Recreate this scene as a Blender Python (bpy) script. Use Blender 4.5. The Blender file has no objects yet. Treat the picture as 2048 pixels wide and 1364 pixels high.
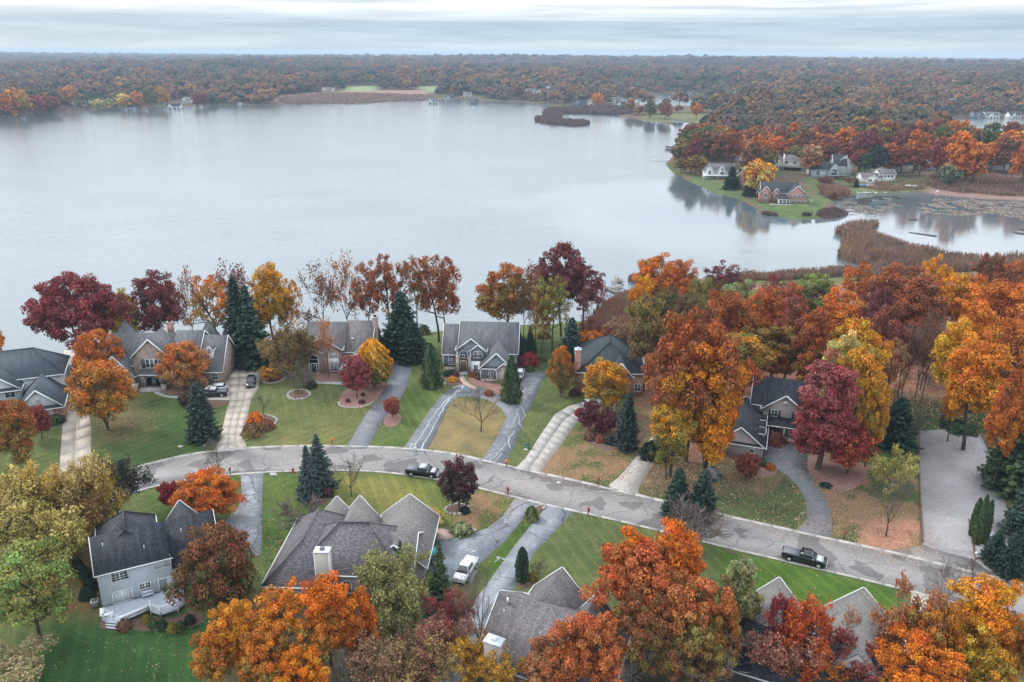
import bpy, math, random
import numpy as np
from mathutils import Vector, Matrix
R = math.radians
random.seed(7); rng = np.random.default_rng(7)
SC = bpy.context.scene
COL = SC.collection
# ------------------------------------------------------------------ camera
F = 1593.0; H = 70.0; PITCH = R(19.94); ROLL = R(-0.28); HAZE = 1.15e-4
fwd = np.array([0, math.cos(PITCH), -math.sin(PITCH)]); _u = np.array([0, math.sin(PITCH), math.cos(PITCH)]); _r = np.array([1., 0, 0])
rt = math.cos(ROLL)*_r - math.sin(ROLL)*_u; up = math.sin(ROLL)*_r + math.cos(ROLL)*_u
cd = bpy.data.cameras.new('camera'); cam = bpy.data.objects.new('camera', cd); COL.objects.link(cam)
cam.matrix_world = Matrix(((rt[0], up[0], -fwd[0], 0), (rt[1], up[1], -fwd[1], 0), (rt[2], up[2], -fwd[2], H), (0, 0, 0, 1)))
cd.sensor_width = 36; cd.lens = F/2048*36; cd.clip_start = 1; cd.clip_end = 80000
SC.camera = cam
# ------------------------------------------------------------------ world: overcast autumn sky
W = bpy.data.worlds.new('World'); SC.world = W; W.use_nodes = True
def NT(t):
    n, l = t.nodes, t.links
    def N(typ, ins=None, **kw):
        x = n.new(typ)
        for k, v in kw.items(): setattr(x, k, v)
        for k, v in (ins or {}).items():
            s = x.inputs[k]
            if isinstance(v, bpy.types.NodeSocket): l.new(v, s)
            else: s.default_value = v
        return x
    return N
def ramp(N, fac, stops, interp='LINEAR'):
    r = N('ShaderNodeValToRGB', {'Fac': fac}); cr = r.color_ramp; cr.interpolation = interp
    while len(cr.elements) < len(stops): cr.elements.new(.5)
    for e, (p, c) in zip(cr.elements, stops):
        e.position = p; e.color = (*c, 1) if len(c) == 3 else c
    return r.outputs[0]
def mth(N, op, a, b=None, c=None, clamp=False):
    ins = {0: a}
    if b is not None: ins[1] = b
    if c is not None: ins[2] = c
    return N('ShaderNodeMath', ins, operation=op, use_clamp=clamp).outputs[0]
def mix(N, f, a, b, bt='MIX'):
    m = N('ShaderNodeMix', {'Factor': f}, data_type='RGBA', blend_type=bt)
    for i, v in ((6, a), (7, b)):
        if isinstance(v, bpy.types.NodeSocket): m.id_data.links.new(v, m.inputs[i])
        else: m.inputs[i].default_value = (*v, 1) if len(v) == 3 else v
    return m.outputs[2]
W.node_tree.nodes.clear(); N = NT(W.node_tree)
SUNDIR = Vector((-0.72, 0.45, 0.62)).normalized()
sky = N('ShaderNodeTexSky', sky_type='NISHITA', sun_disc=False, sun_elevation=math.asin(SUNDIR.z), sun_rotation=math.atan2(SUNDIR.x, SUNDIR.y))
bg1 = N('ShaderNodeBackground', {'Color': sky.outputs[0], 'Strength': 0.08})
tc = N('ShaderNodeTexCoord'); sp = N('ShaderNodeSeparateXYZ', {0: tc.outputs['Generated']})
zz = mth(N, 'MAXIMUM', sp.outputs[2], 0.0)
cv = N('ShaderNodeCombineXYZ', {0: sp.outputs[0], 1: sp.outputs[1], 2: mth(N, 'MULTIPLY', zz, 18.0)})
n1 = N('ShaderNodeTexNoise', {'Vector': cv.outputs[0], 'Scale': 5.0, 'Detail': 8.0, 'Roughness': 0.55})
cv2 = N('ShaderNodeCombineXYZ', {0: mth(N, 'MULTIPLY', sp.outputs[0], .9), 1: mth(N, 'MULTIPLY', sp.outputs[1], .55), 2: mth(N, 'MULTIPLY', zz, 24.0)})
n2 = N('ShaderNodeTexNoise', {'Vector': cv2.outputs[0], 'Scale': 3.4, 'Detail': 8.0, 'Roughness': 0.58, 'Distortion': .5})
elev = mth(N, 'ADD', zz, mth(N, 'MULTIPLY', mth(N, 'SUBTRACT', n2.outputs[0], .5), 0.03))
base = ramp(N, mth(N, 'MULTIPLY', elev, 4.0), [(0.0, (.43, .495, .525)), (.035, (.42, .505, .55)), (.10, (.32, .42, .51)), (.132, (.33, .43, .52)), (.182, (.68, .70, .715)), (.28, (.76, .775, .785)), (.5, (1.05, 1.08, 1.13)), (1.0, (1.22, 1.28, 1.36))])
streak = ramp(N, n2.outputs[0], [(.46, (.0, .0, .0)), (.60, (1, 1, 1))])
amt = ramp(N, mth(N, 'MULTIPLY', zz, 4.0), [(.07, (.0, .0, .0)), (.17, (.55, .55, .55)), (.22, (.85, .85, .85)), (.5, (.35, .35, .35)), (1.0, (.22, .22, .22))])
ccol = mix(N, mth(N, 'MULTIPLY', streak, amt), base, (.40, .47, .565))
big = ramp(N, n1.outputs[0], [(.38, (.84, .87, .91)), (.60, (1.08, 1.07, 1.06))])
ccol = mix(N, 1.0, ccol, big, 'MULTIPLY')
bg2 = N('ShaderNodeBackground', {'Color': ccol, 'Strength': 1.0})
ws = N('ShaderNodeMixShader', {0: 0.88, 1: bg1.outputs[0], 2: bg2.outputs[0]})
N('ShaderNodeOutputWorld', {0: ws.outputs[0]})
sd = bpy.data.lights.new('sun', 'SUN'); sd.energy = 1.5; sd.angle = R(10); sd.color = (1, .95, .88)
so = bpy.data.objects.new('sun', sd); COL.objects.link(so); so.rotation_euler = SUNDIR.to_track_quat('Z', 'Y').to_euler()
vs = SC.view_settings; vs.view_transform = 'Standard'; vs.look = 'None'; vs.gamma = 1; vs.use_curve_mapping = False; vs.exposure = 0.72
cy = SC.cycles; cy.max_bounces = 5; cy.diffuse_bounces = 2; cy.glossy_bounces = 2; cy.transmission_bounces = 3; cy.volume_bounces = 1; cy.transparent_max_bounces = 8
cy.use_denoising = True; cy.sample_clamp_indirect = 6; cy.caustics_reflective = False; cy.caustics_refractive = False
try: cy.denoiser = 'OPENIMAGEDENOISE'; cy.denoising_prefilter = 'ACCURATE'
except Exception: pass
# ------------------------------------------------------------------ picking places on the real ground
LAKE = -4.0
def ray(x, y): return fwd + rt*(x-1024)/F - up*(y-682)/F
def P(x, y, z=0.0):
    d = ray(x, y); return np.array([0, 0, H]) + d*((z-H)/d[2])
def proj(p):
    q = np.array(p, float)-[0, 0, H]; w = q@fwd; return 1024+F*(q@rt)/w, 682-F*(q@up)/w
def polyW(px, z=0.0): return np.array([P(x, y, z)[:2] for x, y in px])
def inside(poly, X, Y):
    c = np.zeros(X.shape, bool); n = len(poly)
    for i in range(n):
        x1, y1 = poly[i]; x2, y2 = poly[(i+1) % n]
        if y1 == y2: continue
        k = ((y1 > Y) != (y2 > Y)); c ^= k & (X < (x2-x1)*(Y-y1)/(y2-y1)+x1)
    return c
def sdist(poly, X, Y):                       # positive inside
    d = np.full(X.shape, 1e18); n = len(poly)
    for i in range(n):
        a = poly[i]; b = poly[(i+1) % n]; ab = b-a; L = max(ab@ab, 1e-9)
        t = np.clip(((X-a[0])*ab[0]+(Y-a[1])*ab[1])/L, 0, 1)
        d = np.minimum(d, (X-a[0]-t*ab[0])**2+(Y-a[1]-t*ab[1])**2)
    d = np.sqrt(d); return np.where(inside(poly, X, Y), d, -d)
def vnoise(X, Y, s, seed=0):                  # smooth value noise, vectorised
    X = np.asarray(X, float)/s; Y = np.asarray(Y, float)/s
    i = np.floor(X).astype(np.int64); j = np.floor(Y).astype(np.int64); fx = X-i; fy = Y-j
    fx = fx*fx*(3-2*fx); fy = fy*fy*(3-2*fy)
    def h(a, b):
        v = (a*374761393+b*668265263+seed*974711) & 0x7fffffff
        v = ((v ^ (v >> 13))*1274126177) & 0x7fffffff
        return ((v ^ (v >> 16)) & 0xffff)/65535.0
    return (h(i, j)*(1-fx)+h(i+1, j)*fx)*(1-fy)+(h(i, j+1)*(1-fx)+h(i+1, j+1)*fx)*fy
near_shore = [(-900, 860), (-200, 775), (0, 757), (130, 738), (300, 716), (440, 704), (600, 692), (760, 675), (850, 666), (1030, 651), (1120, 648), (1185, 640), (1205, 612), (1240, 592), (1290, 582), (1360, 573), (1500, 562), (1640, 559), (1700, 554), (1960, 536), (2048, 524), (2500, 480)]
right_shore = [(2700, 425), (2300, 410), (2048, 400), (1960, 396), (1900, 391), (1850, 385), (1760, 387), (1715, 388), (1662, 400), (1672, 416), (1684, 430), (1640, 437), (1590, 438), (1535, 428), (1500, 410), (1475, 396), (1430, 386), (1380, 363), (1345, 344), (1331, 328), (1345, 315), (1362, 300), (1368, 285), (1385, 273), (1432, 262), (1436, 254), (1400, 248), (1370, 244), (1340, 249), (1310, 243), (1285, 241), (1262, 236), (1225, 229), (1180, 221), (1150, 217), (1105, 213), (1095, 208), (1060, 205)]
far_shore = [(1000, 202), (900, 200), (800, 200.5), (745, 203), (735, 208), (640, 206), (560, 210), (420, 210), (350, 212), (290, 215), (210, 217), (120, 225), (0, 234), (-400, 250), (-1200, 310)]
lakes = [polyW(near_shore+right_shore+far_shore, LAKE),
         polyW([(1222, 212), (1240, 192), (1330, 187), (1480, 189), (1580, 195), (1500, 209), (1400, 215), (1300, 213)], LAKE),
         polyW([(1860, 238), (2000, 233), (2500, 228), (2500, 320), (2010, 306), (1950, 301), (1900, 275)], LAKE),
         polyW([(1480, 284), (1518, 280), (1530, 300), (1516, 326), (1490, 322), (1478, 305)], LAKE)]
GC = {}
def dwater(X, Y):
    d = sdist(lakes[0], X, Y)
    for l in lakes[1:]: d = np.maximum(d, sdist(l, X, Y))
    return -d                                 # positive on land
def gheight(X, Y, d=None):
    X = np.asarray(X, float); Y = np.asarray(Y, float)
    if d is None: d = dwater(X, Y)
    near = Y < 300
    zn = np.minimum(LAKE+0.25+d*0.15, 0.0)
    dd = np.hypot(X, Y)
    rise = np.minimum(d*0.06, 6)*(dd > 340)
    hills = np.clip((dd-900)/2500, 0, 1)*(vnoise(X, Y, 800, 3)*30+vnoise(X, Y, 2600, 5)*40-26)*np.clip((16000-dd)/6000, .25, 1)
    hills = np.maximum(hills, 0)*np.clip(d/200, 0, 1)
    zf = LAKE+0.3+np.minimum(d*.3, .6)+rise+hills
    z = np.where(near, zn, zf)
    return np.where(d < 0, LAKE-np.minimum(-d*.4, 1.2)-.05+.3*np.exp(d*3), z)
def gz(x, y): return float(gheight(np.array([x]), np.array([y]))[0])
def G(px, py):                                # pixel -> point on the terrain
    z = 0.0
    for _ in range(5):
        p = P(px, py, z); z = gz(p[0], p[1])
    return np.array([p[0], p[1], z])
# ------------------------------------------------------------------ materials
def newmat(name):
    m = bpy.data.materials.new(name); m.use_nodes = True; m.node_tree.nodes.clear(); return m, NT(m.node_tree)
def bsdf(N, col, rough=.8, spec=.3, bump=None, **kw):
    ins = {'Base Color': (*col, 1) if isinstance(col, tuple) else col, 'Roughness': rough, 'Specular IOR Level': spec}
    if bump is not None: ins['Normal'] = bump
    ins.update(kw)
    b = N('ShaderNodeBsdfPrincipled', ins); N('ShaderNodeOutputMaterial', {0: b.outputs[0]}); return b
def bumpn(N, h, s, d=.1): return N('ShaderNodeBump', {'Height': h, 'Strength': s, 'Distance': d}).outputs[0]
def noise(N, vec, sc, det=4, ro=.55): return N('ShaderNodeTexNoise', {'Vector': vec, 'Scale': sc, 'Detail': float(det), 'Roughness': ro}).outputs[0]
def plain(name, col, rough=.6, spec=.3, var=.12, sc=1.5):
    m, N = newmat(name); t = N('ShaderNodeTexCoord')
    f = ramp(N, noise(N, t.outputs['Object'], sc), [(.3, tuple(c*(1-var) for c in col)), (.7, tuple(min(1, c*(1+var)) for c in col))])
    bsdf(N, f, rough, spec); return m
def shingle(name, c1, c2, streak=.25):
    m, N = newmat(name); t = N('ShaderNodeTexCoord'); uv = t.outputs['UV']
    b = N('ShaderNodeTexBrick', {'Vector': uv, 'Color1': (*c1, 1), 'Color2': (*c2, 1), 'Mortar': (*[c*.45 for c in c1], 1), 'Scale': 1.0, 'Mortar Size': .026, 'Bias': 0.0, 'Brick Width': .36, 'Row Height': .19})
    mp = N('ShaderNodeMapping', {0: uv, 3: (1.1, .16, 1)})
    s = ramp(N, noise(N, mp.outputs[0], 1.4, 5), [(.35, (1-streak,)*3), (.7, (1+streak*.6,)*3)])
    c = mix(N, 1.0, b.outputs[0], s, 'MULTIPLY')
    sp = ramp(N, noise(N, uv, 5.0, 2, .7), [(.35, (.72,)*3), (.68, (1.3,)*3)])
    c = mix(N, 1.0, c, sp, 'MULTIPLY')
    bsdf(N, c, .75, .35, bumpn(N, b.outputs[1], .4, .05)); return m
def siding(name, col, pitch=.18):
    m, N = newmat(name); t = N('ShaderNodeTexCoord'); uv = t.outputs['UV']
    s = N('ShaderNodeSeparateXYZ', {0: uv}); fr = mth(N, 'FRACT', mth(N, 'DIVIDE', s.outputs[1], pitch))
    c = ramp(N, fr, [(0., tuple(k*.62 for k in col)), (.14, col), (1., tuple(k*1.03 for k in col))])
    d = ramp(N, noise(N, uv, .6), [(.3, (.9,)*3), (.7, (1.06,)*3)])
    bsdf(N, mix(N, 1., c, d, 'MULTIPLY'), .55, .3, bumpn(N, fr, .3, .03)); return m
def brickm(name, c1, c2, mo, bw=.34, bh=.13):
    m, N = newmat(name); t = N('ShaderNodeTexCoord'); uv = t.outputs['UV']
    b = N('ShaderNodeTexBrick', {'Vector': uv, 'Color1': (*c1, 1), 'Color2': (*c2, 1), 'Mortar': (*mo, 1), 'Scale': 1.0, 'Mortar Size': .015, 'Brick Width': bw, 'Row Height': bh})
    d = ramp(N, noise(N, uv, 1.2, 5), [(.3, (.75,)*3), (.7, (1.25,)*3)])
    bsdf(N, mix(N, 1., b.outputs[0], d, 'MULTIPLY'), .8, .2); return m
def stonem(name, c):
    m, N = newmat(name); t = N('ShaderNodeTexCoord'); uv = t.outputs['UV']
    v = N('ShaderNodeTexVoronoi', {'Vector': uv, 'Scale': 3.0, 'Randomness': 1.0})
    s = N('ShaderNodeSeparateColor', {0: v.outputs['Color']})
    k = ramp(N, s.outputs[0], [(0, tuple(x*.55 for x in c)), (.5, c), (1, tuple(min(1, x*1.4) for x in c))])
    bsdf(N, k, .85, .2, bumpn(N, v.outputs[0], .6, .05)); return m
def ground_like(name, c1, c2, c3, sc, rough=.9, extra=None, bump=.3):
    m, N = newmat(name); t = N('ShaderNodeTexCoord'); g = N('ShaderNodeNewGeometry').outputs['Position']
    a = noise(N, g, sc, 8, .62); b = noise(N, g, sc*.12, 4, .6)
    c = mix(N, ramp(N, b, [(.38, (0, 0, 0)), (.62, (1, 1, 1))]), c1, c2)
    c = mix(N, ramp(N, a, [(.52, (0, 0, 0)), (.75, (1, 1, 1))]), c, c3)
    f = ramp(N, noise(N, g, sc*7, 3, .7), [(.3, (.78,)*3), (.7, (1.22,)*3)])
    c = mix(N, 1., c, f, 'MULTIPLY')
    if extra: c = extra(N, g, c)
    bsdf(N, c, rough, .25, bumpn(N, a, bump, .1)); return m
M = {}
def cracks(sc, w, col):
    def f(N, g, c):
        wv = N('ShaderNodeVectorMath', {0: g, 1: N('ShaderNodeVectorMath', {0: N('ShaderNodeTexNoise', {'Vector': g, 'Scale': .5, 'Detail': 5.0}).outputs[1], 1: (2.5, 2.5, 0)}, operation='MULTIPLY').outputs[0]}, operation='ADD').outputs[0]
        v = N('ShaderNodeTexVoronoi', {'Vector': wv, 'Scale': sc}, feature='DISTANCE_TO_EDGE').outputs[0]
        return mix(N, ramp(N, v, [(0, (1, 1, 1)), (w, (0, 0, 0))]), c, col)
    return f
def patchy(N, g, c):                         # overlay repairs on the old road
    v = noise(N, g, .16, 3, .45)
    k = ramp(N, v, [(.545, (0, 0, 0)), (.56, (1, 1, 1))])
    c = mix(N, mth(N, 'MULTIPLY', k, .85), c, (.145, .14, .14))
    return cracks(.13, .012, (.12, .12, .12))(N, g, c)
M['road'] = ground_like('worn_asphalt', (.285, .272, .265), (.24, .232, .228), (.34, .322, .31), .8, .8, patchy)
M['blacktop'] = ground_like('sealed_asphalt', (.145, .155, .175), (.185, .195, .215), (.24, .25, .265), .5, .55, cracks(.12, .010, (.05, .05, .055)))
M['blacktop2'] = ground_like('wet_asphalt', (.19, .205, .23), (.27, .29, .325), (.40, .43, .47), .35, .42, cracks(.1, .012, (.06, .06, .07)))
M['concrete'] = ground_like('driveway_concrete', (.43, .38, .32), (.50, .45, .39), (.36, .31, .27), .5, .8)
M['slabgrey'] = ground_like('grey_concrete', (.36, .35, .33), (.42, .41, .385), (.30, .28, .265), .4, .8)
M['gravel'] = ground_like('pale_gravel', (.37, .36, .36), (.32, .31, .31), (.46, .44, .43), 1.6, .95)
M['kerb'] = ground_like('kerb_concrete', (.43, .41, .385), (.37, .35, .33), (.5, .47, .44), .7, .85)
M['mulch'] = ground_like('leaf_mulch', (.10, .065, .05), (.15, .09, .07), (.20, .12, .09), 1.2, .95)
M['pinkmulch'] = ground_like('fallen_leaf_mulch', (.19, .105, .09), (.25, .14, .12), (.32, .19, .16), 1.5, .95)
M['paver'] = ground_like('brick_pavers', (.38, .28, .235), (.44, .33, .28), (.33, .24, .2), 2.0, .85)
M['seal'] = plain('white_residue', (.44, .46, .48), .6, .3, .2)
M['stone'] = plain('border_stone', (.36, .34, .32), .85, .2, .3, 1.1)
M['rock'] = plain('boulder_stone', (.45, .43, .41), .85, .2, .25, 1.1)
M['white'] = plain('white_trim', (.74, .76, .78), .5, .3, .04)
M['deckwhite'] = plain('painted_deck', (.50, .55, .62), .5, .3, .07, .9)
M['wood'] = plain('weathered_wood', (.22, .19, .165), .8, .2, .2)
M['timber'] = plain('brown_timber', (.16, .09, .07), .8, .2, .2)
M['glass'] = plain('window_glass', (.025, .035, .045), .06, .9, .3, .4)
M['paleglass'] = plain('curtained_glass', (.42, .46, .49), .2, .5, .15, 3)
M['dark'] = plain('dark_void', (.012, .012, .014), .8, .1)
M['black'] = plain('black_paint', (.012, .014, .022), .18, .7, .1)
M['navy'] = plain('dark_navy_paint', (.012, .017, .035), .2, .7, .1)
M['silver'] = plain('silver_paint', (.48, .50, .53), .25, .7, .05)
M['cargrey'] = plain('grey_cover', (.17, .18, .20), .5, .4, .1)
M['carwhite'] = plain('white_car_paint', (.72, .74, .76), .2, .6, .03)
M['tyre'] = plain('tyre_rubber', (.018, .018, .018), .8, .2)
M['rim'] = plain('wheel_rim', (.45, .46, .48), .3, .6)
M['red'] = plain('red_paint', (.35, .03, .03), .5, .4)
M['rustred'] = plain('red_brown_post', (.24, .035, .03), .7, .2)
M['lampwhite'] = plain('headlight_lens', (.7, .72, .75), .15, .7)
M['blue'] = plain('blue_plastic', (.04, .17, .40), .5, .4)
M['darkgreen'] = plain('dark_green_plastic', (.02, .07, .045), .6, .3)
M['teal'] = plain('teal_fabric', (.03, .34, .36), .6, .3)
M['greenmetal'] = plain('green_metal', (.10, .25, .16), .6, .3)
M['orange'] = plain('pumpkin_orange', (.75, .16, .02), .6, .3)
M['mum'] = plain('yellow_flowers', (.7, .5, .04), .8, .2, .3, 12)
M['metal'] = plain('galvanised_metal', (.50, .58, .62), .35, .5, .25, 2)
M['shutter'] = plain('slate_shutter', (.05, .075, .085), .6, .3)
M['terracotta'] = plain('terracotta', (.22, .07, .04), .7, .2)
M['r_blue'] = shingle('slate_blue_shingles', (.050, .072, .095), (.078, .10, .125), .2)
M['r_grey'] = shingle('grey_shingles', (.115, .12, .135), (.185, .187, .20))
M['r_brown'] = shingle('brown_grey_shingles', (.14, .13, .135), (.23, .21, .215))
M['r_dark'] = shingle('charcoal_shingles', (.026, .031, .042), (.058, .066, .088), .5)
M['r_teal'] = shingle('dark_teal_shingles', (.032, .046, .054), (.050, .066, .076), .2)
M['r_tan'] = shingle('tan_grey_shingles', (.19, .18, .175), (.28, .265, .25), .12)
M['r_mix'] = shingle('mixed_grey_shingles', (.095, .09, .105), (.21, .195, .21), .15)
M['s_grey'] = siding('blue_grey_siding', (.17, .20, .235))
M['s_white'] = siding('pale_grey_siding', (.40, .43, .46))
M['s_lav'] = siding('lavender_grey_siding', (.52, .57, .64), .2)
M['s_taupe'] = siding('taupe_siding', (.30, .27, .265))
M['s_cream'] = siding('cream_siding', (.50, .47, .42))
M['s_bwhite'] = siding('bright_white_siding', (.72, .72, .70))
M['brick'] = brickm('brown_brick', (.20, .14, .125), (.30, .22, .19), (.36, .31, .28))
M['redbrick'] = brickm('red_brick', (.30, .12, .085), (.38, .17, .12), (.42, .34, .3))
M['darkbrick'] = brickm('slate_grey_brick', (.05, .05, .055), (.12, .12, .13), (.03, .03, .03), .5, .2)
M['s_stone'] = stonem('tan_fieldstone', (.38, .33, .28))
M['bark'] = plain('bark', (.075, .06, .05), .95, .1, .3, 1)
M['greybark'] = plain('grey_bark', (.19, .17, .155), .95, .1, .3, 1)
M['twig'] = plain('bare_twigs', (.16, .125, .11), .95, .1, .25, 1)
CALM = [(*P(1480, 420, LAKE)[:2], 60, 120), (*P(1900, 425, LAKE)[:2], 100, 160), (*P(1390, 250, LAKE)[:2], 60, 160)]
def water():
    m, N = newmat('lake_water'); g = N('ShaderNodeNewGeometry').outputs['Position']
    mp = N('ShaderNodeMapping', {0: g, 3: (.55, 1.0, 1)}).outputs[0]
    a = mth(N, 'ADD', noise(N, mp, .8, 4, .65), mth(N, 'MULTIPLY', noise(N, mp, .22, 3, .6), 1.6)); b = noise(N, g, .02, 3)
    big = ramp(N, b, [(.35, (.80,)*3), (.68, (1,)*3)])
    calm = None
    for cx, cy_, r0, r1 in CALM:
        dd = N('ShaderNodeVectorMath', {0: g, 1: (cx, cy_, LAKE)}, operation='DISTANCE').outputs['Value']
        k = ramp(N, mth(N, 'DIVIDE', mth(N, 'ADD', dd, mth(N, 'MULTIPLY', mth(N, 'SUBTRACT', b, .5), 60)), 400.0), [(r0/400, (.10,)*3), (r1/400, (1,)*3)])
        calm = k if calm is None else mth(N, 'MINIMUM', calm, k)
    bp = N('ShaderNodeBump', {'Height': a, 'Strength': mth(N, 'MULTIPLY', mth(N, 'MULTIPLY', big, .52), calm), 'Distance': .3}).outputs[0]
    col = mix(N, ramp(N, noise(N, g, .008, 3), [(.35, (0,)*3), (.65, (1,)*3)]), (.075, .11, .125), (.11, .14, .152))
    b_ = bsdf(N, col, .12, .5, bp); b_.inputs['IOR'].default_value = 2.25; b_.inputs['Roughness'].default_value = .07; return m
M['water'] = water()
def leafmat():
    m, N = newmat('foliage')
    oi = N('ShaderNodeObjectInfo'); c2 = N('ShaderNodeAttribute', attribute_type='OBJECT', attribute_name='col2')
    t = N('ShaderNodeAttribute', attribute_type='GEOMETRY', attribute_name='tint')
    c = mix(N, t.outputs['Alpha'], oi.outputs['Color'], c2.outputs['Color'])
    c = mix(N, 1., c, t.outputs['Color'], 'MULTIPLY'); c = mix(N, 1., c, (.82, .80, .78), 'MULTIPLY')
    d = N('ShaderNodeBsdfDiffuse', {0: c}); tr = N('ShaderNodeBsdfTranslucent', {0: c})
    g = N('ShaderNodeBsdfGlossy', {0: (1, 1, 1, 1), 'Roughness': .5})
    s = N('ShaderNodeMixShader', {0: .22, 1: d.outputs[0], 2: tr.outputs[0]})
    s = N('ShaderNodeMixShader', {0: .015, 1: s.outputs[0], 2: g.outputs[0]})
    N('ShaderNodeOutputMaterial', {0: s.outputs[0]}); return m
M['leaf'] = leafmat()
def farleaf(name, stops):
    m, N = newmat(name); oi = N('ShaderNodeObjectInfo')
    t = N('ShaderNodeAttribute', attribute_type='GEOMETRY', attribute_name='tint')
    pl_ = N('ShaderNodeVectorMath', {0: oi.outputs['Location'], 1: (1, 1, 0)}, operation='MULTIPLY').outputs[0]
    lo = noise(N, pl_, .008, 3); lo2 = noise(N, pl_, .0022, 2)
    f = mth(N, 'ADD', mth(N, 'MULTIPLY', oi.outputs['Random'], .70), mth(N, 'MULTIPLY', mth(N, 'SUBTRACT', lo, .36), 1.1), clamp=True)
    c = mix(N, 1., ramp(N, f, stops), t.outputs['Color'], 'MULTIPLY')
    c = mix(N, 1., c, ramp(N, lo2, [(.36, (.36, .48, .52)), (.46, (.58, .58, .60)), (.54, (.82, .70, .68)), (.64, (.44, .52, .54))]), 'MULTIPLY')
    d = N('ShaderNodeBsdfDiffuse', {0: c}); N('ShaderNodeOutputMaterial', {0: d.outputs[0]}); return m
M['farleaf'] = farleaf('far_foliage', [(0., (.09, .12, .07)), (.12, (.05, .08, .07)), (.24, (.17, .16, .10)), (.36, (.30, .17, .09)), (.48, (.19, .14, .12)), (.58, (.32, .14, .07)), (.68, (.22, .19, .14)), (.78, (.15, .15, .09)), (.88, (.46, .27, .09)), (1., (.20, .09, .08))])
# ------------------------------------------------------------------ mesh helpers
def mkmesh(name, V, Fc, mats, uv=True, tint=None, smooth=False, mi=None):
    V = np.asarray(V, np.float32); me = bpy.data.meshes.new(name)
    if isinstance(Fc, np.ndarray):
        n, k = Fc.shape; ls = np.arange(n)*k; lt = np.full(n, k); lv = Fc.ravel()
    else:
        lt = np.array([len(f) for f in Fc]); ls = np.concatenate([[0], np.cumsum(lt)[:-1]]); lv = np.array([i for f in Fc for i in f]); n = len(Fc)
    me.vertices.add(len(V)); me.vertices.foreach_set('co', V.ravel())
    me.loops.add(len(lv)); me.loops.foreach_set('vertex_index', lv.astype(np.int32))
    me.polygons.add(n); me.polygons.foreach_set('loop_start', ls.astype(np.int32)); me.polygons.foreach_set('loop_total', lt.astype(np.int32))
    for m in (mats if isinstance(mats, list) else [mats]): me.materials.append(m)
    if mi is not None: me.polygons.foreach_set('material_index', np.asarray(mi, np.int32))
    me.update(calc_edges=True)
    if smooth: me.polygons.foreach_set('use_smooth', [True]*n)
    if uv:
        nr = np.empty(n*3, np.float32); me.polygons.foreach_get('normal', nr); nr = nr.reshape(-1, 3)
        t = np.stack([-nr[:, 1], nr[:, 0], np.zeros(n)], 1); l = np.linalg.norm(t, axis=1)
        t[l < .05] = (1, 0, 0); t /= np.maximum(np.linalg.norm(t, axis=1), 1e-6)[:, None]; b = np.cross(nr, t)
        fi = np.repeat(np.arange(n), lt); p = V[lv]
        u = np.stack([(p*t[fi]).sum(1), (p*b[fi]).sum(1)], 1)
        me.uv_layers.new(name='UVMap').data.foreach_set('uv', u.astype(np.float32).ravel())
    if tint is not None:
        a = me.attributes.new('tint', 'FLOAT_COLOR', 'FACE'); a.data.foreach_set('color', np.asarray(tint, np.float32).ravel())
    return me
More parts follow.
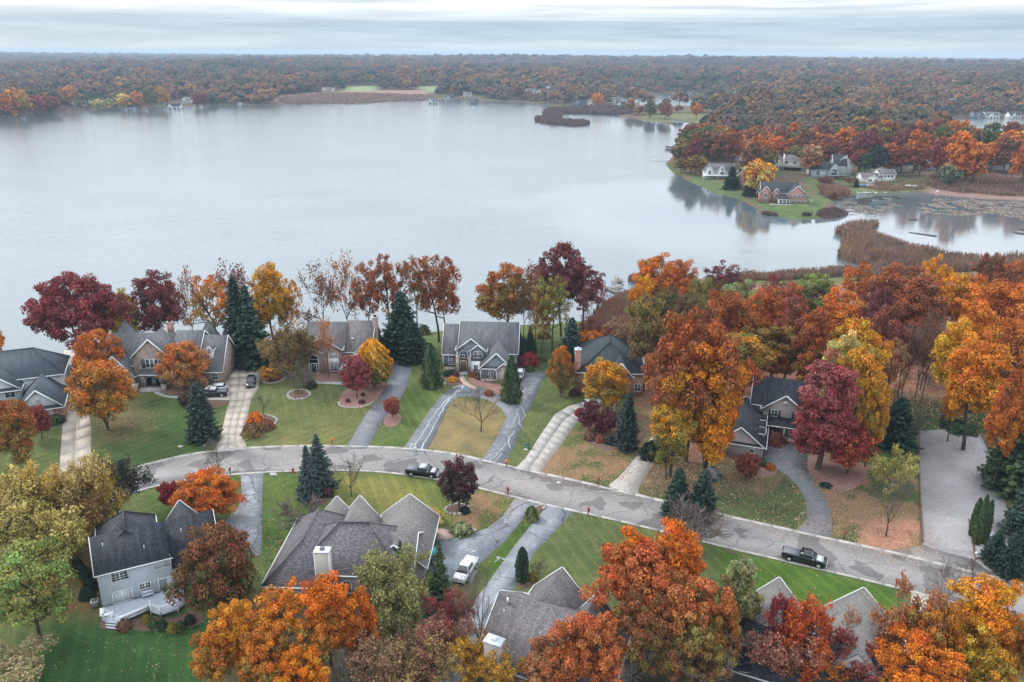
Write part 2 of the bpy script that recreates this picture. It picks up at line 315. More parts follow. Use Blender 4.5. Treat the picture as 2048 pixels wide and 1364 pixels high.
class B:
    def __init__(s): s.v = []; s.f = []
    def add(s, vs, fs):
        k = len(s.v); s.v += [tuple(map(float, v)) for v in vs]; s.f += [tuple(i+k for i in f) for f in fs]; return s
    def box(s, x0, x1, y0, y1, z0, z1):
        return s.add([(x0, y0, z0), (x1, y0, z0), (x1, y1, z0), (x0, y1, z0), (x0, y0, z1), (x1, y0, z1), (x1, y1, z1), (x0, y1, z1)],
                     [(3, 2, 1, 0), (4, 5, 6, 7), (0, 1, 5, 4), (1, 2, 6, 5), (2, 3, 7, 6), (3, 0, 4, 7)])
    def beam(s, a, b, w, h, upv=(0, 0, 1)):
        a = Vector(a); b = Vector(b); d = (b-a).normalized(); x = d.cross(Vector(upv))
        if x.length < 1e-4: x = d.cross(Vector((0, 1, 0)))
        x.normalize(); y = x.cross(d)
        c = [(-1, -1), (1, -1), (1, 1), (-1, 1)]
        vs = [p+x*(i*w/2)+y*(j*h/2) for p in (a, b) for i, j in c]
        return s.add(vs, [(3, 2, 1, 0), (4, 5, 6, 7), (0, 1, 5, 4), (1, 2, 6, 5), (2, 3, 7, 6), (3, 0, 4, 7)])
    def cyl(s, a, b, r0, r1=None, n=10, cap=True):
        r1 = r0 if r1 is None else r1; a = Vector(a); b = Vector(b); d = (b-a).normalized()
        x = d.orthogonal().normalized(); y = d.cross(x); vs = []
        for p, r in ((a, r0), (b, r1)):
            vs += [p+(x*math.cos(t*2*math.pi/n)+y*math.sin(t*2*math.pi/n))*r for t in range(n)]
        fs = [(i, (i+1) % n, n+(i+1) % n, n+i) for i in range(n)]
        if cap: fs += [tuple(range(n))[::-1], tuple(range(n, 2*n))]
        return s.add(vs, fs)
    def ext(s, poly, z0, z1):
        n = len(poly); A = sum(poly[i][0]*poly[(i+1) % n][1]-poly[(i+1) % n][0]*poly[i][1] for i in range(n))
        if A < 0: poly = poly[::-1]
        return s.add([(x, y, z0) for x, y in poly]+[(x, y, z1) for x, y in poly],
                     [tuple(range(n))[::-1], tuple(range(n, 2*n))]+[(i, (i+1) % n, n+(i+1) % n, n+i) for i in range(n)])
    def extf(s, poly, fn, a, b):              # profile (u,v) mapped by fn(u,v,t), t from a to b
        n = len(poly)
        return s.add([fn(u, v, a) for u, v in poly]+[fn(u, v, b) for u, v in poly],
                     [tuple(range(n))[::-1], tuple(range(n, 2*n))]+[(i, (i+1) % n, n+(i+1) % n, n+i) for i in range(n)])
    def build(s, name, mat, parent=None, fix=True, smooth=False):
        me = mkmesh(name, s.v, s.f, M[mat] if isinstance(mat, str) else mat, smooth=smooth)
        if fix:
            import bmesh
            bm = bmesh.new(); bm.from_mesh(me); bmesh.ops.recalc_face_normals(bm, faces=bm.faces); bm.to_mesh(me); bm.free()
        return link(name, me, parent)
def link(name, me, parent=None):
    o = bpy.data.objects.new(name, me); COL.objects.link(o)
    if parent is not None: o.parent = parent
    return o
def tag(o, label=None, cat=None, group=None, kind=None):
    if label: o['label'] = label
    if cat: o['category'] = cat
    if group: o['group'] = group
    if kind: o['kind'] = kind
    return o
def thing(name, label, cat, loc=(0, 0, 0), rz=0, group=None, scale=None):
    o = link(name, None); o.location = loc; o.rotation_euler = (0, 0, rz); o.empty_display_size = .5
    if scale: o.scale = scale
    return tag(o, label, cat, group)
def cptree(o, parent=None):
    c = o.copy(); COL.objects.link(c); c.parent = parent
    for ch in list(o.children): cptree(ch, c)
    return c
def triangulate(poly):
    from mathutils.geometry import tessellate_polygon
    return [tuple(t) for t in tessellate_polygon([[Vector((x, y, 0)) for x, y in poly]])]
def sheet(name, px, mat, z, world=None, kind='structure', parent=None, thick=.05, smooth=0, **kw):
    pw = polyW(px, z) if world is None else np.array(world)
    for _ in range(smooth):                   # Chaikin rounding
        q = np.empty((len(pw)*2, 2)); nx = np.roll(pw, -1, 0); q[0::2] = pw*.75+nx*.25; q[1::2] = pw*.25+nx*.75; pw = q
    if sum(pw[i][0]*pw[(i+1) % len(pw)][1]-pw[(i+1) % len(pw)][0]*pw[i][1] for i in range(len(pw))) < 0: pw = pw[::-1]
    n = len(pw); tr = triangulate(pw)
    V = [(x, y, z) for x, y in pw]+[(x, y, z-thick) for x, y in pw]
    Fs = [tuple(t) for t in tr]+[(i+n, (i+1) % n+n, (i+1) % n, i) for i in range(n)]
    me = mkmesh(name, V, Fs, M[mat]); 
    import bmesh
    bm = bmesh.new(); bm.from_mesh(me); bmesh.ops.recalc_face_normals(bm, faces=bm.faces)
    top = [f for f in bm.faces if abs(f.normal.z) > .9 and f.calc_center_median().z > z-.001]
    if top and top[0].normal.z < 0: bmesh.ops.reverse_faces(bm, faces=bm.faces)
    for f in top:
        if f.normal.z < 0: f.normal_flip()
    bm.to_mesh(me); bm.free()
    return tag(link(name, me, parent), kind=kind if parent is None else None, **kw)
# ------------------------------------------------------------------ terrain
def terrain():
    ys = list(np.arange(-90, 76, 8.0)); y = 78.0
    while y < 30000:
        ys.append(y)
        st = .95 if y < 260 else (1.6 if y < 430 else max(2.4, y*y/111000*1.35))
        y += min(st, 900)
    ys = np.array(ys)
    u = np.concatenate([np.linspace(-1.9, -.80, 14), np.linspace(-.76, .76, 372), np.linspace(.80, 1.9, 14)])
    Y, U = np.meshgrid(ys, u, indexing='ij'); X = U*(np.maximum(Y, 0)+62)
    d = dwater(X, Y); Z = gheight(X, Y, d)
    nr, nc = X.shape
    V = np.stack([X, Y, Z], -1).reshape(-1, 3)
    i = np.arange(nr-1)[:, None]*nc+np.arange(nc-1)[None]
    Fc = np.stack([i, i+1, i+nc+1, i+nc], -1).reshape(-1, 4)
    me = mkmesh('ground', V, Fc, [], uv=False, smooth=True)
    C = np.empty(X.shape+(3,)); C[:] = (.10, .135, .045); SM = ((Y < 215)*1.0)
    n1 = vnoise(X, Y, 7, 11); n2 = vnoise(X, Y, 2.2, 12); n3 = vnoise(X, Y, 19, 13)
    far = Y > 300
    C[far] = (.13, .095, .06)
    fx = far & (n3 > .62); C[fx] = (.10, .115, .05)
    def paint(px, col, soft=1.5, z=0.0, nz=0.0, a=1.0, world=None):
        nonlocal C
        pw = polyW(px, z) if world is None else np.array(world)
        lo = pw.min(0)-soft*2; hi = pw.max(0)+soft*2
        mk = (X > lo[0]) & (X < hi[0]) & (Y > lo[1]) & (Y < hi[1])
        if not mk.any(): return
        dd = sdist(pw, X[mk], Y[mk])+(n2[mk]-.5)*nz*2+(n1[mk]-.5)*nz
        t = np.clip(dd/soft*.5+.5, 0, 1)[:, None]*a
        C[mk] = C[mk]*(1-t)+np.array(col)*t
    G1 = (.075, .125, .030); G2 = (.165, .165, .055); LIT = (.33, .19, .115); WOOD = (.21, .115, .07); DG = (.042, .085, .026)
    # right wood floor
    paint([(1270, 840), (1290, 560), (1500, 556), (1700, 556), (2300, 500), (2500, 840), (2060, 850), (1830, 790), (1800, 860), (1500, 920), (1340, 930)], WOOD, 3, nz=2)
    paint([(1800, 800), (1960, 812), (1990, 870), (1840, 868)], DG, 1, nz=1)
    paint([(1180, 720), (1190, 600), (1300, 580), (1420, 570), (1420, 690), (1290, 720)], (.27, .155, .11), 2, nz=1)
    # lawns
    paint([(180, 790), (440, 800), (430, 905), (190, 950)], (.055, .10, .028), 1)
    paint([(190, 790), (300, 800), (280, 880), (190, 890)], (.16, .13, .06), 3, nz=2, a=.6)
    paint([(495, 800), (740, 810), (690, 895), (495, 900)], (.105, .135, .042), 1)
    paint([(520, 860), (700, 850), (680, 893), (560, 897)], G2, 3, nz=2, a=.55)
    paint([(745, 895), (830, 760), (880, 770), (815, 900)], (.085, .135, .035), 1)
    paint([(835, 900), (905, 795), (1000, 810), (1010, 840), (975, 915)], (.20, .175, .075), 1.2, nz=.6)
    paint([(1008, 930), (1090, 745), (1165, 790), (1035, 935)], (.10, .135, .045), 1)
    paint([(1085, 950), (1160, 850), (1290, 890), (1210, 975)], (.075, .115, .035), 1)
    paint([(1095, 900), (1150, 890), (1200, 925), (1280, 915), (1225, 972), (1090, 945)], LIT, 1.0, nz=6, a=.5)
    paint([(1150, 850), (1300, 890), (1270, 930), (1180, 905)], LIT, 1.5, nz=5, a=.25)
    paint([(1275, 995), (1300, 930), (1450, 950), (1590, 960), (1615, 1020), (1595, 1065)], (.06, .095, .032), 1)
    paint([(1275, 960), (1330, 920), (1560, 935), (1560, 1000), (1400, 985), (1280, 985)], (.17, .115, .07), 2.5, nz=3, a=.55)
    paint([(1665, 1080), (1630, 950), (1835, 880), (1845, 1100)], (.06, .10, .032), 1)
    paint([(1650, 975), (1720, 940), (1840, 960), (1842, 1100), (1760, 1100), (1690, 1040), (1670, 1075), (1650, 1000)], LIT, 1.0, nz=9, a=.5)
    paint([(1715, 1050), (1840, 1045), (1842, 1108), (1740, 1098)], (.46, .25, .16), 1.2, nz=1.5, a=.9)
    paint([(530, 945), (830, 948), (960, 985), (1030, 1000), (960, 1062), (870, 1040), (700, 1015), (630, 1030), (600, 1060), (520, 1110)], (.085, .135, .030), 1)
    paint([(660, 950), (840, 960), (900, 1030), (760, 1030), (690, 1000)], (.20, .20, .055), 2.5, nz=1.5, a=.8)
    paint([(940, 985), (1000, 995), (985, 1030), (930, 1055)], LIT, 1, nz=2.2, a=.65)
    paint([(290, 985), (480, 950), (480, 1000), (300, 1060)], (.07, .125, .030), 1)
    paint([(525, 1000), (600, 1050), (540, 1170), (520, 1120)], (.06, .115, .025), 1)
    paint([(1150, 1028), (1440, 1100), (1440, 1180), (1130, 1120), (1070, 1110)], (.085, .12, .040), 1)
    paint([(1440, 1095), (1800, 1180), (1790, 1260), (1440, 1240)], (.065, .135, .022), 1)
    paint([(960, 1140), (1062, 1030), (1050, 1025), (1035, 1050), (1070, 1045), (980, 1165)], (.055, .11, .02), .6)
    paint([(100, 1240), (450, 1230), (420, 1500), (0, 1500)], (.032, .085, .022), 1.5, nz=1)
    paint([(60, 1000), (300, 1060), (190, 1230), (0, 1240)], (.15, .12, .045), 2, nz=2)
    paint([(450, 1180), (900, 1180), (1500, 1260), (2300, 1300), (2300, 1700), (400, 1700)], (.085, .075, .045), 2, nz=2, a=.85)
    paint([(1960, 1150), (2200, 1160), (2200, 1100), (2030, 1080)], (.10, .11, .04), 1)
    # shore lawns
    paint([(840, 700), (1090, 700), (1110, 655), (845, 668)], (.10, .15, .045), 2, z=-2)
    paint([(1060, 760), (1180, 745), (1170, 690), (1060, 690)], (.07, .10, .035), 2)
    # peninsula lawns and reeds
    for q, c in (([(1338, 325), (1372, 350), (1365, 368), (1330, 335)], (.08, .12, .045)), ([(1380, 350), (1470, 372), (1500, 398), (1430, 386), (1372, 360)], (.09, .135, .05)),
                 ([(1500, 395), (1660, 395), (1640, 434), (1590, 437), (1530, 425)], (.09, .14, .045)), ([(1600, 365), (1720, 350), (1800, 365), (1790, 385), (1715, 388), (1640, 400)], (.10, .135, .055)),
                 ([(1720, 365), (1860, 360), (1860, 380), (1720, 385)], (.14, .17, .07)),
                 ([(1860, 360), (2300, 370), (2300, 405), (1860, 392)], (.24, .17, .13)),
                 ([(1430, 265), (1500, 270), (1530, 330), (1480, 330)], (.30, .30, .30))):
        paint(q, c, 3, z=-3, nz=1)
    paint([(690, 178), (750, 176), (752, 188), (685, 190)], (.20, .28, .12), 8, z=4)
    paint([(570, 160), (625, 158), (640, 166), (570, 168)], (.20, .26, .13), 10, z=6)
    paint([(835, 178), (880, 176), (875, 184), (835, 186)], (.18, .26, .12), 8, z=4)
    paint([(1270, 240), (1430, 250), (1430, 235), (1290, 232)], (.14, .16, .07), 4, z=-3)
    paint([(540, 206), (740, 204), (850, 196), (850, 190), (700, 192), (560, 200)], (.27, .18, .13), 8, z=-3)
    a = me.attributes.new('Col', 'FLOAT_COLOR', 'POINT')
    a.data.foreach_set('color', np.concatenate([C, (SM*(C[..., 1] > C[..., 0]*1.02))[..., None]], -1).astype(np.float32).ravel())
    m, N = newmat('ground_cover'); g = N('ShaderNodeNewGeometry').outputs['Position']
    at_ = N('ShaderNodeAttribute', attribute_name='Col'); c = at_.outputs['Color']
    s = N('ShaderNodeSeparateXYZ', {0: g})
    wv = mth(N, 'SINE', mth(N, 'ADD', mth(N, 'MULTIPLY', s.outputs[0], 3.1), mth(N, 'MULTIPLY', s.outputs[1], 1.1)))
    wv2 = mth(N, 'SINE', mth(N, 'ADD', mth(N, 'MULTIPLY', s.outputs[0], 2.2), mth(N, 'MULTIPLY', s.outputs[1], -1.9)))
    msk = ramp(N, noise(N, g, .02, 1), [(.47, (0,)*3), (.53, (1,)*3)])
    w = mix(N, msk, ramp(N, wv, [(.3, (.84,)*3), (.7, (1.1,)*3)]), ramp(N, wv2, [(.3, (.86,)*3), (.7, (1.08,)*3)]))
    c = mix(N, mth(N, 'MULTIPLY', at_.outputs['Alpha'], .6), c, mix(N, 1., c, w, 'MULTIPLY'))
    c = mix(N, 1., c, ramp(N, noise(N, g, .22, 5, .6), [(.3, (.72, .78, .8)), (.7, (1.30, 1.2, 1.15))]), 'MULTIPLY')
    c = mix(N, 1., c, (1.0, .92, 1.02), 'MULTIPLY'); c = mix(N, 1., c, ramp(N, noise(N, g, 2.6, 5, .75), [(.3, (.66,)*3), (.7, (1.36,)*3)]), 'MULTIPLY')
    bsdf(N, c, .95, .1, bumpn(N, noise(N, g, 3., 3, .7), .4, .12)); me.materials.append(m)
    return tag(link('ground', me), kind='structure')
ground = terrain()
def water_sheet():
    xs = np.arange(-3200, 3201, 64.0); ys = np.arange(-200, 3001, 64.0); X, Y = np.meshgrid(xs, ys, indexing='xy'); nc = len(xs)
    i = (np.arange(len(ys)-1)[:, None]*nc+np.arange(nc-1)[None]); Fc = np.stack([i, i+1, i+nc+1, i+nc], -1).reshape(-1, 4)
    return tag(link('lake_water', mkmesh('lake_water', np.stack([X, Y, np.full(X.shape, LAKE)], -1).reshape(-1, 3), Fc, M['water'], uv=False)), kind='structure')
water_o = water_sheet()
# ------------------------------------------------------------------ street
up_px = [(-60, 1100), (60, 1030), (130, 990), (200, 960), (270, 937), (360, 914), (430, 903), (520, 896), (640, 893), (760, 896), (830, 900), (900, 908), (960, 921), (1020, 935), (1085, 949), (1200, 975), (1320, 1003), (1450, 1034), (1600, 1067), (1700, 1089), (1760, 1102), (1830, 1118), (1960, 1150), (2048, 1172), (2200, 1215), (2500, 1300)]
lo_px = [(-60, 1185), (60, 1088), (130, 1045), (200, 1008), (285, 976), (400, 953), (520, 943), (640, 939), (740, 940), (815, 948), (880, 957), (950, 972), (1040, 995), (1150, 1020), (1280, 1049), (1440, 1090), (1560, 1117), (1700, 1150), (1790, 1172), (1880, 1195), (1960, 1216), (2048, 1241), (2200, 1290), (2500, 1400)]
def spline(pts, n=8):
    p = np.array(pts, float); p = np.vstack([2*p[0]-p[1], p, 2*p[-1]-p[-2]]); out = []
    for i in range(1, len(p)-2):
        for t in np.linspace(0, 1, n, endpoint=False):
            out.append(.5*((2*p[i])+(-p[i-1]+p[i+1])*t+(2*p[i-1]-5*p[i]+4*p[i+1]-p[i+2])*t*t+(-p[i-1]+3*p[i]-3*p[i+1]+p[i+2])*t**3))
    out.append(p[-2]); return np.array(out)
U_ = spline(polyW(up_px), 4); L_ = spline(polyW(lo_px), 4)
def smoothl(a, k=3):
    for _ in range(k): a = np.vstack([a[:1], (a[:-2]+2*a[1:-1]+a[2:])/4, a[-1:]])
    return a
U_ = smoothl(U_, 6); L_ = smoothl(L_, 6)
road = sheet('road', None, 'road', .03, world=list(U_)+list(L_[::-1]), thick=.1)
def ribbon(a, w, side):                       # offset polygon strip
    d = np.gradient(a, axis=0); d /= np.linalg.norm(d, axis=1)[:, None]; n = np.stack([-d[:, 1], d[:, 0]], 1)*side
    return a, a+n*w
def kerb(a, side, name='kerb', seg=3.2, parent_name='kerb', cuts=()):
    s = np.concatenate([[0], np.cumsum(np.linalg.norm(np.diff(a, axis=0), axis=1))]); tot = s[-1]; n = int(tot/seg)
    root = tag(link(parent_name, None), kind='structure')
    for i in range(n):
        t = np.linspace(i*seg, (i+1)*seg-.03, 3); c = np.stack([np.interp(t, s, a[:, 0]), np.interp(t, s, a[:, 1])], 1)
        px, py = proj((c[1][0], c[1][1], 0))
        if not (-80 < px < 2130 and py < 1420): continue
        low = any(abs(px-cx) < r for cx, r in cuts); h = .055 if low else .13
        d = np.gradient(c, axis=0); d /= np.linalg.norm(d, axis=1)[:, None]; nn = np.stack([-d[:, 1], d[:, 0]], 1)*side
        V = []
        for k in range(3):
            for o, z in ((0, .0), (0, .045), (.25, .05), (.38, h), (.62, h), (.62, .0)): V.append((*(c[k]+nn[k]*o), z))
        Fs = [(k*6+j, k*6+(j+1) % 6, (k+1)*6+(j+1) % 6, (k+1)*6+j) for k in range(2) for j in range(6)]+[(0, 1, 2, 3, 4, 5), (17, 16, 15, 14, 13, 12)]
        b = B(); b.add(V, Fs); b.build('kerb_stone', 'kerb', root)
kerb(U_, 1, parent_name='kerb', cuts=((150, 40), (470, 40), (712, 34), (830, 28), (985, 28), (1055, 32), (1242, 34), (1625, 40), (1900, 60)))
kerb(L_, -1, parent_name='kerb', cuts=((503, 28), (1055, 30), (1120, 32), (1860, 36)))
# ------------------------------------------------------------------ driveways
Z1 = .036
def dw(name, px, mat, z=Z1, sm=0, **k): return sheet(name, px, mat, z, smooth=sm, **k)
dw('driveway', [(128, 700), (165, 705), (172, 800), (182, 850), (182, 905), (188, 966), (112, 992), (118, 950), (125, 850), (130, 790)], 'concrete', .024)
d2 = dw('driveway', [(440, 738), (520, 732), (517, 775), (502, 800), (491, 850), (489, 880), (496, 901), (427, 906), (440, 878), (451, 830), (457, 800), (380, 800), (378, 783), (450, 779)], 'concrete', .024)
d3 = dw('driveway', [(786, 722), (822, 714), (823, 752), (806, 790), (778, 830), (752, 862), (738, 888), (741, 898), (683, 897), (696, 889), (713, 860), (737, 820), (762, 790), (777, 760)], 'blacktop', sm=1)
d4 = dw('driveway', [(804, 901), (830, 862), (858, 822), (884, 790), (905, 776), (928, 768), (960, 775), (985, 782), (1018, 800), (1031, 770), (1042, 742), (1094, 743), (1072, 790), (1052, 830), (1032, 885), (1009, 929), (962, 921), (990, 880), (1013, 835), (1002, 815), (975, 799), (940, 793), (916, 793), (899, 806), (888, 832), (870, 872), (852, 904)], 'blacktop')
d5 = dw('driveway', [(1030, 937), (1052, 915), (1081, 870), (1110, 828), (1138, 812), (1170, 802), (1230, 800), (1232, 822), (1195, 824), (1172, 832), (1150, 850), (1120, 892), (1092, 928), (1083, 949)], 'slabgrey', .024)
d6 = dw('driveway', [(1208, 977), (1245, 948), (1270, 915), (1292, 895), (1306, 865), (1345, 868), (1330, 905), (1300, 940), (1277, 972), (1278, 994)], 'slabgrey', sm=1)
d7 = dw('driveway', [(1518, 884), (1616, 880), (1613, 925), (1616, 945), (1640, 975), (1658, 1008), (1666, 1045), (1661, 1081), (1586, 1064), (1611, 1045), (1616, 1020), (1606, 985), (1580, 955), (1548, 933), (1520, 924)], 'blacktop', sm=1)
d8 = dw('gravel_lot', [(1834, 862), (1900, 858), (1962, 866), (1978, 900), (1998, 960), (2018, 1020), (2032, 1070), (2040, 1115), (1990, 1150), (1958, 1128), (1948, 1119), (1862, 1096), (1846, 1088), (1840, 1000)], 'gravel')
d9 = dw('driveway', [(481, 943), (527, 943), (524, 1000), (523, 1108), (470, 1125), (400, 1095), (412, 1066), (446, 1046), (478, 1012), (483, 980)], 'blacktop2')
d10 = dw('driveway', [(1032, 993), (1082, 1006), (1052, 1030), (1034, 1052), (1008, 1084), (975, 1112), (958, 1128), (945, 1165), (870, 1160), (855, 1120), (872, 1078), (905, 1077), (940, 1069), (975, 1056), (1008, 1030)], 'blacktop2')
d11 = dw('driveway', [(1096, 1010), (1148, 1022), (1112, 1060), (1068, 1106), (1046, 1150), (1028, 1176), (1010, 1185), (985, 1260), (970, 1330), (860, 1400), (870, 1330), (905, 1260), (980, 1160), (1030, 1090), (1062, 1050)], 'blacktop2')
d12 = dw('driveway', [(1822, 1182), (1896, 1200), (1868, 1230), (1845, 1300), (1830, 1420), (1740, 1420), (1790, 1330), (1822, 1230)], 'concrete')
sheet('road_apron', [(1762, 1104), (1846, 1090), (1862, 1097), (1950, 1119), (1975, 1142), (2010, 1160), (1960, 1151), (1830, 1119)], 'road', .034)
sheet('path', [(322, 762), (338, 765), (326, 772), (320, 780), (330, 789), (350, 791), (378, 788), (380, 794), (345, 797), (315, 790), (296, 776), (288, 768), (292, 762)], 'slabgrey', Z1, smooth=1)
sheet('path', [(918, 750), (930, 752), (935, 765), (960, 776), (952, 779), (930, 771), (920, 762)], 'paver', .05, smooth=1)
sheet('path', [(868, 1058), (890, 1056), (909, 1068), (911, 1074), (892, 1078), (872, 1078)], 'paver', .045, smooth=1)
sheet('path', [(626, 760), (700, 764), (735, 750), (738, 755), (702, 770), (624, 766)], 'slabgrey', Z1)
sheet('patio', [(205, 1225), (262, 1240), (230, 1262), (198, 1255)], 'mulch', .02)
# concrete slabs of the drives, each a piece with its own joint
def slabs(parent, left, right, n, cols, mat, skip=0.0, z=.024):
    l = smoothl(spline(polyW(left), 10), 2); r = smoothl(spline(polyW(right), 10), 2)
    def at(a, t):
        s = np.concatenate([[0], np.cumsum(np.linalg.norm(np.diff(a, axis=0), axis=1))]); return np.array([np.interp(t*s[-1], s, a[:, 0]), np.interp(t*s[-1], s, a[:, 1])])
    for i in range(n):
        for j in range(cols):
            q = []
            for ti, tj in ((i, j), (i, j+1), (i+1, j+1), (i+1, j)):
                e = .008; t = (ti+(e if ti == i else -e))/n; u = (tj+(.008 if tj == j else -.008))/cols
                q.append(at(l, t)*(1-u)+at(r, t)*u)
            b = B(); b.ext([tuple(p) for p in q], z-.03, z+.009+random.uniform(-.002, .003)); b.build('slab', mat, parent)
slabs(d5, [(1034, 936), (1053, 915), (1082, 870), (1112, 829), (1140, 814)], [(1082, 947), (1091, 926), (1119, 890), (1150, 848), (1170, 832)], 11, 2, 'slabgrey')
slabs(d2, [(459, 800), (452, 830), (441, 878), (429, 904)], [(501, 800), (490, 850), (487, 880), (494, 900)], 7, 3, 'concrete')
slabs(d2, [(456, 742), (458, 770), (459, 799)], [(515, 738), (514, 770), (502, 799)], 4, 3, 'concrete')
d1 = [o for o in COL.objects if o.name == 'driveway'][0]
slabs(d1, [(131, 745), (130, 790), (125, 850), (118, 950), (114, 988)], [(148, 745), (150, 790), (152, 850), (151, 905), (150, 975)], 12, 1, 'concrete')
slabs(d1, [(149, 745), (151, 790), (153, 850), (152, 905), (151, 975)], [(164, 740), (171, 800), (181, 850), (181, 905), (186, 963)], 12, 1, 'concrete')
# pale residue tracks on the sealed drive
def streakline(px, w_, parent, z=.0395, nm='residue_streak'):
    a = spline(polyW(px), 6); k = len(a)
    a = a+np.stack([vnoise(np.arange(k)*1., np.zeros(k), 1.7, 5)-.5, vnoise(np.arange(k)*1., np.zeros(k)+9, 1.7, 6)-.5], 1)*.55
    d = np.gradient(a, axis=0); d /= np.linalg.norm(d, axis=1)[:, None]; n = np.stack([-d[:, 1], d[:, 0]], 1)
    ww = (w_*.62*(.35+1.1*vnoise(np.arange(k)*1., np.zeros(k)+3, 2.1, 8)))[:, None]
    V = np.vstack([np.c_[a-n*ww/2, np.full(k, z)], np.c_[a+n*ww/2, np.full(k, z)]])
    me = mkmesh(nm, V, np.array([(i, i+1, k+i+1, k+i) for i in range(k-1)]), M['seal']); return link(nm, me, parent)
for q, w in (([(925, 778), (905, 790), (880, 815), (862, 840), (843, 872), (826, 900)], .30), ([(912, 786), (898, 800), (884, 822), (870, 848), (858, 872), (842, 900)], .36), ([(928, 772), (912, 784), (900, 795)], .5),
             ([(905, 776), (925, 770), (918, 785)], .4), ([(815, 899), (826, 888), (838, 902)], .3),
             ([(1052, 790), (1045, 815), (1050, 832), (1040, 845), (1047, 860)], .16), ([(1048, 800), (1035, 825), (1026, 850), (1018, 860)], .14), ([(1034, 828), (1040, 850)], .12), ([(1028, 862), (1019, 876), (1018, 890), (1021, 897)], .34),
             ([(1012, 885), (995, 908), (978, 923)], .18), ([(1003, 905), (990, 925)], .14), ([(1050, 775), (1044, 790), (1056, 802), (1052, 815)], .14)):
    streakline(q, w, d4)
for i in range(42):                           # ripples of residue on the upper court
    px = random.uniform(1048, 1080); py = 748+(i % 21)*2.3+random.uniform(-1, 1); l = random.uniform(5, 13)
    if px+l > 1092-(py-745)*.5: continue
    streakline([(px, py), (px+l*.5, py+random.uniform(-1, 1)), (px+l, py+random.uniform(-1, 1))], random.uniform(.07, .2), d4)
for i in range(26):
    px, py = random.choice([(500, 985), (510, 1020), (500, 1050), (940, 1090), (1010, 1040), (1000, 1110), (960, 1200), (1600, 1030)]); px += random.uniform(-9, 9); py += random.uniform(-14, 14)
    streakline([(px-5, py+random.uniform(-3, 3)), (px, py), (px+5, py+random.uniform(-3, 3))], .18, {0: d9, 1: d10, 2: d11, 3: d7}[0 if px < 600 else 1 if px < 1050 and py < 1120 else 2 if px < 1100 else 3])
# planting beds (slightly mounded mulch) with stone borders
def bed(px, mat, h=.12, stones=None, name='planting_bed'):
    pw = polyW(px)
    for _ in range(2):
        q = np.empty((len(pw)*2, 2)); nx = np.roll(pw, -1, 0); q[0::2] = pw*.75+nx*.25; q[1::2] = pw*.25+nx*.75; pw = q
    c = pw.mean(0); n = len(pw); V = []; 
    for k, (s, z) in enumerate(((1, .01), (.93, h*.7), (.6, h), (0.25, h*1.15))): V += [(*(c+(p-c)*s), z) for p in pw]
    V.append((*c, h*1.2)); Fs = [(k*n+i, k*n+(i+1) % n, (k+1)*n+(i+1) % n, (k+1)*n+i) for k in range(3) for i in range(n)]+[(3*n+i, 3*n+(i+1) % n, 4*n) for i in range(n)]
    b = B(); b.add(V, Fs); o = b.build(name, mat); tag(o, kind='structure')
    if stones:
        per = np.vstack([pw, pw[:1]]); s = np.concatenate([[0], np.cumsum(np.linalg.norm(np.diff(per, axis=0), axis=1))]); t0, t1, stp = stones; t = t0*s[-1]
        while t < t1*s[-1]:
            p = np.array([np.interp(t, s, per[:, 0]), np.interp(t, s, per[:, 1])]); r = random.uniform(.28, .42)*stp
            ob = link('border_stone', random.choice(STONES), o); ob.location = (p[0], p[1], r*.25); ob.scale = (r, r*random.uniform(.8, 1.3), r*.75); ob.rotation_euler = (0, 0, random.uniform(0, 6)); t += r*1.9
    return o
def rockmesh(seed, mat):
    import bmesh
    bm = bmesh.new(); bmesh.ops.create_icosphere(bm, subdivisions=1, radius=1); r = random.Random(seed)
    for v in bm.verts: v.co *= r.uniform(.75, 1.15)
    me = bpy.data.meshes.new('border_stone'); bm.to_mesh(me); bm.free(); me.materials.append(M[mat]); return me
STONES = [rockmesh(i, 'stone') for i in range(4)]; ROCKS = [rockmesh(i+20, 'rock') for i in range(4)]
bed([(490, 855), (495, 835), (520, 828), (545, 832), (557, 842), (540, 855), (520, 868), (492, 872)], 'mulch', .2, (.25, .75, 1))
bed([(574, 792), (580, 783), (600, 779), (618, 784), (620, 792), (605, 799), (585, 800)], 'mulch', .3, (0, 1, 1.1))
bed([(676, 810), (682, 785), (710, 765), (745, 760), (775, 765), (768, 780), (748, 806), (720, 816), (690, 816)], 'pinkmulch', .1, (.72, .97, 1))
bed([(766, 852), (768, 832), (785, 824), (802, 830), (803, 842), (788, 855)], 'pinkmulch', .12)
bed([(625, 752), (640, 742), (695, 743), (700, 755), (660, 765), (635, 764)], 'pinkmulch', .1)
bed([(515, 755), (520, 745), (560, 745), (575, 752), (560, 765), (530, 768)], 'pinkmulch', .1, (0, .8, .8))
bed([(316, 776), (330, 768), (375, 770), (400, 778), (395, 788), (350, 789), (325, 786)], 'pinkmulch', .1)
bed([(380, 803), (457, 798), (452, 812), (420, 818), (380, 812)], 'mulch', .1)
bed([(886, 745), (915, 746), (922, 762), (928, 768), (905, 775), (890, 765)], 'mulch', .1)
bed([(940, 752), (965, 764), (1012, 768), (1030, 775), (1018, 798), (985, 781), (955, 773), (935, 762)], 'pinkmulch', .12)
bed([(1162, 848), (1175, 835), (1230, 830), (1290, 850), (1290, 890), (1230, 905), (1180, 890)], 'mulch', .25)
bed([(845, 765), (880, 762), (893, 767), (880, 775), (855, 776)], 'mulch', .06, (0, 1, .8))
bed([(888, 1020), (905, 1008), (935, 1010), (942, 1024), (915, 1030), (895, 1028)], 'mulch', .14, (0, 1, 1))
bed([(895, 1068), (920, 1055), (948, 1056), (950, 1066), (925, 1070)], 'mulch', .12, (0, .5, .9))
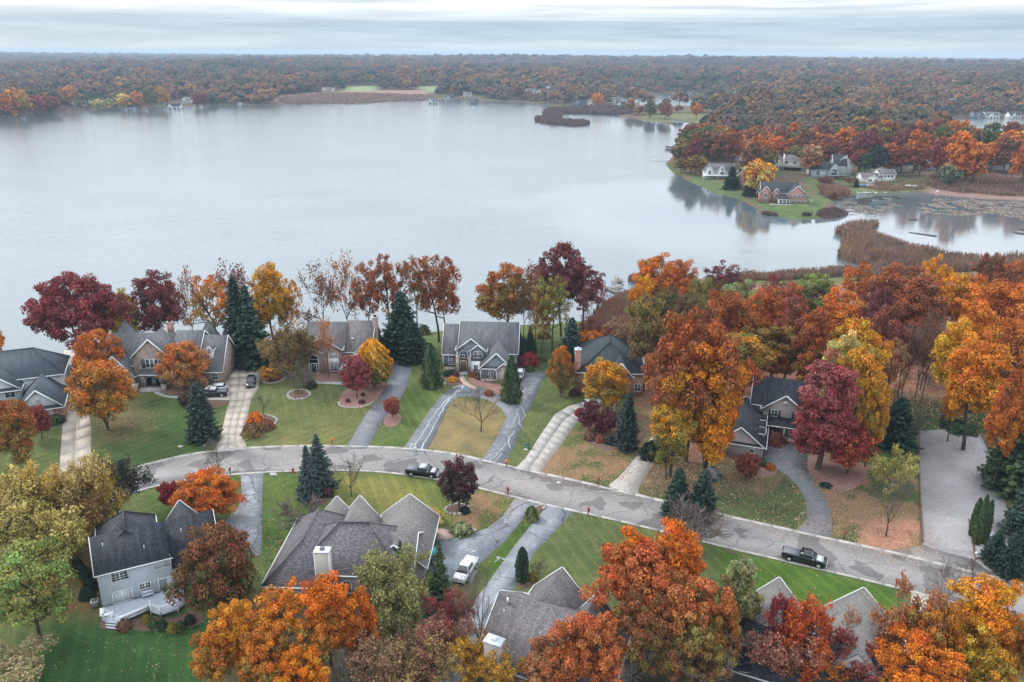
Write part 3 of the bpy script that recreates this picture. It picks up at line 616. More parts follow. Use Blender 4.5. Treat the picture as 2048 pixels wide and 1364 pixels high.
bed([(1048, 1043), (1060, 1020), (1085, 1008), (1092, 1012), (1080, 1025), (1070, 1040), (1060, 1046)], 'mulch', .12, (0, .5, .9))
bed([(700, 1030), (740, 1020), (770, 1030), (765, 1045), (720, 1048)], 'mulch', .1)
bed([(1505, 935), (1545, 925), (1560, 940), (1540, 955), (1500, 950)], 'pinkmulch', .1)
bed([(1620, 900), (1660, 900), (1740, 930), (1730, 970), (1680, 985), (1640, 970), (1612, 940)], 'pinkmulch', .12)
bed([(1035, 1155), (1062, 1150), (1068, 1170), (1045, 1180), (1033, 1172)], 'mulch', .1)
bed([(260, 1232), (345, 1240), (400, 1215), (410, 1250), (340, 1262), (255, 1262)], 'mulch', .1)
bed([(600, 985), (640, 965), (665, 985), (655, 1010), (615, 1010)], 'mulch', .12)
# timber edging along the gravel lot
te = tag(link('timber_edging', None), kind='structure')
def timbers(px, n):
    a = spline(polyW(px), 6); s = np.concatenate([[0], np.cumsum(np.linalg.norm(np.diff(a, axis=0), axis=1))])
    for i in range(n):
        t0 = s[-1]*i/n; t1 = s[-1]*(i+1)/n-.06; p = [(np.interp(t, s, a[:, 0]), np.interp(t, s, a[:, 1])) for t in (t0, t1)]
        b = B(); b.beam((*p[0], .11), (*p[1], .11), .22, .2); b.build('timber', 'timber', te)
timbers([(1837, 862), (1838, 930), (1840, 1000), (1844, 1085)], 18)
timbers([(1962, 866), (1978, 900), (1998, 960), (2018, 1020), (2032, 1070)], 16)
timbers([(1938, 1040), (1944, 1080), (1952, 1120)], 5)
# ------------------------------------------------------------------ trees
def quads(c, n, s, r, asp=1.0, roll=None):     # leaf quads: centres c, normals n, half sizes s
    n = n/np.maximum(np.linalg.norm(n, axis=1), 1e-6)[:, None]
    a = np.cross(n, r.normal(size=n.shape)); a /= np.maximum(np.linalg.norm(a, axis=1), 1e-6)[:, None]; b = np.cross(n, a)
    s = s[:, None]; a = a*s*asp; b = b*s
    V = np.stack([c-a-b*.6, c+a*.7-b, c+a+b*.7, c-a*.6+b], 1)
    k = len(c); return V.reshape(-1, 3), np.arange(4*k).reshape(k, 4)
def segmesh(segs, n=5):                        # segs: list (p0,p1,r0,r1)
    if not segs: return np.zeros((0, 3)), np.zeros((0, 4), int)
    A = np.array([s[0] for s in segs], float); Bv = np.array([s[1] for s in segs], float); ra = np.array([s[2] for s in segs]); rb = np.array([s[3] for s in segs])
    d = Bv-A; d /= np.maximum(np.linalg.norm(d, axis=1), 1e-6)[:, None]
    h = np.where(np.abs(d[:, 2:3]) > .9, np.array([[1., 0, 0]]), np.array([[0, 0, 1.]])); x = np.cross(d, h); x /= np.linalg.norm(x, axis=1)[:, None]; y = np.cross(d, x)
    th = np.arange(n)*2*math.pi/n; ring = x[:, None]*np.cos(th)[None, :, None]+y[:, None]*np.sin(th)[None, :, None]
    V = np.concatenate([A[:, None]+ring*ra[:, None, None], Bv[:, None]+ring*rb[:, None, None]], 1).reshape(-1, 3)
    k = len(segs); i = np.arange(n); j = (i+1) % n; q = np.stack([i, j, j+n, i+n], 1)
    return V, (q[None]+(np.arange(k)*2*n)[:, None, None]).reshape(-1, 4)
def limb(segs, r, p, d, L, r0, r1, k=4, wob=.18, sag=0.0):
    pts = [p]; 
    for i in range(k):
        d = d+r.normal(size=3)*wob; d[2] += sag; d = d/np.linalg.norm(d)
        q = p+d*L/k; a = r0+(r1-r0)*i/k; b = r0+(r1-r0)*(i+1)/k
        segs.append((p, q, a, b)); p = q; pts.append(p)
    return pts, d
TM = {}
def make_broad(seed, h=17., R_=6.5, base=.28, nl=9, clumps=105, per=135, leaf=.155, cr=1.25, fork=False, flat=.75, top=.5, sparse=0, lean=0.0, lobes=.22, twigs=True):
    r = np.random.default_rng(seed); segs = []; tips = []
    tr = .022*h
    tp, td = limb(segs, r, np.zeros(3), np.array([lean, 0, 1.]), h*.62, tr, tr*.35, 7, .07)
    for i in range(nl):
        f = base+(.60-base)*(i/(nl-1))**.8; k = min(int(f/.62*7), 6); p = tp[k]+(tp[k+1]-tp[k])*((f/.62*7) % 1)
        az = i*2.4+r.uniform(-.4, .4); el = R(18)+R(50)*(i/nl)+r.uniform(-.15, .15)
        d = np.array([math.cos(az)*math.cos(el), math.sin(az)*math.cos(el), math.sin(el)])
        L = R_*(.80+.25*r.random())*(1.0 if i < nl*.6 else .8)
        pts, dd = limb(segs, r, p, d, L, tr*.42, tr*.12, 5, .13, .05); tips.append(pts[-1]); 
        for q in (2, 3, 4):
            for _ in range(2):
                d2 = dd*.5+r.normal(size=3)*.7; d2[2] = abs(d2[2])*.7+.15; d2 /= np.linalg.norm(d2)
                p3, _d = limb(segs, r, pts[q], d2, L*.38, tr*.14, tr*.04, 3, .2); tips.append(p3[-1]); 
                if twigs: p4, _d = limb(segs, r, p3[1], r.normal(size=3)+np.array([0, 0, .6]), L*.25, tr*.06, tr*.02, 2, .2); tips.append(p4[-1])
    p3, _d = limb(segs, r, tp[-1], td, h*.3, tr*.35, tr*.05, 4, .12); tips += p3[1:]
    # crown envelope with lobes
    zc = h*(base*.75+1)/2; hz = h*(1-base*.75)/2; C = []
    ph = r.uniform(0, 6, 4)
    def env(az, el): return 1+lobes*max(.1, math.cos(el))*(math.sin(3*az+ph[0]+el*2)+.8*math.sin(5*az+ph[1]-el*3)+.7*math.sin(4*el+ph[2]))*.6
    while len(C) < clumps:
        v = r.normal(size=3); v /= np.linalg.norm(v); 
        if v[2] < -.75: continue
        az = math.atan2(v[1], v[0]); el = math.asin(v[2]); rad = env(az, el)*r.uniform(.72, .98) if r.random() < .85 else r.uniform(.3, .7)
        w = 1.0 if v[2] > 0 else (1-.15*abs(v[2]))
        C.append(np.array([v[0]*R_*rad*w, v[1]*R_*rad*w, zc+v[2]*(hz-cr*.5)*rad*(1 if v[2] > 0 else .9)])+np.array([lean*zc, 0, 0]))
    C = np.array(C)
    if not sparse: C = np.vstack([C]+[t[None] for t in tips if h*base < t[2] < zc+hz*.72 and math.hypot(t[0], t[1]) < R_*.8][:30])
    nC = len(C)
    crr = cr*r.uniform(.65, 1.25, nC)
    idx = np.repeat(np.arange(nC), per); K = len(idx)
    v = r.normal(size=(K, 3)); v /= np.linalg.norm(v, axis=1)[:, None]; v[:, 2] = np.abs(v[:, 2])*np.where(r.random(K) < .72, 1, -1)
    rr = r.uniform(.45, 1.08, K)**.6
    c = C[idx]+v*crr[idx, None]*rr[:, None]*np.array([1, 1, flat])+r.normal(size=(K, 3))*.10
    if sparse: keep = r.random(K) > sparse; c = c[keep]; v = v[keep]; idx = idx[keep]; K = len(idx)
    V, Fq = quads(c, v*1.0+np.array([0, 0, .35])+r.normal(size=(K, 3))*.45, leaf*r.uniform(.6, 1.3, K), r)
    cb = r.uniform(.68, 1.22, nC)[idx]; lb = r.uniform(.58, 1.40, K); hue = r.normal(0, .10, nC)[idx]+r.normal(0, .06, K)
    t = np.stack([cb*lb*(1+hue*.4), cb*lb*(1-hue), cb*lb*(1-hue*.8), np.clip(.5+(zc-c[:, 2])/hz*.45+r.normal(0, .26, nC)[idx]+r.normal(0, .20, K), 0, 1)], 1)
    cm = mkmesh('crown', V, Fq, M['leaf'], uv=False, tint=t)
    sv, sf = segmesh(segs); tm = mkmesh('trunk', sv, sf, M['bark'], uv=False, smooth=True)
    rad = np.hypot(c[:, 0]-lean*c[:, 2], c[:, 1]); return dict(h=float(np.percentile(c[:, 2], 99.7)), r=float(np.percentile(rad, 98.2)), crown=cm, trunk=tm)
def make_bare(seed, h=12., R_=4.5, depth=5, leaves=0, up_=.5, multi=1, mat='twig', base=.2, leaf=.12, fine=3):
    r = np.random.default_rng(seed); segs = []; tw = []; ends = []
    def grow(p, d, L, rad, lev):
        k = 3; pts, dd = limb(segs if lev < 3 else tw, r, p, d, L, rad, rad*.6, k, .12, .02*up_)
        if lev >= depth: ends.append(pts[-1]); return
        nb = 2 if lev < 2 else fine
        for _ in range(nb):
            q = pts[r.integers(1, k+1)]; d2 = dd+r.normal(size=3)*.48; d2[2] += .15*up_; d2 /= np.linalg.norm(d2)
            grow(q, d2, L*r.uniform(.62, .82), rad*.52, lev+1)
        grow(pts[-1], dd+r.normal(size=3)*.15, L*.78, rad*.6, lev+1)
    for m in range(multi):
        a = m*2*math.pi/multi; d = np.array([math.cos(a)*.35*(multi > 1), math.sin(a)*.35*(multi > 1), 1.])
        p0 = np.array([math.cos(a), math.sin(a), 0])*.25*(multi > 1)
        pts, dd = limb(segs, r, p0, d, h*base, .016*h/multi**.4, .012*h/multi**.4, 2, .05)
        for q in range(4 if multi == 1 else 2):
            az = q*1.9+r.uniform(0, 1); e = .75+.3*up_; d2 = np.array([math.cos(az)*(.75 if q else .1), math.sin(az)*(.75 if q else .1), e]); d2 /= np.linalg.norm(d2)
            grow(pts[-1], d2, h*.26, .0085*h/multi**.4, 0)
    sv, sf = segmesh(segs, 5); tv, tf = segmesh([(a, b, max(x, .022), max(y, .012)) for a, b, x, y in tw], 3)
    allv = np.vstack([sv, tv]); mx = np.abs(allv[:, :2]).max(); sx = R_/max(np.percentile(np.abs(tv[:, :2]), 97), .1); sz = h/allv[:, 2].max()
    S = np.array([sx, sx, sz])
    def sc(v):
        v = v.copy(); w = np.clip(v[:, 2]/(h*base), 0, 1)[:, None]; v[:, :2] *= (1+(sx-1)*w); v[:, 2] *= sz; return v
    tm = mkmesh('trunk', sc(sv), sf, M['bark'], uv=False, smooth=True); bmh = mkmesh('branches', sc(tv), tf, M[mat], uv=False)
    out = dict(h=h, r=R_, crown=bmh, trunk=tm)
    if leaves:
        e = sc(np.array([x for x in ends])); idx = r.integers(0, len(e), leaves); c = e[idx]+r.normal(size=(leaves, 3))*.28
        V, Fq = quads(c, r.normal(size=(leaves, 3)), leaf*r.uniform(.6, 1.3, leaves), r); lb = r.uniform(.65, 1.35, leaves)
        t = np.stack([lb, lb*r.uniform(.9, 1.1, leaves), lb, np.clip(r.normal(.5, .3, leaves), 0, 1)], 1)
        out['leaves'] = mkmesh('leaves', V, Fq, M['leaf'], uv=False, tint=t)
    return out
def make_spruce(seed, h=16., R_=3.6, levels=46, droop=.25, per=11, leaf=.2, blunt=0.0, base=.03):
    r = np.random.default_rng(seed); segs = []; limb(segs, r, np.zeros(3), np.array([0, 0, 1.]), h*.98, .017*h, .01, 6, .01)
    C = []; Nn = []; T = []
    for i in range(levels):
        f = base+(1-base)*(i/levels)**.92; z = h*f; Rl = (R_*((1-f)**(.80-blunt*.35))*(1 if f > .1 else .85+1.5*f)+.12)*r.uniform(.84, 1.12)
        nb = max(5, int(per*(.4+Rl/R_)))
        for b in range(nb):
            az = b*2*math.pi/nb+i*1.1+r.uniform(-.25, .25); L = Rl*r.uniform(.55, 1.2); m = max(3, int(L/.28)); tt = np.linspace(.12, 1, m)
            x = tt*L; zz = z-droop*L*tt+(.18*L*tt**3)+r.normal(0, .05, m)
            wid = .30*(1.15-tt)*min(1, L/2)+.06
            for k in (-1, 0, 1):
                o = k*wid+r.normal(0, .05, m); C.append(np.stack([math.cos(az)*x-math.sin(az)*o, math.sin(az)*x+math.cos(az)*o, zz-abs(k)*.10], 1))
                Nn.append(np.stack([math.cos(az)*.5+r.normal(0, .5, m), math.sin(az)*.5+r.normal(0, .5, m), np.full(m, .9)], 1)); T.append(np.tile(r.uniform(.75, 1.2), m)*(.5+.8*tt))
            if L > .8: segs.append((np.array([0, 0, z]), np.array([math.cos(az)*L*.8, math.sin(az)*L*.8, z-droop*L*.7]), .04, .015))
    c = np.vstack(C); n = np.vstack(Nn); t0 = np.concatenate(T); K = len(c)
    V, Fq = quads(c, n, leaf*r.uniform(.7, 1.25, K), r, 1.2); lb = t0*r.uniform(.7, 1.3, K)
    t = np.stack([lb, lb, lb, np.clip(r.normal(.4, .3, K), 0, 1)], 1)
    sv, sf = segmesh(segs, 4)
    return dict(h=h, r=R_, crown=mkmesh('crown', V, Fq, M['leaf'], uv=False, tint=t), trunk=mkmesh('trunk', sv, sf, M['bark'], uv=False))
def make_shell(seed, h=6., R_=1.4, prof='arb', n=5200, leaf=.13, lobes=.12, trunk=0.0):
    r = np.random.default_rng(seed); u = r.random(n)**.85; az = r.uniform(0, 2*math.pi, n); ph = r.uniform(0, 6, 5)
    if prof == 'arb': pr = np.clip((1-u)**.62*(1-.25*np.exp(-u*12)), 0, 1)*1.02
    elif prof == 'col': pr = np.clip(1-u**3.2, 0, 1)**.6*(1-.35*np.exp(-u*8))
    elif prof == 'egg': pr = np.sqrt(np.clip(1-(2*u-.80)**2/1.44, 0, 1))*np.clip(1.15-.35*u, 0, 1)*np.clip(u*7, .2, 1)
    else: pr = np.sqrt(np.clip(1-(u*.98)**2, 0, 1))
    lb_ = 1+lobes*(np.sin(5*az+ph[0]+u*5)+.7*np.sin(9*az+ph[1]-u*9)+.6*np.sin(u*22+ph[2]+3*az)*.8)
    lb_ += .10*np.sin(13*az+u*31+ph[3])
    rad = R_*pr*lb_*r.uniform(.74, 1.04, n)
    z = h*(trunk+(1-trunk)*(u if prof != 'ball' else u)); c = np.stack([np.cos(az)*rad, np.sin(az)*rad, z], 1)
    nn = np.stack([np.cos(az), np.sin(az), .35+.8*u], 1)+r.normal(size=(n, 3))*.5
    V, Fq = quads(c, nn, leaf*r.uniform(.6, 1.3, n), r); k = r.uniform(.68, 1.3, n)*(1+.20*(lb_-1)/max(lobes, .01)*.5)
    t = np.stack([k, k*r.uniform(.94, 1.06, n), k, np.clip(.95-u*1.1+r.normal(0, .2, n)+.25*np.sin(3*az+ph[4]), 0, 1)], 1)
    segs = []; limb(segs, r, np.zeros(3), np.array([0, 0, 1.]), h*.8, .02*h+.03, .03, 4, .02)
    for i in range(26):
        a = r.uniform(0, 6.28); f = r.uniform(.1, .75); segs.append((np.array([0, 0, h*f]), np.array([math.cos(a)*R_*.7*(1-f*.6), math.sin(a)*R_*.7*(1-f*.6), h*min(f+.15, .97)]), .05, .015))
    sv, sf = segmesh(segs, 4)
    return dict(h=h, r=R_, crown=mkmesh('crown', V, Fq, M['leaf'], uv=False, tint=t), trunk=mkmesh('trunk', sv, sf, M['bark'], uv=False))
TM['broad'] = [make_broad(s, 17, 6.5, .26, lobes=.25) for s in (1, 2, 3, 4)]
TM['tlow'] = [make_broad(s, 24, 4.6, .13, nl=13, clumps=135, per=130, leaf=.165, cr=1.3, lobes=.34) for s in (8, 9, 10)]
TM['low'] = [make_broad(s, 14, 6.2, .08, nl=10, clumps=125, per=125, leaf=.15, cr=1.2, lobes=.16) for s in (5, 6)]
TM['wide'] = [make_broad(s, 18, 9.0, .30, clumps=150, per=125, cr=1.45, leaf=.18, lobes=.35, flat=.6) for s in (11, 12)]
TM['tall'] = [make_broad(s, 21, 4.9, .34, clumps=115, per=125, cr=1.35, leaf=.17, lobes=.34) for s in (21, 22, 23, 24)]
TM['loose'] = [make_broad(s, 19, 6.5, .34, clumps=95, per=100, cr=1.15, leaf=.165, sparse=.35, lobes=.42) for s in (31, 32, 33, 34)]
TM['small'] = [make_broad(s, 7, 3.0, .12, nl=7, clumps=80, per=70, leaf=.12, cr=.65, lobes=.15) for s in (41, 42)]
TM['pine'] = [make_broad(s, 13, 5.2, .18, nl=12, clumps=110, per=75, cr=1.15, leaf=.13, flat=.45, lobes=.35) for s in (51,)]
TM['leafy'] = [make_bare(s, 12, 4.6, 4, leaves=7000, leaf=.135, base=.14) for s in (61, 62, 63)]
TM['thin'] = [make_bare(s, 14, 4.5, 4, leaves=1500, leaf=.14, base=.3) for s in (66, 67)]
TM['bare'] = [make_bare(s, 11, 4.2, 4, base=.2) for s in (71, 72)]
TM['greybare'] = [make_bare(s, 10, 4.2, 4, base=.12, mat='greybark', up_=.7, fine=3) for s in (73, 74)]
TM['bareshrub'] = [make_bare(s, 5, 3.6, 3, multi=5, base=.08, up_=.9, fine=4) for s in (75, 76)]
TM['spruce'] = [make_spruce(s) for s in (81, 82)]
TM['fir'] = [make_spruce(s, 14, 3.4, 40, droop=.05, blunt=.5, per=13, leaf=.19) for s in (83, 84)]
TM['arb'] = [make_shell(s) for s in (91, 92)]
TM['column'] = [make_shell(93, 6, 1.0, 'col', 3600, lobes=.06)]
TM['egg'] = [make_shell(95, 9, 3.3, 'egg', 11000, leaf=.17, lobes=.10, trunk=.10)]
TM['bush'] = [make_shell(s, 1.6, 1.3, 'ball', 1500, leaf=.10, lobes=.14) for s in (97, 98, 99)]
TM['bigbush'] = [make_shell(s, 3.2, 2.4, 'ball', 3800, leaf=.13, lobes=.16) for s in (101, 102)]
CO = dict(crimson=(.32, .06, .065), maroon=(.215, .06, .062), red=(.34, .03, .04), rust=(.46, .13, .032), rust2=(.30, .10, .045), salmon=(.66, .20, .065), orange=(.70, .215, .022), bright=(.80, .205, .012), gold=(.78, .35, .015), yellow=(.78, .54, .06), olive=(.29, .24, .06), ygreen=(.30, .33, .07),
          green=(.09, .13, .045), pineg=(.045, .085, .050), sprg=(.035, .070, .058), blues=(.055, .085, .085), dark=(.022, .045, .030), arbg=(.040, .085, .035), brown=(.20, .11, .065), tan=(.44, .27, .15), pink=(.36, .10, .10), purple=(.15, .042, .06), lime=(.36, .40, .11), straw=(.78, .66, .22), palegreen=(.33, .37, .18))
tcount = {}
def lin(c): return tuple(CO[c]) if isinstance(c, str) else tuple(c)
def plant(kind, label, cat, name, c1, c2=None, top=None, h=None, base=None, w=None, var=None, rz=None, group=None, g=None, Y=None):
    """top: pixel of the crown's top with a height h in metres, or base pixel + top y; w: crown width in pixels"""
    c2 = c2 or c1; k = tcount.get(kind, 0); tcount[kind] = k+1; m = TM[kind][(k if var is None else var) % len(TM[kind])]
    if base is not None:
        p = G(*base)
        if h is None:
            d = ray(top[0], top[1]); t = p[1]/d[1]; h = H+d[2]*t-p[2]
    else:
        z = 0.0
        for _ in range(6):
            q = P(top[0], top[1], z+h); z = gz(q[0], q[1])
        p = np.array([q[0], q[1], z])
    dep = (np.array([p[0], p[1], p[2]+h*.6])-[0, 0, H])@fwd
    wm = w/F*dep if w else m['r']*2*h/m['h']
    o = thing(name, label, cat, (p[0], p[1], p[2]-.1), rz if rz is not None else random.uniform(0, 6.28), group, (wm/2/m['r'], wm/2/m['r'], (h+.1)/m['h']))
    cn = 'branches' if kind in ('bare', 'greybare', 'bareshrub', 'leafy', 'thin') else 'crown'
    a = link(cn, m['crown'], o); a.color = (*lin(c1), 1); a['col2'] = [*lin(c2)]; b = link('trunk', m['trunk'], o)
    if 'leaves' in m: l = link('leaves', m['leaves'], o); l.color = (*lin(c1), 1); l['col2'] = [*lin(c2)]
    return o
def T(kind, label, c1, c2=None, cat='tree', name='tree', **k): return plant(kind, label, cat, name, c1, c2, **k)
# --- shore row, left to right
T('wide', 'huge spreading crimson oak between the blue roofed house and the lake', 'crimson', 'maroon', name='oak_tree', base=(172, 742), top=(125, 550), w=205, var=0)
T('broad', 'orange tree at the left frame edge behind the blue roofed house', 'orange', 'gold', name='maple_tree', base=(-12, 745), top=(-5, 645), w=70)
T('broad', 'olive yellow tree just behind the left end of the brown brick house roof', 'olive', 'yellow', name='maple_tree', base=(246, 712), top=(245, 583), w=98)
T('broad', 'round dark red oak rising behind the middle of the brown brick house', 'maroon', 'crimson', name='oak_tree', base=(328, 706), top=(318, 543), w=116)
T('thin', 'slender sparse rusty tree behind the right part of the brown brick house', 'rust', 'brown', base=(392, 702), top=(390, 531), w=56)
T('loose', 'orange and olive tree beside the twin spruces on their left', 'orange', 'olive', name='maple_tree', base=(441, 706), top=(424, 551), w=110)
T('thin', 'thin brownish tree showing above the tall twin spruces', 'brown', 'maroon', base=(489, 700), top=(487, 517), w=84)
T('spruce', 'taller left spruce of the pair at the end of the concrete drive', 'sprg', 'dark', cat='spruce', name='spruce_tree', base=(484, 728), top=(480, 550), w=84)
T('spruce', 'slightly shorter right spruce of the pair at the end of the concrete drive', 'sprg', 'pineg', cat='spruce', name='spruce_tree', base=(506, 731), top=(498, 570), w=96)
T('tall', 'tall golden tree by the lake right of the twin spruces', 'gold', 'olive', name='maple_tree', base=(553, 712), top=(551, 529), w=84)
T('loose', 'smaller golden orange tree leaning beside the tall golden tree', 'gold', 'rust', name='maple_tree', base=(585, 705), top=(587, 556), w=60)
T('thin', 'nearly bare dark tree with a few brown leaves left behind the brown roofed house', 'rust2', 'brown', base=(651, 694), top=(640, 519), w=74)
T('thin', 'bare topped tree with orange lower leaves behind the brown roofed house ridge', 'orange', 'brown', base=(697, 690), top=(693, 507), w=70)
T('loose', 'rust coloured tree with a dark trunk left of the lakeside pine', 'rust', 'rust2', name='oak_tree', base=(738, 688), top=(732, 525), w=72)
T('loose', 'rusty oak with a leaning trunk behind the lakeside pine', 'rust2', 'rust', name='oak_tree', base=(780, 690), top=(775, 510), w=86)
T('loose', 'amber tree directly right of the lakeside pine tip', 'rust', 'olive', name='oak_tree', base=(835, 684), top=(828, 512), w=70)
T('loose', 'russet oak on the open shore lawn left of the grey house roof', 'rust2', 'rust', name='oak_tree', base=(878, 684), top=(868, 510), w=98)
T('loose', 'orange brown oak touching the left end of the grey house roof', 'rust', 'rust2', name='oak_tree', base=(892, 688), top=(898, 535), w=68)
T('fir', 'dark broad pine beside the asphalt drive near the lake', 'sprg', 'dark', cat='pine', name='pine_tree', base=(806, 712), top=(806, 582), w=88)
T('fir', 'short dark evergreen in front of the lakeside pine', 'dark', 'sprg', cat='evergreen', name='evergreen_tree', base=(822, 722), top=(824, 640), w=66)
for q, l in ((758, 'left arborvitae at the right wall of the brown roofed house'), (776, 'right arborvitae by the head of the asphalt drive')):
    T('arb', l, 'dark', 'arbg', cat='arborvitae', name='arborvitae', base=(q, 716), top=(q, 660), w=28)
T('arb', 'broad green arborvitae in a mulch ring left of the grey house', 'arbg', 'green', cat='arborvitae', name='arborvitae', base=(864, 772), top=(864, 688), w=46)
T('arb', 'tall green arborvitae before the garage of the grey house', 'arbg', 'green', cat='arborvitae', name='arborvitae', base=(1023, 802), top=(1022, 712), w=44)
T('broad', 'orange and green oak behind the right end of the grey house roof', 'rust', 'olive', name='oak_tree', base=(1012, 683), top=(1000, 531), w=118)
T('thin', 'thin brown leaved tree right of the grey house roof', 'brown', 'olive', base=(1047, 690), top=(1052, 535), w=56)
T('thin', 'crooked slender tree on the shore lawn behind the little spruce', 'brown', 'rust', base=(1071, 692), top=(1076, 520), w=50)
T('wide', 'tall maroon oak towering over the shore beside the dock', 'maroon', 'purple', name='oak_tree', base=(1122, 672), top=(1118, 489), w=140, var=1)
T('loose', 'spreading maroon oak left of the piled dock', 'purple', 'maroon', name='oak_tree', base=(1166, 668), top=(1166, 530), w=96)
T('thin', 'pinkish brown half bare tree above the reeds', 'maroon', 'pink', base=(1178, 684), top=(1183, 558), w=60)
T('loose', 'yellow green tree in front of the maroon oak', 'olive', 'ygreen', name='ash_tree', base=(1104, 708), top=(1128, 555), w=80)
T('loose', 'amber small tree on the shore lawn left of the blue spruce', 'rust', 'olive', base=(1083, 708), top=(1088, 590), w=55)
T('fir', 'dark blue green spruce between the shore lawn and the brick chimney house', 'blues', 'dark', cat='spruce', name='spruce_tree', base=(1141, 736), top=(1142, 634), w=58)
T('spruce', 'small dark spruce on the shore lawn behind the grey house', 'sprg', 'dark', cat='spruce', name='spruce_tree', base=(1060, 704), top=(1060, 651), w=28)
for q, l in ((1040, 'left pencil cypress at the right corner of the grey house'), (1047, 'right pencil cypress at the right corner of the grey house')):
    T('column', l, 'dark', cat='cypress', name='cypress_tree', base=(q, 722), top=(q, 664 if q < 1045 else 672), w=11)
T('bigbush', 'crimson burning bush beside the steps right of the grey house', 'red', 'crimson', cat='shrub', name='shrub', base=(1058, 730), h=3.3, w=34)
T('bigbush', 'dark maroon shrub left of the crimson burning bush', 'purple', cat='shrub', name='shrub', base=(1040, 733), h=2.8, w=20)
T('bush', 'small green shrub below the crimson burning bush', 'green', cat='shrub', name='shrub', base=(1061, 742), h=1.3, w=16)
T('bush', 'low green shrub on the lawn edge right of the burning bush', 'green', cat='shrub', name='shrub', base=(1084, 722), h=1.2, w=20)
T('bigbush', 'amber undergrowth clump at the water between house and dock', 'orange', 'rust', cat='shrub', name='shrub', base=(1180, 690), h=4, w=60)
T('bigbush', 'tan undergrowth clump on the shore by the reeds', 'tan', 'rust', cat='shrub', name='shrub', base=(1235, 668), h=3.5, w=60)
T('bush', 'dull green shrub on the shore lawn left of the grey house', 'green', 'olive', cat='shrub', name='shrub', base=(848, 668), h=2.6, w=26)
# --- front yards, upper row
T('low', 'orange maple behind the other orange maple left of the brown brick house', 'orange', 'rust', name='maple_tree', base=(206, 772), top=(206, 662), w=96)
T('low', 'large orange maple with green skirts on the lawn edge by the left drive', 'orange', 'olive', name='maple_tree', base=(218, 860), top=(212, 726), w=126)
T('low', 'salmon orange maple standing before the brown brick house entrance wing', 'orange', 'tan', name='maple_tree', base=(372, 782), top=(366, 686), w=104)
T('fir', 'dense blue green spruce on the lawn beside the black pickup', 'blues', 'dark', cat='spruce', name='spruce_tree', base=(407, 880), top=(402, 763), w=66, var=1)
T('small', 'dark bare bush left of the dense blue green spruce', 'brown', 'dark', cat='shrub', name='shrub', base=(372, 812), h=3.0, w=30)
T('low', 'rust red maple at the left frame edge before the blue roofed house', 'rust', 'olive', name='maple_tree', base=(34, 942), top=(26, 806), w=100)
T('small', 'small dark red maple before the brick garage of the blue roofed house', 'crimson', 'pink', name='maple_tree', base=(84, 878), top=(82, 812), w=46)
T('bush', 'green shrub at the brick corner of the blue roofed house', 'green', 'dark', cat='shrub', name='shrub', base=(112, 845), h=1.6, w=34)
T('leafy', 'hazy grey brown thicket left of the brown roofed house', 'brown', 'olive', cat='shrub tree', base=(583, 752), top=(588, 645), w=84)
T('leafy', 'olive thicket between the concrete drive and the brown roofed house', 'olive', 'tan', cat='shrub tree', base=(552, 754), top=(548, 682), w=70)
T('leafy', 'second olive brown thicket against the brown roofed house', 'brown', 'olive', cat='shrub tree', base=(606, 745), top=(606, 668), w=56)
T('small', 'low amber tree at the head of the concrete drive', 'gold', 'brown', cat='tree', base=(541, 762), top=(535, 735), w=46)
T('thin', 'slim birch with orange leaves before the arched entry of the brown roofed house', 'orange', 'tan', name='birch_tree', base=(658, 757), top=(653, 625), w=40)
T('bareshrub', 'round bare twiggy bush on the stone ringed bed', 'brown', cat='shrub', name='bare_shrub', base=(598, 790), top=(600, 735), w=62)
T('bush', 'dark round yew beside the stone ringed bed', 'dark', cat='shrub', name='shrub', base=(622, 774), h=1.6, w=24)
T('egg', 'egg shaped tree golden on top and green below by the asphalt drive', 'gold', 'green', name='pear_tree', base=(749, 776), top=(746, 678), w=68)
T('small', 'pinkish red small maple in the leaf covered stone bordered bed', 'pink', 'crimson', name='maple_tree', base=(714, 797), top=(712, 712), w=62)
for (x, y, w_), l in (((696, 804, 10), 'leftmost of three tiny dark shrubs in the leaf covered bed'), ((726, 792, 9), 'rearmost of three tiny dark shrubs in the leaf covered bed'), ((724, 806, 14), 'front tiny dark shrub in the leaf covered bed')):
    T('bush', l, 'purple', 'dark', cat='shrub', name='shrub', base=(x, y), h=.8, w=w_)
T('bare', 'small bare grey tree on the lawn right of the concrete drive', 'brown', name='bare_tree', base=(528, 832), top=(526, 783), w=44)
T('bush', 'flame orange shrub in the island bed beside the concrete drive', 'bright', 'orange', cat='shrub', name='shrub', base=(511, 845), h=2.2, w=30)
T('bush', 'olive brown shrub at the front of the island bed by the drive', 'brown', 'olive', cat='shrub', name='shrub', base=(505, 870), h=2.4, w=40)
T('bush', 'rusty brown shrub at the right of the island bed by the drive', 'rust2', 'brown', cat='shrub', name='shrub', base=(532, 857), h=1.8, w=34)
T('small', 'little rusty tree in the leaf strewn bed between the two drives', 'rust', 'pink', name='maple_tree', base=(785, 836), top=(783, 794), w=34)
T('bare', 'bare young tree on the yellowed lawn island in the looped drive', 'twig' if 0 else 'brown', name='bare_tree', base=(962, 863), top=(958, 768), w=84)
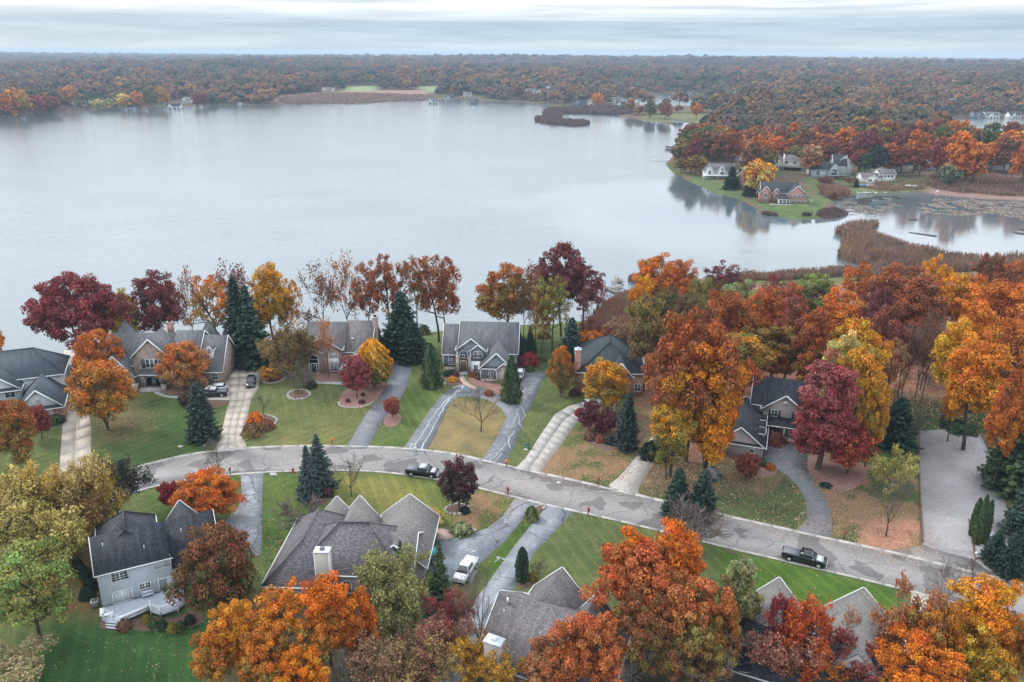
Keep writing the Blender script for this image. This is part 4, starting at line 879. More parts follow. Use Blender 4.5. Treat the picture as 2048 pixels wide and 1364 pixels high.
for i, (x, y, w_, c) in enumerate(((893, 752, 14, 'dark'), (903, 748, 12, 'dark'), (912, 752, 12, 'purple'), (905, 762, 18, 'gold'), (948, 752, 18, 'rust2'), (957, 758, 14, 'brown'), (978, 790, 20, 'rust2'), (1008, 792, 16, 'brown'))):
    T('bush', ['leftmost dark shrub under the left window of the grey house', 'dark shrub beside the left entry pier of the grey house', 'purple shrub against the entry steps of the grey house', 'yellow brown shrub in the bed left of the grey house walk', 'rusty shrub right of the grey house entry', 'brown shrub at the corner of the grey house garage wing', 'rusty shrub where the walk meets the looped drive', 'brown shrub below the tall arborvitae'][i], c, cat='shrub', name='shrub', base=(x, y), h=1.1, w=w_)
T('low', 'orange topped olive tree left of the brick chimney house', 'orange', 'olive', name='maple_tree', base=(1120, 792), top=(1122, 694), w=50, var=2)
T('leafy', 'grey olive tree crown below the orange topped one', 'brown', 'olive', base=(1124, 794), top=(1120, 722), w=46)
T('low', 'golden olive tree hiding the front of the brick chimney house', 'gold', 'olive', name='maple_tree', base=(1208, 828), top=(1205, 726), w=92)
T('small', 'purple leaved plum beside the grey slab drive', 'purple', 'maroon', name='plum_tree', base=(1178, 862), top=(1172, 805), w=48)
T('small', 'second purple leaved plum deeper in the planting bed', 'purple', 'maroon', name='plum_tree', base=(1212, 868), top=(1210, 822), w=44)
T('fir', 'grey green spruce in the planting bed by the second slab drive', 'blues', 'dark', cat='spruce', name='spruce_tree', base=(1252, 898), top=(1248, 782), w=52, var=0)
for i, (x, y, w_, c) in enumerate(((1180, 878, 26, 'brown'), (1200, 884, 22, 'rust2'), (1222, 888, 24, 'dark'), (1160, 830, 22, 'red'), (1198, 862, 20, 'brown'), (1148, 790, 22, 'purple'))):
    T('bush', ['brown shrub at the left end of the bed by the slab drive', 'rusty shrub in the front of the bed by the slab drive', 'dark shrub before the grey green spruce', 'small crimson shrub behind the slab drive', 'tan shrub between the two purple plums', 'dark purple shrub at the brick chimney house corner'][i], c, cat='shrub', name='shrub', base=(x, y), h=1.5, w=w_)
# --- right yards
T('wide', 'largest oak of the right yards with a rust purple crown and a leaning dark trunk', 'rust', 'rust2', name='oak_tree', base=(1372, 922), top=(1335, 632), w=222, var=0)
T('tlow', 'tall bright orange maple left of the taupe house', 'orange', 'gold', name='maple_tree', base=(1412, 940), top=(1426, 688), w=110)
T('tlow', 'orange maple crown merging into the tall bright orange maple', 'rust', 'orange', name='maple_tree', base=(1434, 925), top=(1452, 712), w=74)
T('tlow', 'golden yellow maple left of the tall bright orange maple', 'gold', 'ygreen', name='maple_tree', base=(1340, 952), top=(1312, 744), w=90)
T('loose', 'green yellow lower tree under the golden yellow maple', 'olive', 'green', name='maple_tree', base=(1332, 958), top=(1330, 850), w=74)
T('bigbush', 'dark evergreen shrub at the foot of the golden yellow maple', 'dark', cat='shrub', name='shrub', base=(1305, 914), h=3, w=50)
T('tlow', 'rose red maple hiding the right half of the taupe house', 'pink', 'crimson', name='maple_tree', base=(1634, 940), top=(1668, 722), w=126)
T('small', 'coral red small maple right of the rose red maple', 'red', 'rust', name='maple_tree', base=(1694, 948), top=(1692, 858), w=96, var=0)
T('small', 'small dark red shrub tree at the garage corner of the taupe house', 'crimson', 'rust2', name='maple_tree', base=(1492, 962), top=(1494, 908), w=50)
T('bush', 'round green boxwood at the drive beside the taupe garage', 'green', cat='shrub', name='shrub', base=(1524, 932), h=1.5, w=16)
T('bush', 'rusty spirea right of the round green boxwood', 'rust', cat='shrub', name='shrub', base=(1540, 938), h=1.1, w=20)
T('bigbush', 'long maroon hedge mass before the porch of the taupe house', 'maroon', 'rust2', cat='hedge', name='hedge', base=(1548, 884), h=2.2, w=44)
T('bigbush', 'grey flowering shrub mound under the orange maple trunk', (.30, .30, .33), 'green', cat='shrub', name='shrub', base=(1424, 955), h=2, w=36)
T('bush', 'black green juniper ring in the leaf bed below the rose red maple', 'dark', cat='shrub', name='shrub', base=(1652, 972), h=.5, w=24)
T('fir', 'left dark spruce of the pair above the street', 'sprg', 'dark', cat='spruce', name='spruce_tree', base=(1352, 1032), top=(1352, 935), w=62)
T('fir', 'right dark spruce of the pair above the street', 'sprg', 'dark', cat='spruce', name='spruce_tree', base=(1402, 1040), top=(1404, 940), w=64)
T('fir', 'round dark pine at the corner of the gravel lot', 'dark', 'sprg', cat='pine', name='pine_tree', base=(1788, 892), top=(1790, 794), w=82)
T('bare', 'bare oak standing on bright fallen leaves beside the gravel lot', 'brown', name='bare_tree', base=(1772, 1073), top=(1790, 938), w=88)
T('leafy', 'half bare tree with yellow tufts above the bare oak', 'ygreen', 'straw', base=(1785, 985), top=(1790, 900), w=66)
T('bareshrub', 'bare pinkish shrub against the dark pine beside the gravel lot', 'pink', cat='shrub', name='bare_shrub', base=(1825, 880), top=(1826, 815), w=40)
T('bush', 'low dark green juniper sprawling at the far end of the gravel lot', 'arbg', 'dark', cat='shrub', name='juniper', base=(1918, 858), h=1.2, w=66)
T('bush', 'dark little shrub on the leaf floor left of the golden trunk', 'dark', cat='shrub', name='shrub', base=(1909, 815), h=.8, w=12)
for i, (x, y, b_, w_) in enumerate(((1944, 996, 1072, 17), (1955, 990, 1078, 18), (1953, 1010, 1088, 18), (1966, 1012, 1086, 17), (1968, 1000, 1074, 16))):
    T('column', ['leftmost column of the arborvitae clump on the gravel lot edge', 'rear middle column of the arborvitae clump on the gravel lot edge', 'front column of the arborvitae clump on the gravel lot edge', 'front right column of the arborvitae clump on the gravel lot edge', 'rear right column of the arborvitae clump on the gravel lot edge'][i], 'arbg', 'green', cat='arborvitae', name='arborvitae', base=(x, b_), top=(x, y), w=w_)
for i, (x, y, b_, w_) in enumerate(((1985, 1060, 1128, 52), (2015, 1066, 1150, 56), (2042, 1060, 1140, 60))):
    T('fir', ['left one of the dark junipers right of the arborvitae clump', 'middle one of the dark junipers right of the arborvitae clump', 'right one of the dark junipers at the frame edge'][i], 'dark', 'sprg', cat='evergreen', name='juniper', base=(x, b_), top=(x, y), w=w_)
T('fir', 'tall soft grey green pine at the right frame edge above the gravel lot', 'pineg', 'green', cat='pine', name='pine_tree', base=(2040, 985), top=(2040, 798), w=130)
T('fir', 'second grey green pine below the tall one at the right frame edge', 'pineg', 'sprg', cat='pine', name='pine_tree', base=(2006, 965), top=(2004, 830), w=84)
T('fir', 'lower dark pine bough at the right frame edge', 'sprg', 'dark', cat='pine', name='pine_tree', base=(2050, 1072), top=(2052, 945), w=90)
# --- lower yards
T('leafy', 'young bare spreading tree at the street left of the wet drive', 'brown', name='bare_tree', base=(440, 975), top=(440, 885), w=64, var=0) if 0 else T('bare', 'young bare spreading tree at the street left of the wet drive', 'brown', name='bare_tree', base=(440, 958), top=(442, 872), w=66)
T('spruce', 'taller blue spruce beside the street', 'blues', (.10, .135, .135), cat='spruce', name='spruce_tree', base=(640, 975), top=(637, 868), w=68)
T('spruce', 'shorter blue spruce left of the taller one by the street', 'blues', (.10, .135, .135), cat='spruce', name='spruce_tree', base=(620, 998), top=(618, 890), w=54)
T('small', 'thinly leaved pink tree on the lawn right of the blue spruces', 'pink', 'brown', name='redbud_tree', base=(704, 992), top=(704, 908), w=84, var=1) if 0 else T('bare', 'thin pink hazed tree on the lawn right of the blue spruces', 'pink', name='redbud_tree', base=(703, 993), top=(703, 908), w=82)
T('small', 'dark purple green round tree near the black pickup', 'purple', 'dark', name='plum_tree', base=(918, 1016), top=(914, 922), w=76)
T('bareshrub', 'wide grey twiggy bush behind the grey complex roof', 'brown', cat='shrub', name='bare_shrub', base=(612, 1062), top=(608, 995), w=104)
T('bush', 'round dark green globe shrub by the grey complex entry', 'arbg', cat='shrub', name='shrub', base=(743, 1040), h=2, w=20)
T('bush', 'feathery yellow shrub at the corner of the skylight roof', 'yellow', 'straw', cat='shrub', name='shrub', base=(866, 1042), h=2, w=40)
T('bush', 'speckled pale green rhododendron beside the paved entry circle', 'palegreen', 'green', cat='shrub', name='shrub', base=(924, 1064), h=1.6, w=42)
T('bush', 'round green shrub between the two lower drives', 'green', 'palegreen', cat='shrub', name='shrub', base=(1063, 1038), h=2.2, w=28)
T('bush', 'dark shrub at the foot of the purple green tree', 'dark', cat='shrub', name='shrub', base=(930, 1024), h=1, w=22)
T('bush', 'dark juniper at the foot of the blue spruces', 'purple', 'dark', cat='shrub', name='shrub', base=(655, 990), h=1.4, w=26)
T('column', 'narrow dark arborvitae beside the lower right drive', 'dark', 'arbg', cat='arborvitae', name='arborvitae', base=(1044, 1162), top=(1045, 1094), w=26)
T('bareshrub', 'bare brown bush behind the narrow dark arborvitae', 'brown', cat='shrub', name='bare_shrub', base=(1073, 1152), top=(1073, 1118), w=36)
T('bush', 'yellow green bush between the arborvitae and the tan roof', 'olive', cat='shrub', name='shrub', base=(1066, 1160), h=1.3, w=20)
T('low', 'round flame orange tree right behind the dark roofed white house', 'bright', 'rust', name='maple_tree', base=(420, 1042), top=(422, 948), w=132)
T('small', 'scarlet bush left of the round flame orange tree', 'red', 'crimson', cat='shrub', name='shrub', base=(347, 1022), top=(347, 965), w=54)
T('leafy', 'dark olive half bare tree left of the dark roofed white house', (.10, .085, .06), 'dark', base=(236, 1040), top=(240, 928), w=104)
T('low', 'multicoloured dense tree with rust, gold and green over the white deck', 'rust2', 'green', name='maple_tree', base=(446, 1236), top=(440, 1060), w=172, var=0)
T('pine', 'light green pine at the lower left beside the lawn', 'lime', (.17, .24, .06), cat='pine', name='pine_tree', base=(82, 1275), top=(70, 1086), w=190)
for i, (x, yt, w_, h_, c1, c2, k) in enumerate(((36, 945, 130, 13, 'straw', 'olive', 'leafy'), (88, 925, 90, 14, 'yellow', 'tan', 'leafy'), (150, 912, 96, 14, 'tan', 'straw', 'leafy'), (190, 918, 66, 12, 'yellow', 'olive', 'leafy'), (60, 985, 150, 12, 'straw', 'olive', 'leafy'), (135, 980, 110, 10, 'olive', 'rust2', 'leafy'), (20, 1020, 120, 10, 'straw', 'green', 'leafy'), (165, 1000, 70, 9, 'brown', 'olive', 'leafy'), (100, 1030, 90, 10, 'olive', 'straw', 'leafy'), (5, 970, 90, 12, 'tan', 'straw', 'leafy'))):
    T(k, ['pale yellow airy tree at the left frame edge below the street', 'taller yellow airy tree second from the left frame edge', 'pinkish cream airy tree in front of the left concrete drive', 'bright yellow tufted tree at the right of the airy grove', 'broad straw coloured tree in the middle of the airy grove', 'olive and rust tree with a pale stem in the airy grove', 'straw green tree low on the left frame edge', 'brown thin tree beside the leaf strewn bank', 'olive tree at the foot of the airy grove', 'cream tree cut by the left frame edge'][i], c1, c2, top=(x, yt), h=h_, w=w_)
T('leafy', 'pale grey green shrub tree in the bottom left corner', 'palegreen', 'tan', top=(30, 1310), h=5, w=150)
for i, (x, y, w_) in enumerate(((157, 1138, 20), (165, 1150, 22), (178, 1160, 26), (183, 1178, 30), (176, 1195, 30))):
    T('bush', ['uppermost of the dark shrubs left of the white house', 'second dark shrub from the top left of the white house', 'middle dark shrub left of the white house wall', 'fourth dark shrub down beside the white house wall', 'lowest dark shrub near the air conditioner'][i], 'dark', 'arbg', cat='shrub', name='shrub', base=(x, y), h=1.8, w=w_)
for i, (x, y, w_, c) in enumerate(((293, 1245, 18, 'olive'), (308, 1254, 20, 'green'), (326, 1256, 22, 'arbg'), (345, 1262, 20, 'olive'), (362, 1258, 20, 'green'), (380, 1246, 22, 'dark'), (250, 1256, 30, 'brown'))):
    T('bush', ['olive shrub leftmost below the deck', 'green shrub second below the deck', 'dark green shrub under the deck corner post', 'olive shrub right of the deck corner post', 'green shrub below the baluster rail', 'dark shrub at the right end below the deck', 'brown ground shrub beside the stone patio'][i], c, cat='shrub', name='shrub', base=(x, y), h=1.2, w=w_)
bt = [('loose', 552, 1172, 132, 13, 'orange', 'gold', 'left half of the great orange crown before the beige walls'), ('tall', 650, 1158, 106, 14, 'bright', 'orange', 'deep orange crown directly under the big chimney'), ('broad', 708, 1186, 96, 12, 'bright', 'rust', 'deep orange crown right of the big chimney'), ('broad', 462, 1205, 110, 11, 'gold', 'orange', 'golden orange crown at the left of the bottom orange group'), ('broad', 420, 1260, 110, 9, 'orange', 'olive', 'orange and olive crown at the bottom beside the striped lawn'), ('broad', 526, 1262, 116, 10, 'orange', 'olive', 'orange crown in the bottom middle of the orange group'), ('broad', 600, 1305, 120, 9, 'bright', 'gold', 'small round orange crown cut by the bottom frame edge'), ('loose', 632, 1222, 112, 11, 'orange', 'ygreen', 'orange and green crown below the deep orange ones'),
      ('leafy', 775, 1112, 136, 12, 'palegreen', 'olive', 'grey green willowy tree before the grey complex'), ('leafy', 800, 1165, 110, 11, 'olive', 'palegreen', 'olive willowy tree below the grey green one'), ('spruce', 877, 1083, 62, 12, 'pineg', 'green', 'soft green larch like conifer left of the white pickup'), ('spruce', 800, 1080, 44, 10, 'pineg', 'green', 'small green conifer at the corner of the grey complex'), ('leafy', 890, 1192, 90, 9, 'crimson', 'pink', 'crimson and pink half bare tree left of the lower drive'), ('leafy', 880, 1250, 110, 8, 'pink', 'tan', 'pink tan half bare tree at the bottom left of the drive'), ('leafy', 760, 1270, 130, 9, 'brown', 'tan', 'brown half bare tree at the bottom centre'), ('leafy', 830, 1290, 120, 8, 'tan', 'olive', 'tan green half bare tree at the bottom centre'), ('greybare', 700, 1285, 110, 8, 'brown', 'olive', 'leafless grey brush at the bottom beside the orange crown'), ('leafy', 940, 1285, 90, 7, 'olive', 'gold', 'olive yellow brush at the foot of the bare tree'), ('leafy', 1010, 1300, 100, 7, 'gold', 'olive', 'amber brush before the metal capped chimney'),
      ('wide', 1290, 1085, 210, 15, 'salmon', 'rust', 'great orange red oak crown covering the lower lawn'), ('tall', 1355, 1045, 120, 16, 'bright', 'rust', 'brightest red orange crown near the bare grey tree'), ('tall', 1265, 1062, 90, 15, 'bright', 'orange', 'orange peak at the left of the brightest crown'), ('wide', 1380, 1160, 200, 13, 'salmon', 'olive', 'russet and olive oak crown in the lower right middle'), ('wide', 1180, 1235, 170, 12, 'salmon', 'rust', 'russet crown overlapping the brown shingle roof'), ('wide', 1290, 1205, 170, 12, 'rust2', 'olive', 'brown green crown between the russet ones'), ('broad', 1105, 1290, 130, 9, 'rust', 'tan', 'orange tan crown at the bottom before the brown roof'), ('broad', 1400, 1260, 130, 10, 'olive', 'rust2', 'dark olive crown below the russet oak'), ('greybare', 1265, 1275, 130, 9, 'tan', 'rust', 'leafless pale grey crown at the bottom before the russet oak'), ('leafy', 1190, 1320, 120, 6, 'rust', 'brown', 'rusty brush at the bottom centre right'), ('tall', 1490, 1118, 92, 14, 'palegreen', 'olive', 'grey green oak between the russet oak and the lower lawn'), ('broad', 1450, 1200, 90, 12, 'rust', 'olive', 'orange crown beside the grey green oak'), ('greybare', 1465, 1225, 110, 10, 'brown', 'green', 'leafless grey thicket under the grey green oak'), ('greybare', 1385, 1270, 140, 9, 'brown', 'tan', 'leafless grey thicket at the bottom right of the middle'),
      ('leafy', 1575, 1198, 70, 11, 'crimson', 'red', 'magenta red sparse tree left of the fiery one'), ('leafy', 1635, 1212, 104, 12, 'bright', 'red', 'fiery red and orange sparse tree before the pyramid roof'), ('leafy', 1590, 1268, 130, 9, 'tan', 'crimson', 'peach and crimson sparse tree below the fiery one'), ('leafy', 1690, 1280, 120, 8, 'red', 'brown', 'dark red brush below the slate wall'), ('leafy', 1640, 1320, 130, 6, 'gold', 'red', 'amber and red brush at the bottom'), ('leafy', 1836, 1172, 104, 13, 'rust', 'tan', 'orange brown half bare tree over the lower concrete drive'), ('thin', 1880, 1165, 70, 13, 'tan', 'rust', 'thin pinkish tree at the mouth of the lower concrete drive'), ('thin', 1712, 1212, 54, 9, 'tan', 'rust', 'slim pale leaved sapling before the pyramid roof'), ('broad', 1890, 1215, 110, 12, 'orange', 'olive', 'orange olive crown right of the lower concrete drive'), ('tall', 1985, 1165, 130, 14, 'gold', 'orange', 'golden orange crown near the right frame edge below the street'), ('broad', 1960, 1240, 130, 11, 'gold', 'ygreen', 'golden and green crown below the golden orange one'), ('broad', 2035, 1230, 100, 11, 'orange', 'olive', 'orange crown cut by the right frame edge low down'), ('wide', 1850, 1278, 190, 10, 'orange', 'bright', 'large golden orange crown at the bottom right'), ('broad', 1790, 1318, 100, 7, 'orange', 'gold', 'orange crown at the bottom beside the slate wall'), ('broad', 1990, 1310, 130, 8, 'gold', 'olive', 'yellow green crown in the bottom right corner'), ('thin', 1130, 1335, 90, 5, 'brown', 'rust', 'twiggy sapling at the bottom centre'),
      ('leafy', 1730, 1310, 100, 6, 'tan', 'gold', 'peach brush at the bottom below the slate wall')]
for k, x, yt, w_, h_, c1, c2, l in bt: T(k, l, c1, c2, top=(x, yt), h=h_, w=w_)
T('bare', 'tall leafless black tree before the lower drive', 'brown', name='bare_tree', top=(958, 1120), h=14.5, w=110)
T('bare', 'grey leafless tree over the street between the spruces and the orange oak', 'brown', name='bare_tree', top=(1392, 1003), h=9.5, w=120)
T('bareshrub', 'grey leafless bush mass at the street edge', 'brown', cat='shrub', name='bare_shrub', base=(1370, 1085), h=7, w=140)
T('bare', 'leafless tree on the lower street verge at the right', 'brown', name='bare_tree', top=(1905, 1118), h=9, w=90)
T('bare', 'second leafless tree on the lower street verge nearest the right edge', 'brown', name='bare_tree', top=(1960, 1110), h=8, w=70)
# --- the wood on the right
fw = [('broad', 1320, 513, 130, 'orange', 'rust', 'orange oak at the water right of the dock'), ('broad', 1292, 552, 72, 'gold', 'orange', 'golden orange crown right of the dock end'), ('broad', 1365, 522, 80, 'rust', 'orange', 'russet shoulder crown beside the orange waterside oak'), ('loose', 1448, 526, 96, 'purple', 'crimson', 'dark maroon loose crown at the water'), ('thin', 1505, 545, 70, 'maroon', 'brown', 'brown waterside tree beside the maroon crown'), ('loose', 1555, 547, 70, 'crimson', 'maroon', 'small crimson crown at the water'), ('broad', 1405, 556, 70, 'ygreen', 'rust2', 'yellow green and rust crown behind the maroon one'), ('broad', 1482, 564, 100, 'palegreen', 'ygreen', 'pale green crown in the back of the wood'), ('broad', 1632, 549, 104, 'ygreen', 'green', 'lime green crown at the back of the wood'), ('loose', 1728, 527, 90, 'rust', 'orange', 'tall rust crown against the marsh'), ('broad', 1585, 568, 70, 'rust', 'pink', 'coral rust crown left of the lime green one'), ('broad', 1762, 572, 84, 'maroon', 'pink', 'dusky pink crown below the tall rust crown'), ('tall', 1820, 534, 130, 'rust2', 'rust', 'large cocoa brown crown in the middle of the wood'), ('tall', 1850, 560, 110, 'rust2', 'rust', 'brown oak crown right of the cocoa one'), ('broad', 1875, 514, 76, 'gold', 'orange', 'brilliant golden orange crown against the marsh'), ('tall', 1922, 548, 84, 'gold', 'orange', 'tall narrow golden crown in two tiers'), ('broad', 1990, 508, 84, 'rust2', 'brown', 'brown crown at the marsh edge on the right'), ('broad', 2035, 522, 70, 'rust', 'brown', 'russet crown at the right frame edge by the marsh'), ('tall', 2010, 562, 120, 'orange', 'rust', 'big orange oak at the right frame edge'), ('tall', 1965, 600, 90, 'orange', 'gold', 'orange crown between the golden and the big orange oak'), ('tall', 1925, 640, 90, 'gold', 'yellow', 'lower golden crown below the narrow tiered one'), ('tall', 2030, 640, 110, 'orange', 'rust2', 'orange brown crown low on the right frame edge'), ('tall', 1975, 680, 110, 'orange', 'gold', 'golden orange crown over the leaf floor'),
      ('tall', 1690, 583, 96, 'orange', 'rust', 'orange crown behind the rose red maple'), ('tall', 1640, 620, 80, 'rust', 'rust2', 'rust crown left of the orange one behind the taupe house'), ('tall', 1540, 577, 96, 'rust', 'orange', 'orange red crown in the left middle of the wood'), ('tall', 1462, 585, 96, 'rust', 'rust2', 'russet crown in the left of the wood'), ('tall', 1500, 625, 90, 'rust', 'olive', 'rust and olive crown behind the taupe house ridge'), ('tall', 1590, 600, 80, 'rust2', 'pink', 'dusky rust crown in the centre of the wood'), ('broad', 1385, 590, 90, 'brown', 'olive', 'grey brown crown left of the russet one'), ('leafy', 1350, 580, 100, 'brown', 'green', 'grey green thin crown by the reeds'), ('tall', 1420, 622, 80, 'rust2', 'maroon', 'dusky maroon rust crown above the great oak'), ('tall', 1490, 668, 110, 'olive', 'gold', 'olive gold crown just left of the taupe house roof'), ('tall', 1560, 650, 110, 'olive', 'rust', 'olive rust crown behind the taupe house ridge'), ('tall', 1640, 690, 84, 'gold', 'olive', 'amber crown right over the taupe house ridge'), ('tall', 1720, 640, 110, 'gold', 'olive', 'golden olive crown above the rose red maple'), ('tall', 1745, 690, 96, 'gold', 'olive', 'second golden olive crown right of the rose red maple'), ('tall', 1690, 665, 80, 'straw', 'olive', 'yellow olive crown touching the rose red maple top'), ('broad', 1760, 760, 70, 'gold', 'olive', 'low amber crown before the dark pine'), ('loose', 1795, 680, 60, 'tan', 'rust', 'peach sparse crown over the dark trunks'), ('tall', 1785, 610, 90, 'rust2', 'maroon', 'dark rust crown left of the cocoa brown ones'), ('broad', 1930, 718, 56, 'bright', 'gold', 'small vivid orange crown low over the leaf floor'), ('tall', 2040, 740, 80, 'rust', 'orange', 'rust crown at the right frame edge above the pine'), ('tall', 1300, 590, 80, 'olive', 'brown', 'olive brown crown by the brick chimney house'), ('leafy', 1270, 620, 80, 'tan', 'brown', 'tan thin crown above the reeds'), ('leafy', 1430, 560, 60, 'brown', 'olive', 'grey brown thin crown behind the yellow green one')]
for k, x, yt, w_, c1, c2, l in fw: T(k, l, c1, c2, name='forest_tree', top=(x, yt), h=(15 if x > 1600 else 17) if (1475 < x < 1660 and 620 < yt < 700) else {'broad': 17, 'loose': 18, 'thin': 16, 'tall': 22, 'leafy': 14}[k] if yt > 560 or x < 1700 else 19, w=w_)
for i, (bx, by, ty) in enumerate(((1795, 790, 640), (1803, 792, 650), (1830, 798, 600), (1842, 806, 620), (1813, 755, 640), (1890, 756, 650), (1923, 818, 700), (1930, 815, 690), (1982, 829, 690), (1967, 795, 690), (2016, 812, 700), (1840, 780, 640), (1856, 740, 640), (1870, 735, 640))):
    T('bare' if i % 3 else 'thin', ['pair of thin dark trunks left one above the dark pine', 'pair of thin dark trunks right one above the dark pine', 'straight dark trunk on the leaf floor', 'bent grey trunk beside the straight dark one', 'short dark trunk at the back left of the leaf floor', 'lone dark trunk at the left of the golden crown', 'dark trunk carrying the vivid orange crown', 'twin trunk behind the vivid orange crown', 'tall pale trunk at the right of the leaf floor', 'dark trunk left of the tall pale one', 'dark trunk far right on the leaf floor', 'dark trunk behind the straight one', 'far slim trunk in the middle of the wood', 'farthest slim trunk right of the middle'][i], 'brown', 'rust2', name='forest_tree', base=(bx, by), top=(bx+3, ty), w=60)

r_ = random.Random(11)
wd = [('between the two golden olive crowns', 1735, 812), ('beside the lone dark trunk', 1880, 762), ('left of the bent grey trunk', 1770, 800), ('at the far right of the leaf floor', 1998, 800), ('under the cocoa brown crown', 1855, 770)]
for i, (l, x, y) in enumerate(wd): T('bareshrub', 'thin twiggy undergrowth %s' % l, 'brown', cat='shrub', name='bare_shrub', base=(x, y), h=r_.uniform(2.5, 4), w=r_.uniform(36, 56))
for i, (l, x, y, c) in enumerate((('right of the shore spruce behind the grey house', 1086, 676, 'olive'), ('at the water behind the lakeside pine', 826, 676, 'olive'), ('at the water left of the leaning crimson oak', 96, 742, 'rust2'), ('on the bank behind the twin spruces', 520, 702, 'brown'), ('at the water behind the brown roofed house', 716, 682, 'olive'), ('on the bank between crimson oak and orange maple', 214, 734, 'olive'))): T('bush', 'low ragged shrub %s' % l, c, 'brown', cat='shrub', name='shrub', base=(x, y), h=2.0, w=30)
# ------------------------------------------------------------------ houses
class House:
    def __init__(s, name, label, x, y, deg, wall, roof, trim='white', z=None, cat='house', group=None):
        s.z = gz(x, y) if z is None else z
        s.o = thing(name, label, cat, (x, y, s.z), R(deg), group); s.wall = wall; s.roof = roof; s.trim = trim; s.e = 0.0
    def _roofmesh(s, prof, axis, a, b, name='roof', mat=None):
        fn = (lambda u, v, t: (t, u, v)) if axis == 'x' else (lambda u, v, t: (u, t, v))
        bb = B(); bb.extf(prof, fn, a, b); return bb.build(name, mat or s.roof, s.o)
    def gable(s, x0, x1, y0, y1, ze, zr, axis='x', wall=None, roof=None, oh=.45, z0=-.6, ends=(1, 1), low=None, lowwall=None, rake=True):
        s.e += .004; e = s.e; x0 -= e; x1 += e; y0 -= e; y1 += e; zr += e; ze += e*.5
        wm = wall or s.wall; th = .2
        if axis == 'x': ua, ub, ta, tb = y0, y1, x0, x1
        else: ua, ub, ta, tb = x0, x1, y0, y1
        um = (ua+ub)/2; sl = (zr-ze)/(um-ua)
        fn = (lambda u, v, t: (t, u, v)) if axis == 'x' else (lambda u, v, t: (u, t, v))
        zl = z0
        if low:
            bb = B(); bb.box(x0-.03, x1+.03, y0-.03, y1+.03, z0, low); bb.build('foundation', lowwall, s.o); zl = low+.004
        bb = B(); bb.extf([(ua, zl), (ub, zl), (ub, ze-.03), (um, zr-th-.05), (ua, ze-.03)], fn, ta, tb); w = bb.build('wall', wm, s.o)
        ea = ze-sl*oh
        prof = [(ua-oh, ea), (um, zr), (ub+oh, ea), (ub+oh, ea-th), (um, zr-th), (ua-oh, ea-th)]
        r = s._roofmesh(prof, axis, ta-oh*ends[0]*.8, tb+oh*ends[1]*.8, mat=roof)
        if rake:
            f = B()
            for k, t in ((0, ta-oh*.8-.03), (1, tb+oh*.8+.03)):
                if not ends[k]: continue
                f.beam(fn(ua-oh-.02, ea-.08, t), fn(um, zr-.08, t), .09, .26); f.beam(fn(ub+oh+.02, ea-.08, t), fn(um, zr-.08, t), .09, .26)
            if f.v: f.build('rake_board', s.trim, s.o)
        g = B()
        for uu in (ua-oh-.07, ub+oh+.07): g.beam(fn(uu, ea-.09, ta-oh*.8), fn(uu, ea-.09, tb+oh*.8), .13, .13)
        g.build('gutter', s.trim, s.o)
        return w
    def hip(s, x0, x1, y0, y1, ze, zr, axis='x', wall=None, roof=None, oh=.5, z0=-.6, ends=(1, 1), k=1.0, low=None, lowwall=None):
        s.e += .004; e = s.e; x0 -= e; x1 += e; y0 -= e; y1 += e; zr += e; ze += e*.5
        wm = wall or s.wall; zl = z0
        if low:
            bb = B(); bb.box(x0-.03, x1+.03, y0-.03, y1+.03, z0, low); bb.build('foundation', lowwall, s.o); zl = low+.004
        bb = B(); bb.box(x0, x1, y0, y1, zl, ze-.12); bb.build('wall', wm, s.o)
        X0, X1, Y0, Y1 = x0-oh, x1+oh, y0-oh, y1+oh
        if axis == 'x': h = (Y1-Y0)/2*k; ym = (Y0+Y1)/2; a = (X0+h*ends[0], ym, zr); b = (X1-h*ends[1], ym, zr)
        else: h = (X1-X0)/2*k; xm = (X0+X1)/2; a = (xm, Y0+h*ends[0], zr); b = (xm, Y1-h*ends[1], zr)
        vs = [(X0, Y0, ze), (X1, Y0, ze), (X1, Y1, ze), (X0, Y1, ze), (X0, Y0, ze-.2), (X1, Y0, ze-.2), (X1, Y1, ze-.2), (X0, Y1, ze-.2), a, b]
        if axis == 'x': fs = [(0, 1, 9, 8), (2, 3, 8, 9), (3, 0, 8), (1, 2, 9)]
        else: fs = [(0, 1, 8), (1, 2, 9, 8), (2, 3, 9), (3, 0, 8, 9)]
        fs += [(7, 6, 5, 4), (0, 4, 5, 1), (1, 5, 6, 2), (2, 6, 7, 3), (3, 7, 4, 0)]
        bb = B(); bb.add(vs, fs); r = bb.build('roof', roof or s.roof, s.o)
        g = B()
        for p, q in (((X0, Y0), (X1, Y0)), ((X1, Y0), (X1, Y1)), ((X1, Y1), (X0, Y1)), ((X0, Y1), (X0, Y0))):
            dx, dy = q[0]-p[0], q[1]-p[1]; L = math.hypot(dx, dy); nx, ny = dy/L*.07, -dx/L*.07
            g.beam((p[0]+nx, p[1]+ny, ze-.1), (q[0]+nx, q[1]+ny, ze-.1), .12, .17)
        g.build('gutter', s.trim, s.o)
        cp = B(); 
        for c, tt in (((X0, Y0), a), ((X1, Y0), b if axis == 'x' else a), ((X1, Y1), b), ((X0, Y1), a if axis == 'x' else b)): cp.beam((c[0], c[1], ze+.03), (tt[0], tt[1], tt[2]+.03), .3, .05)
        cp.beam((a[0], a[1], a[2]+.03), (b[0], b[1], b[2]+.03), .3, .05)
        cp.build('ridge_cap', roof or s.roof, s.o)
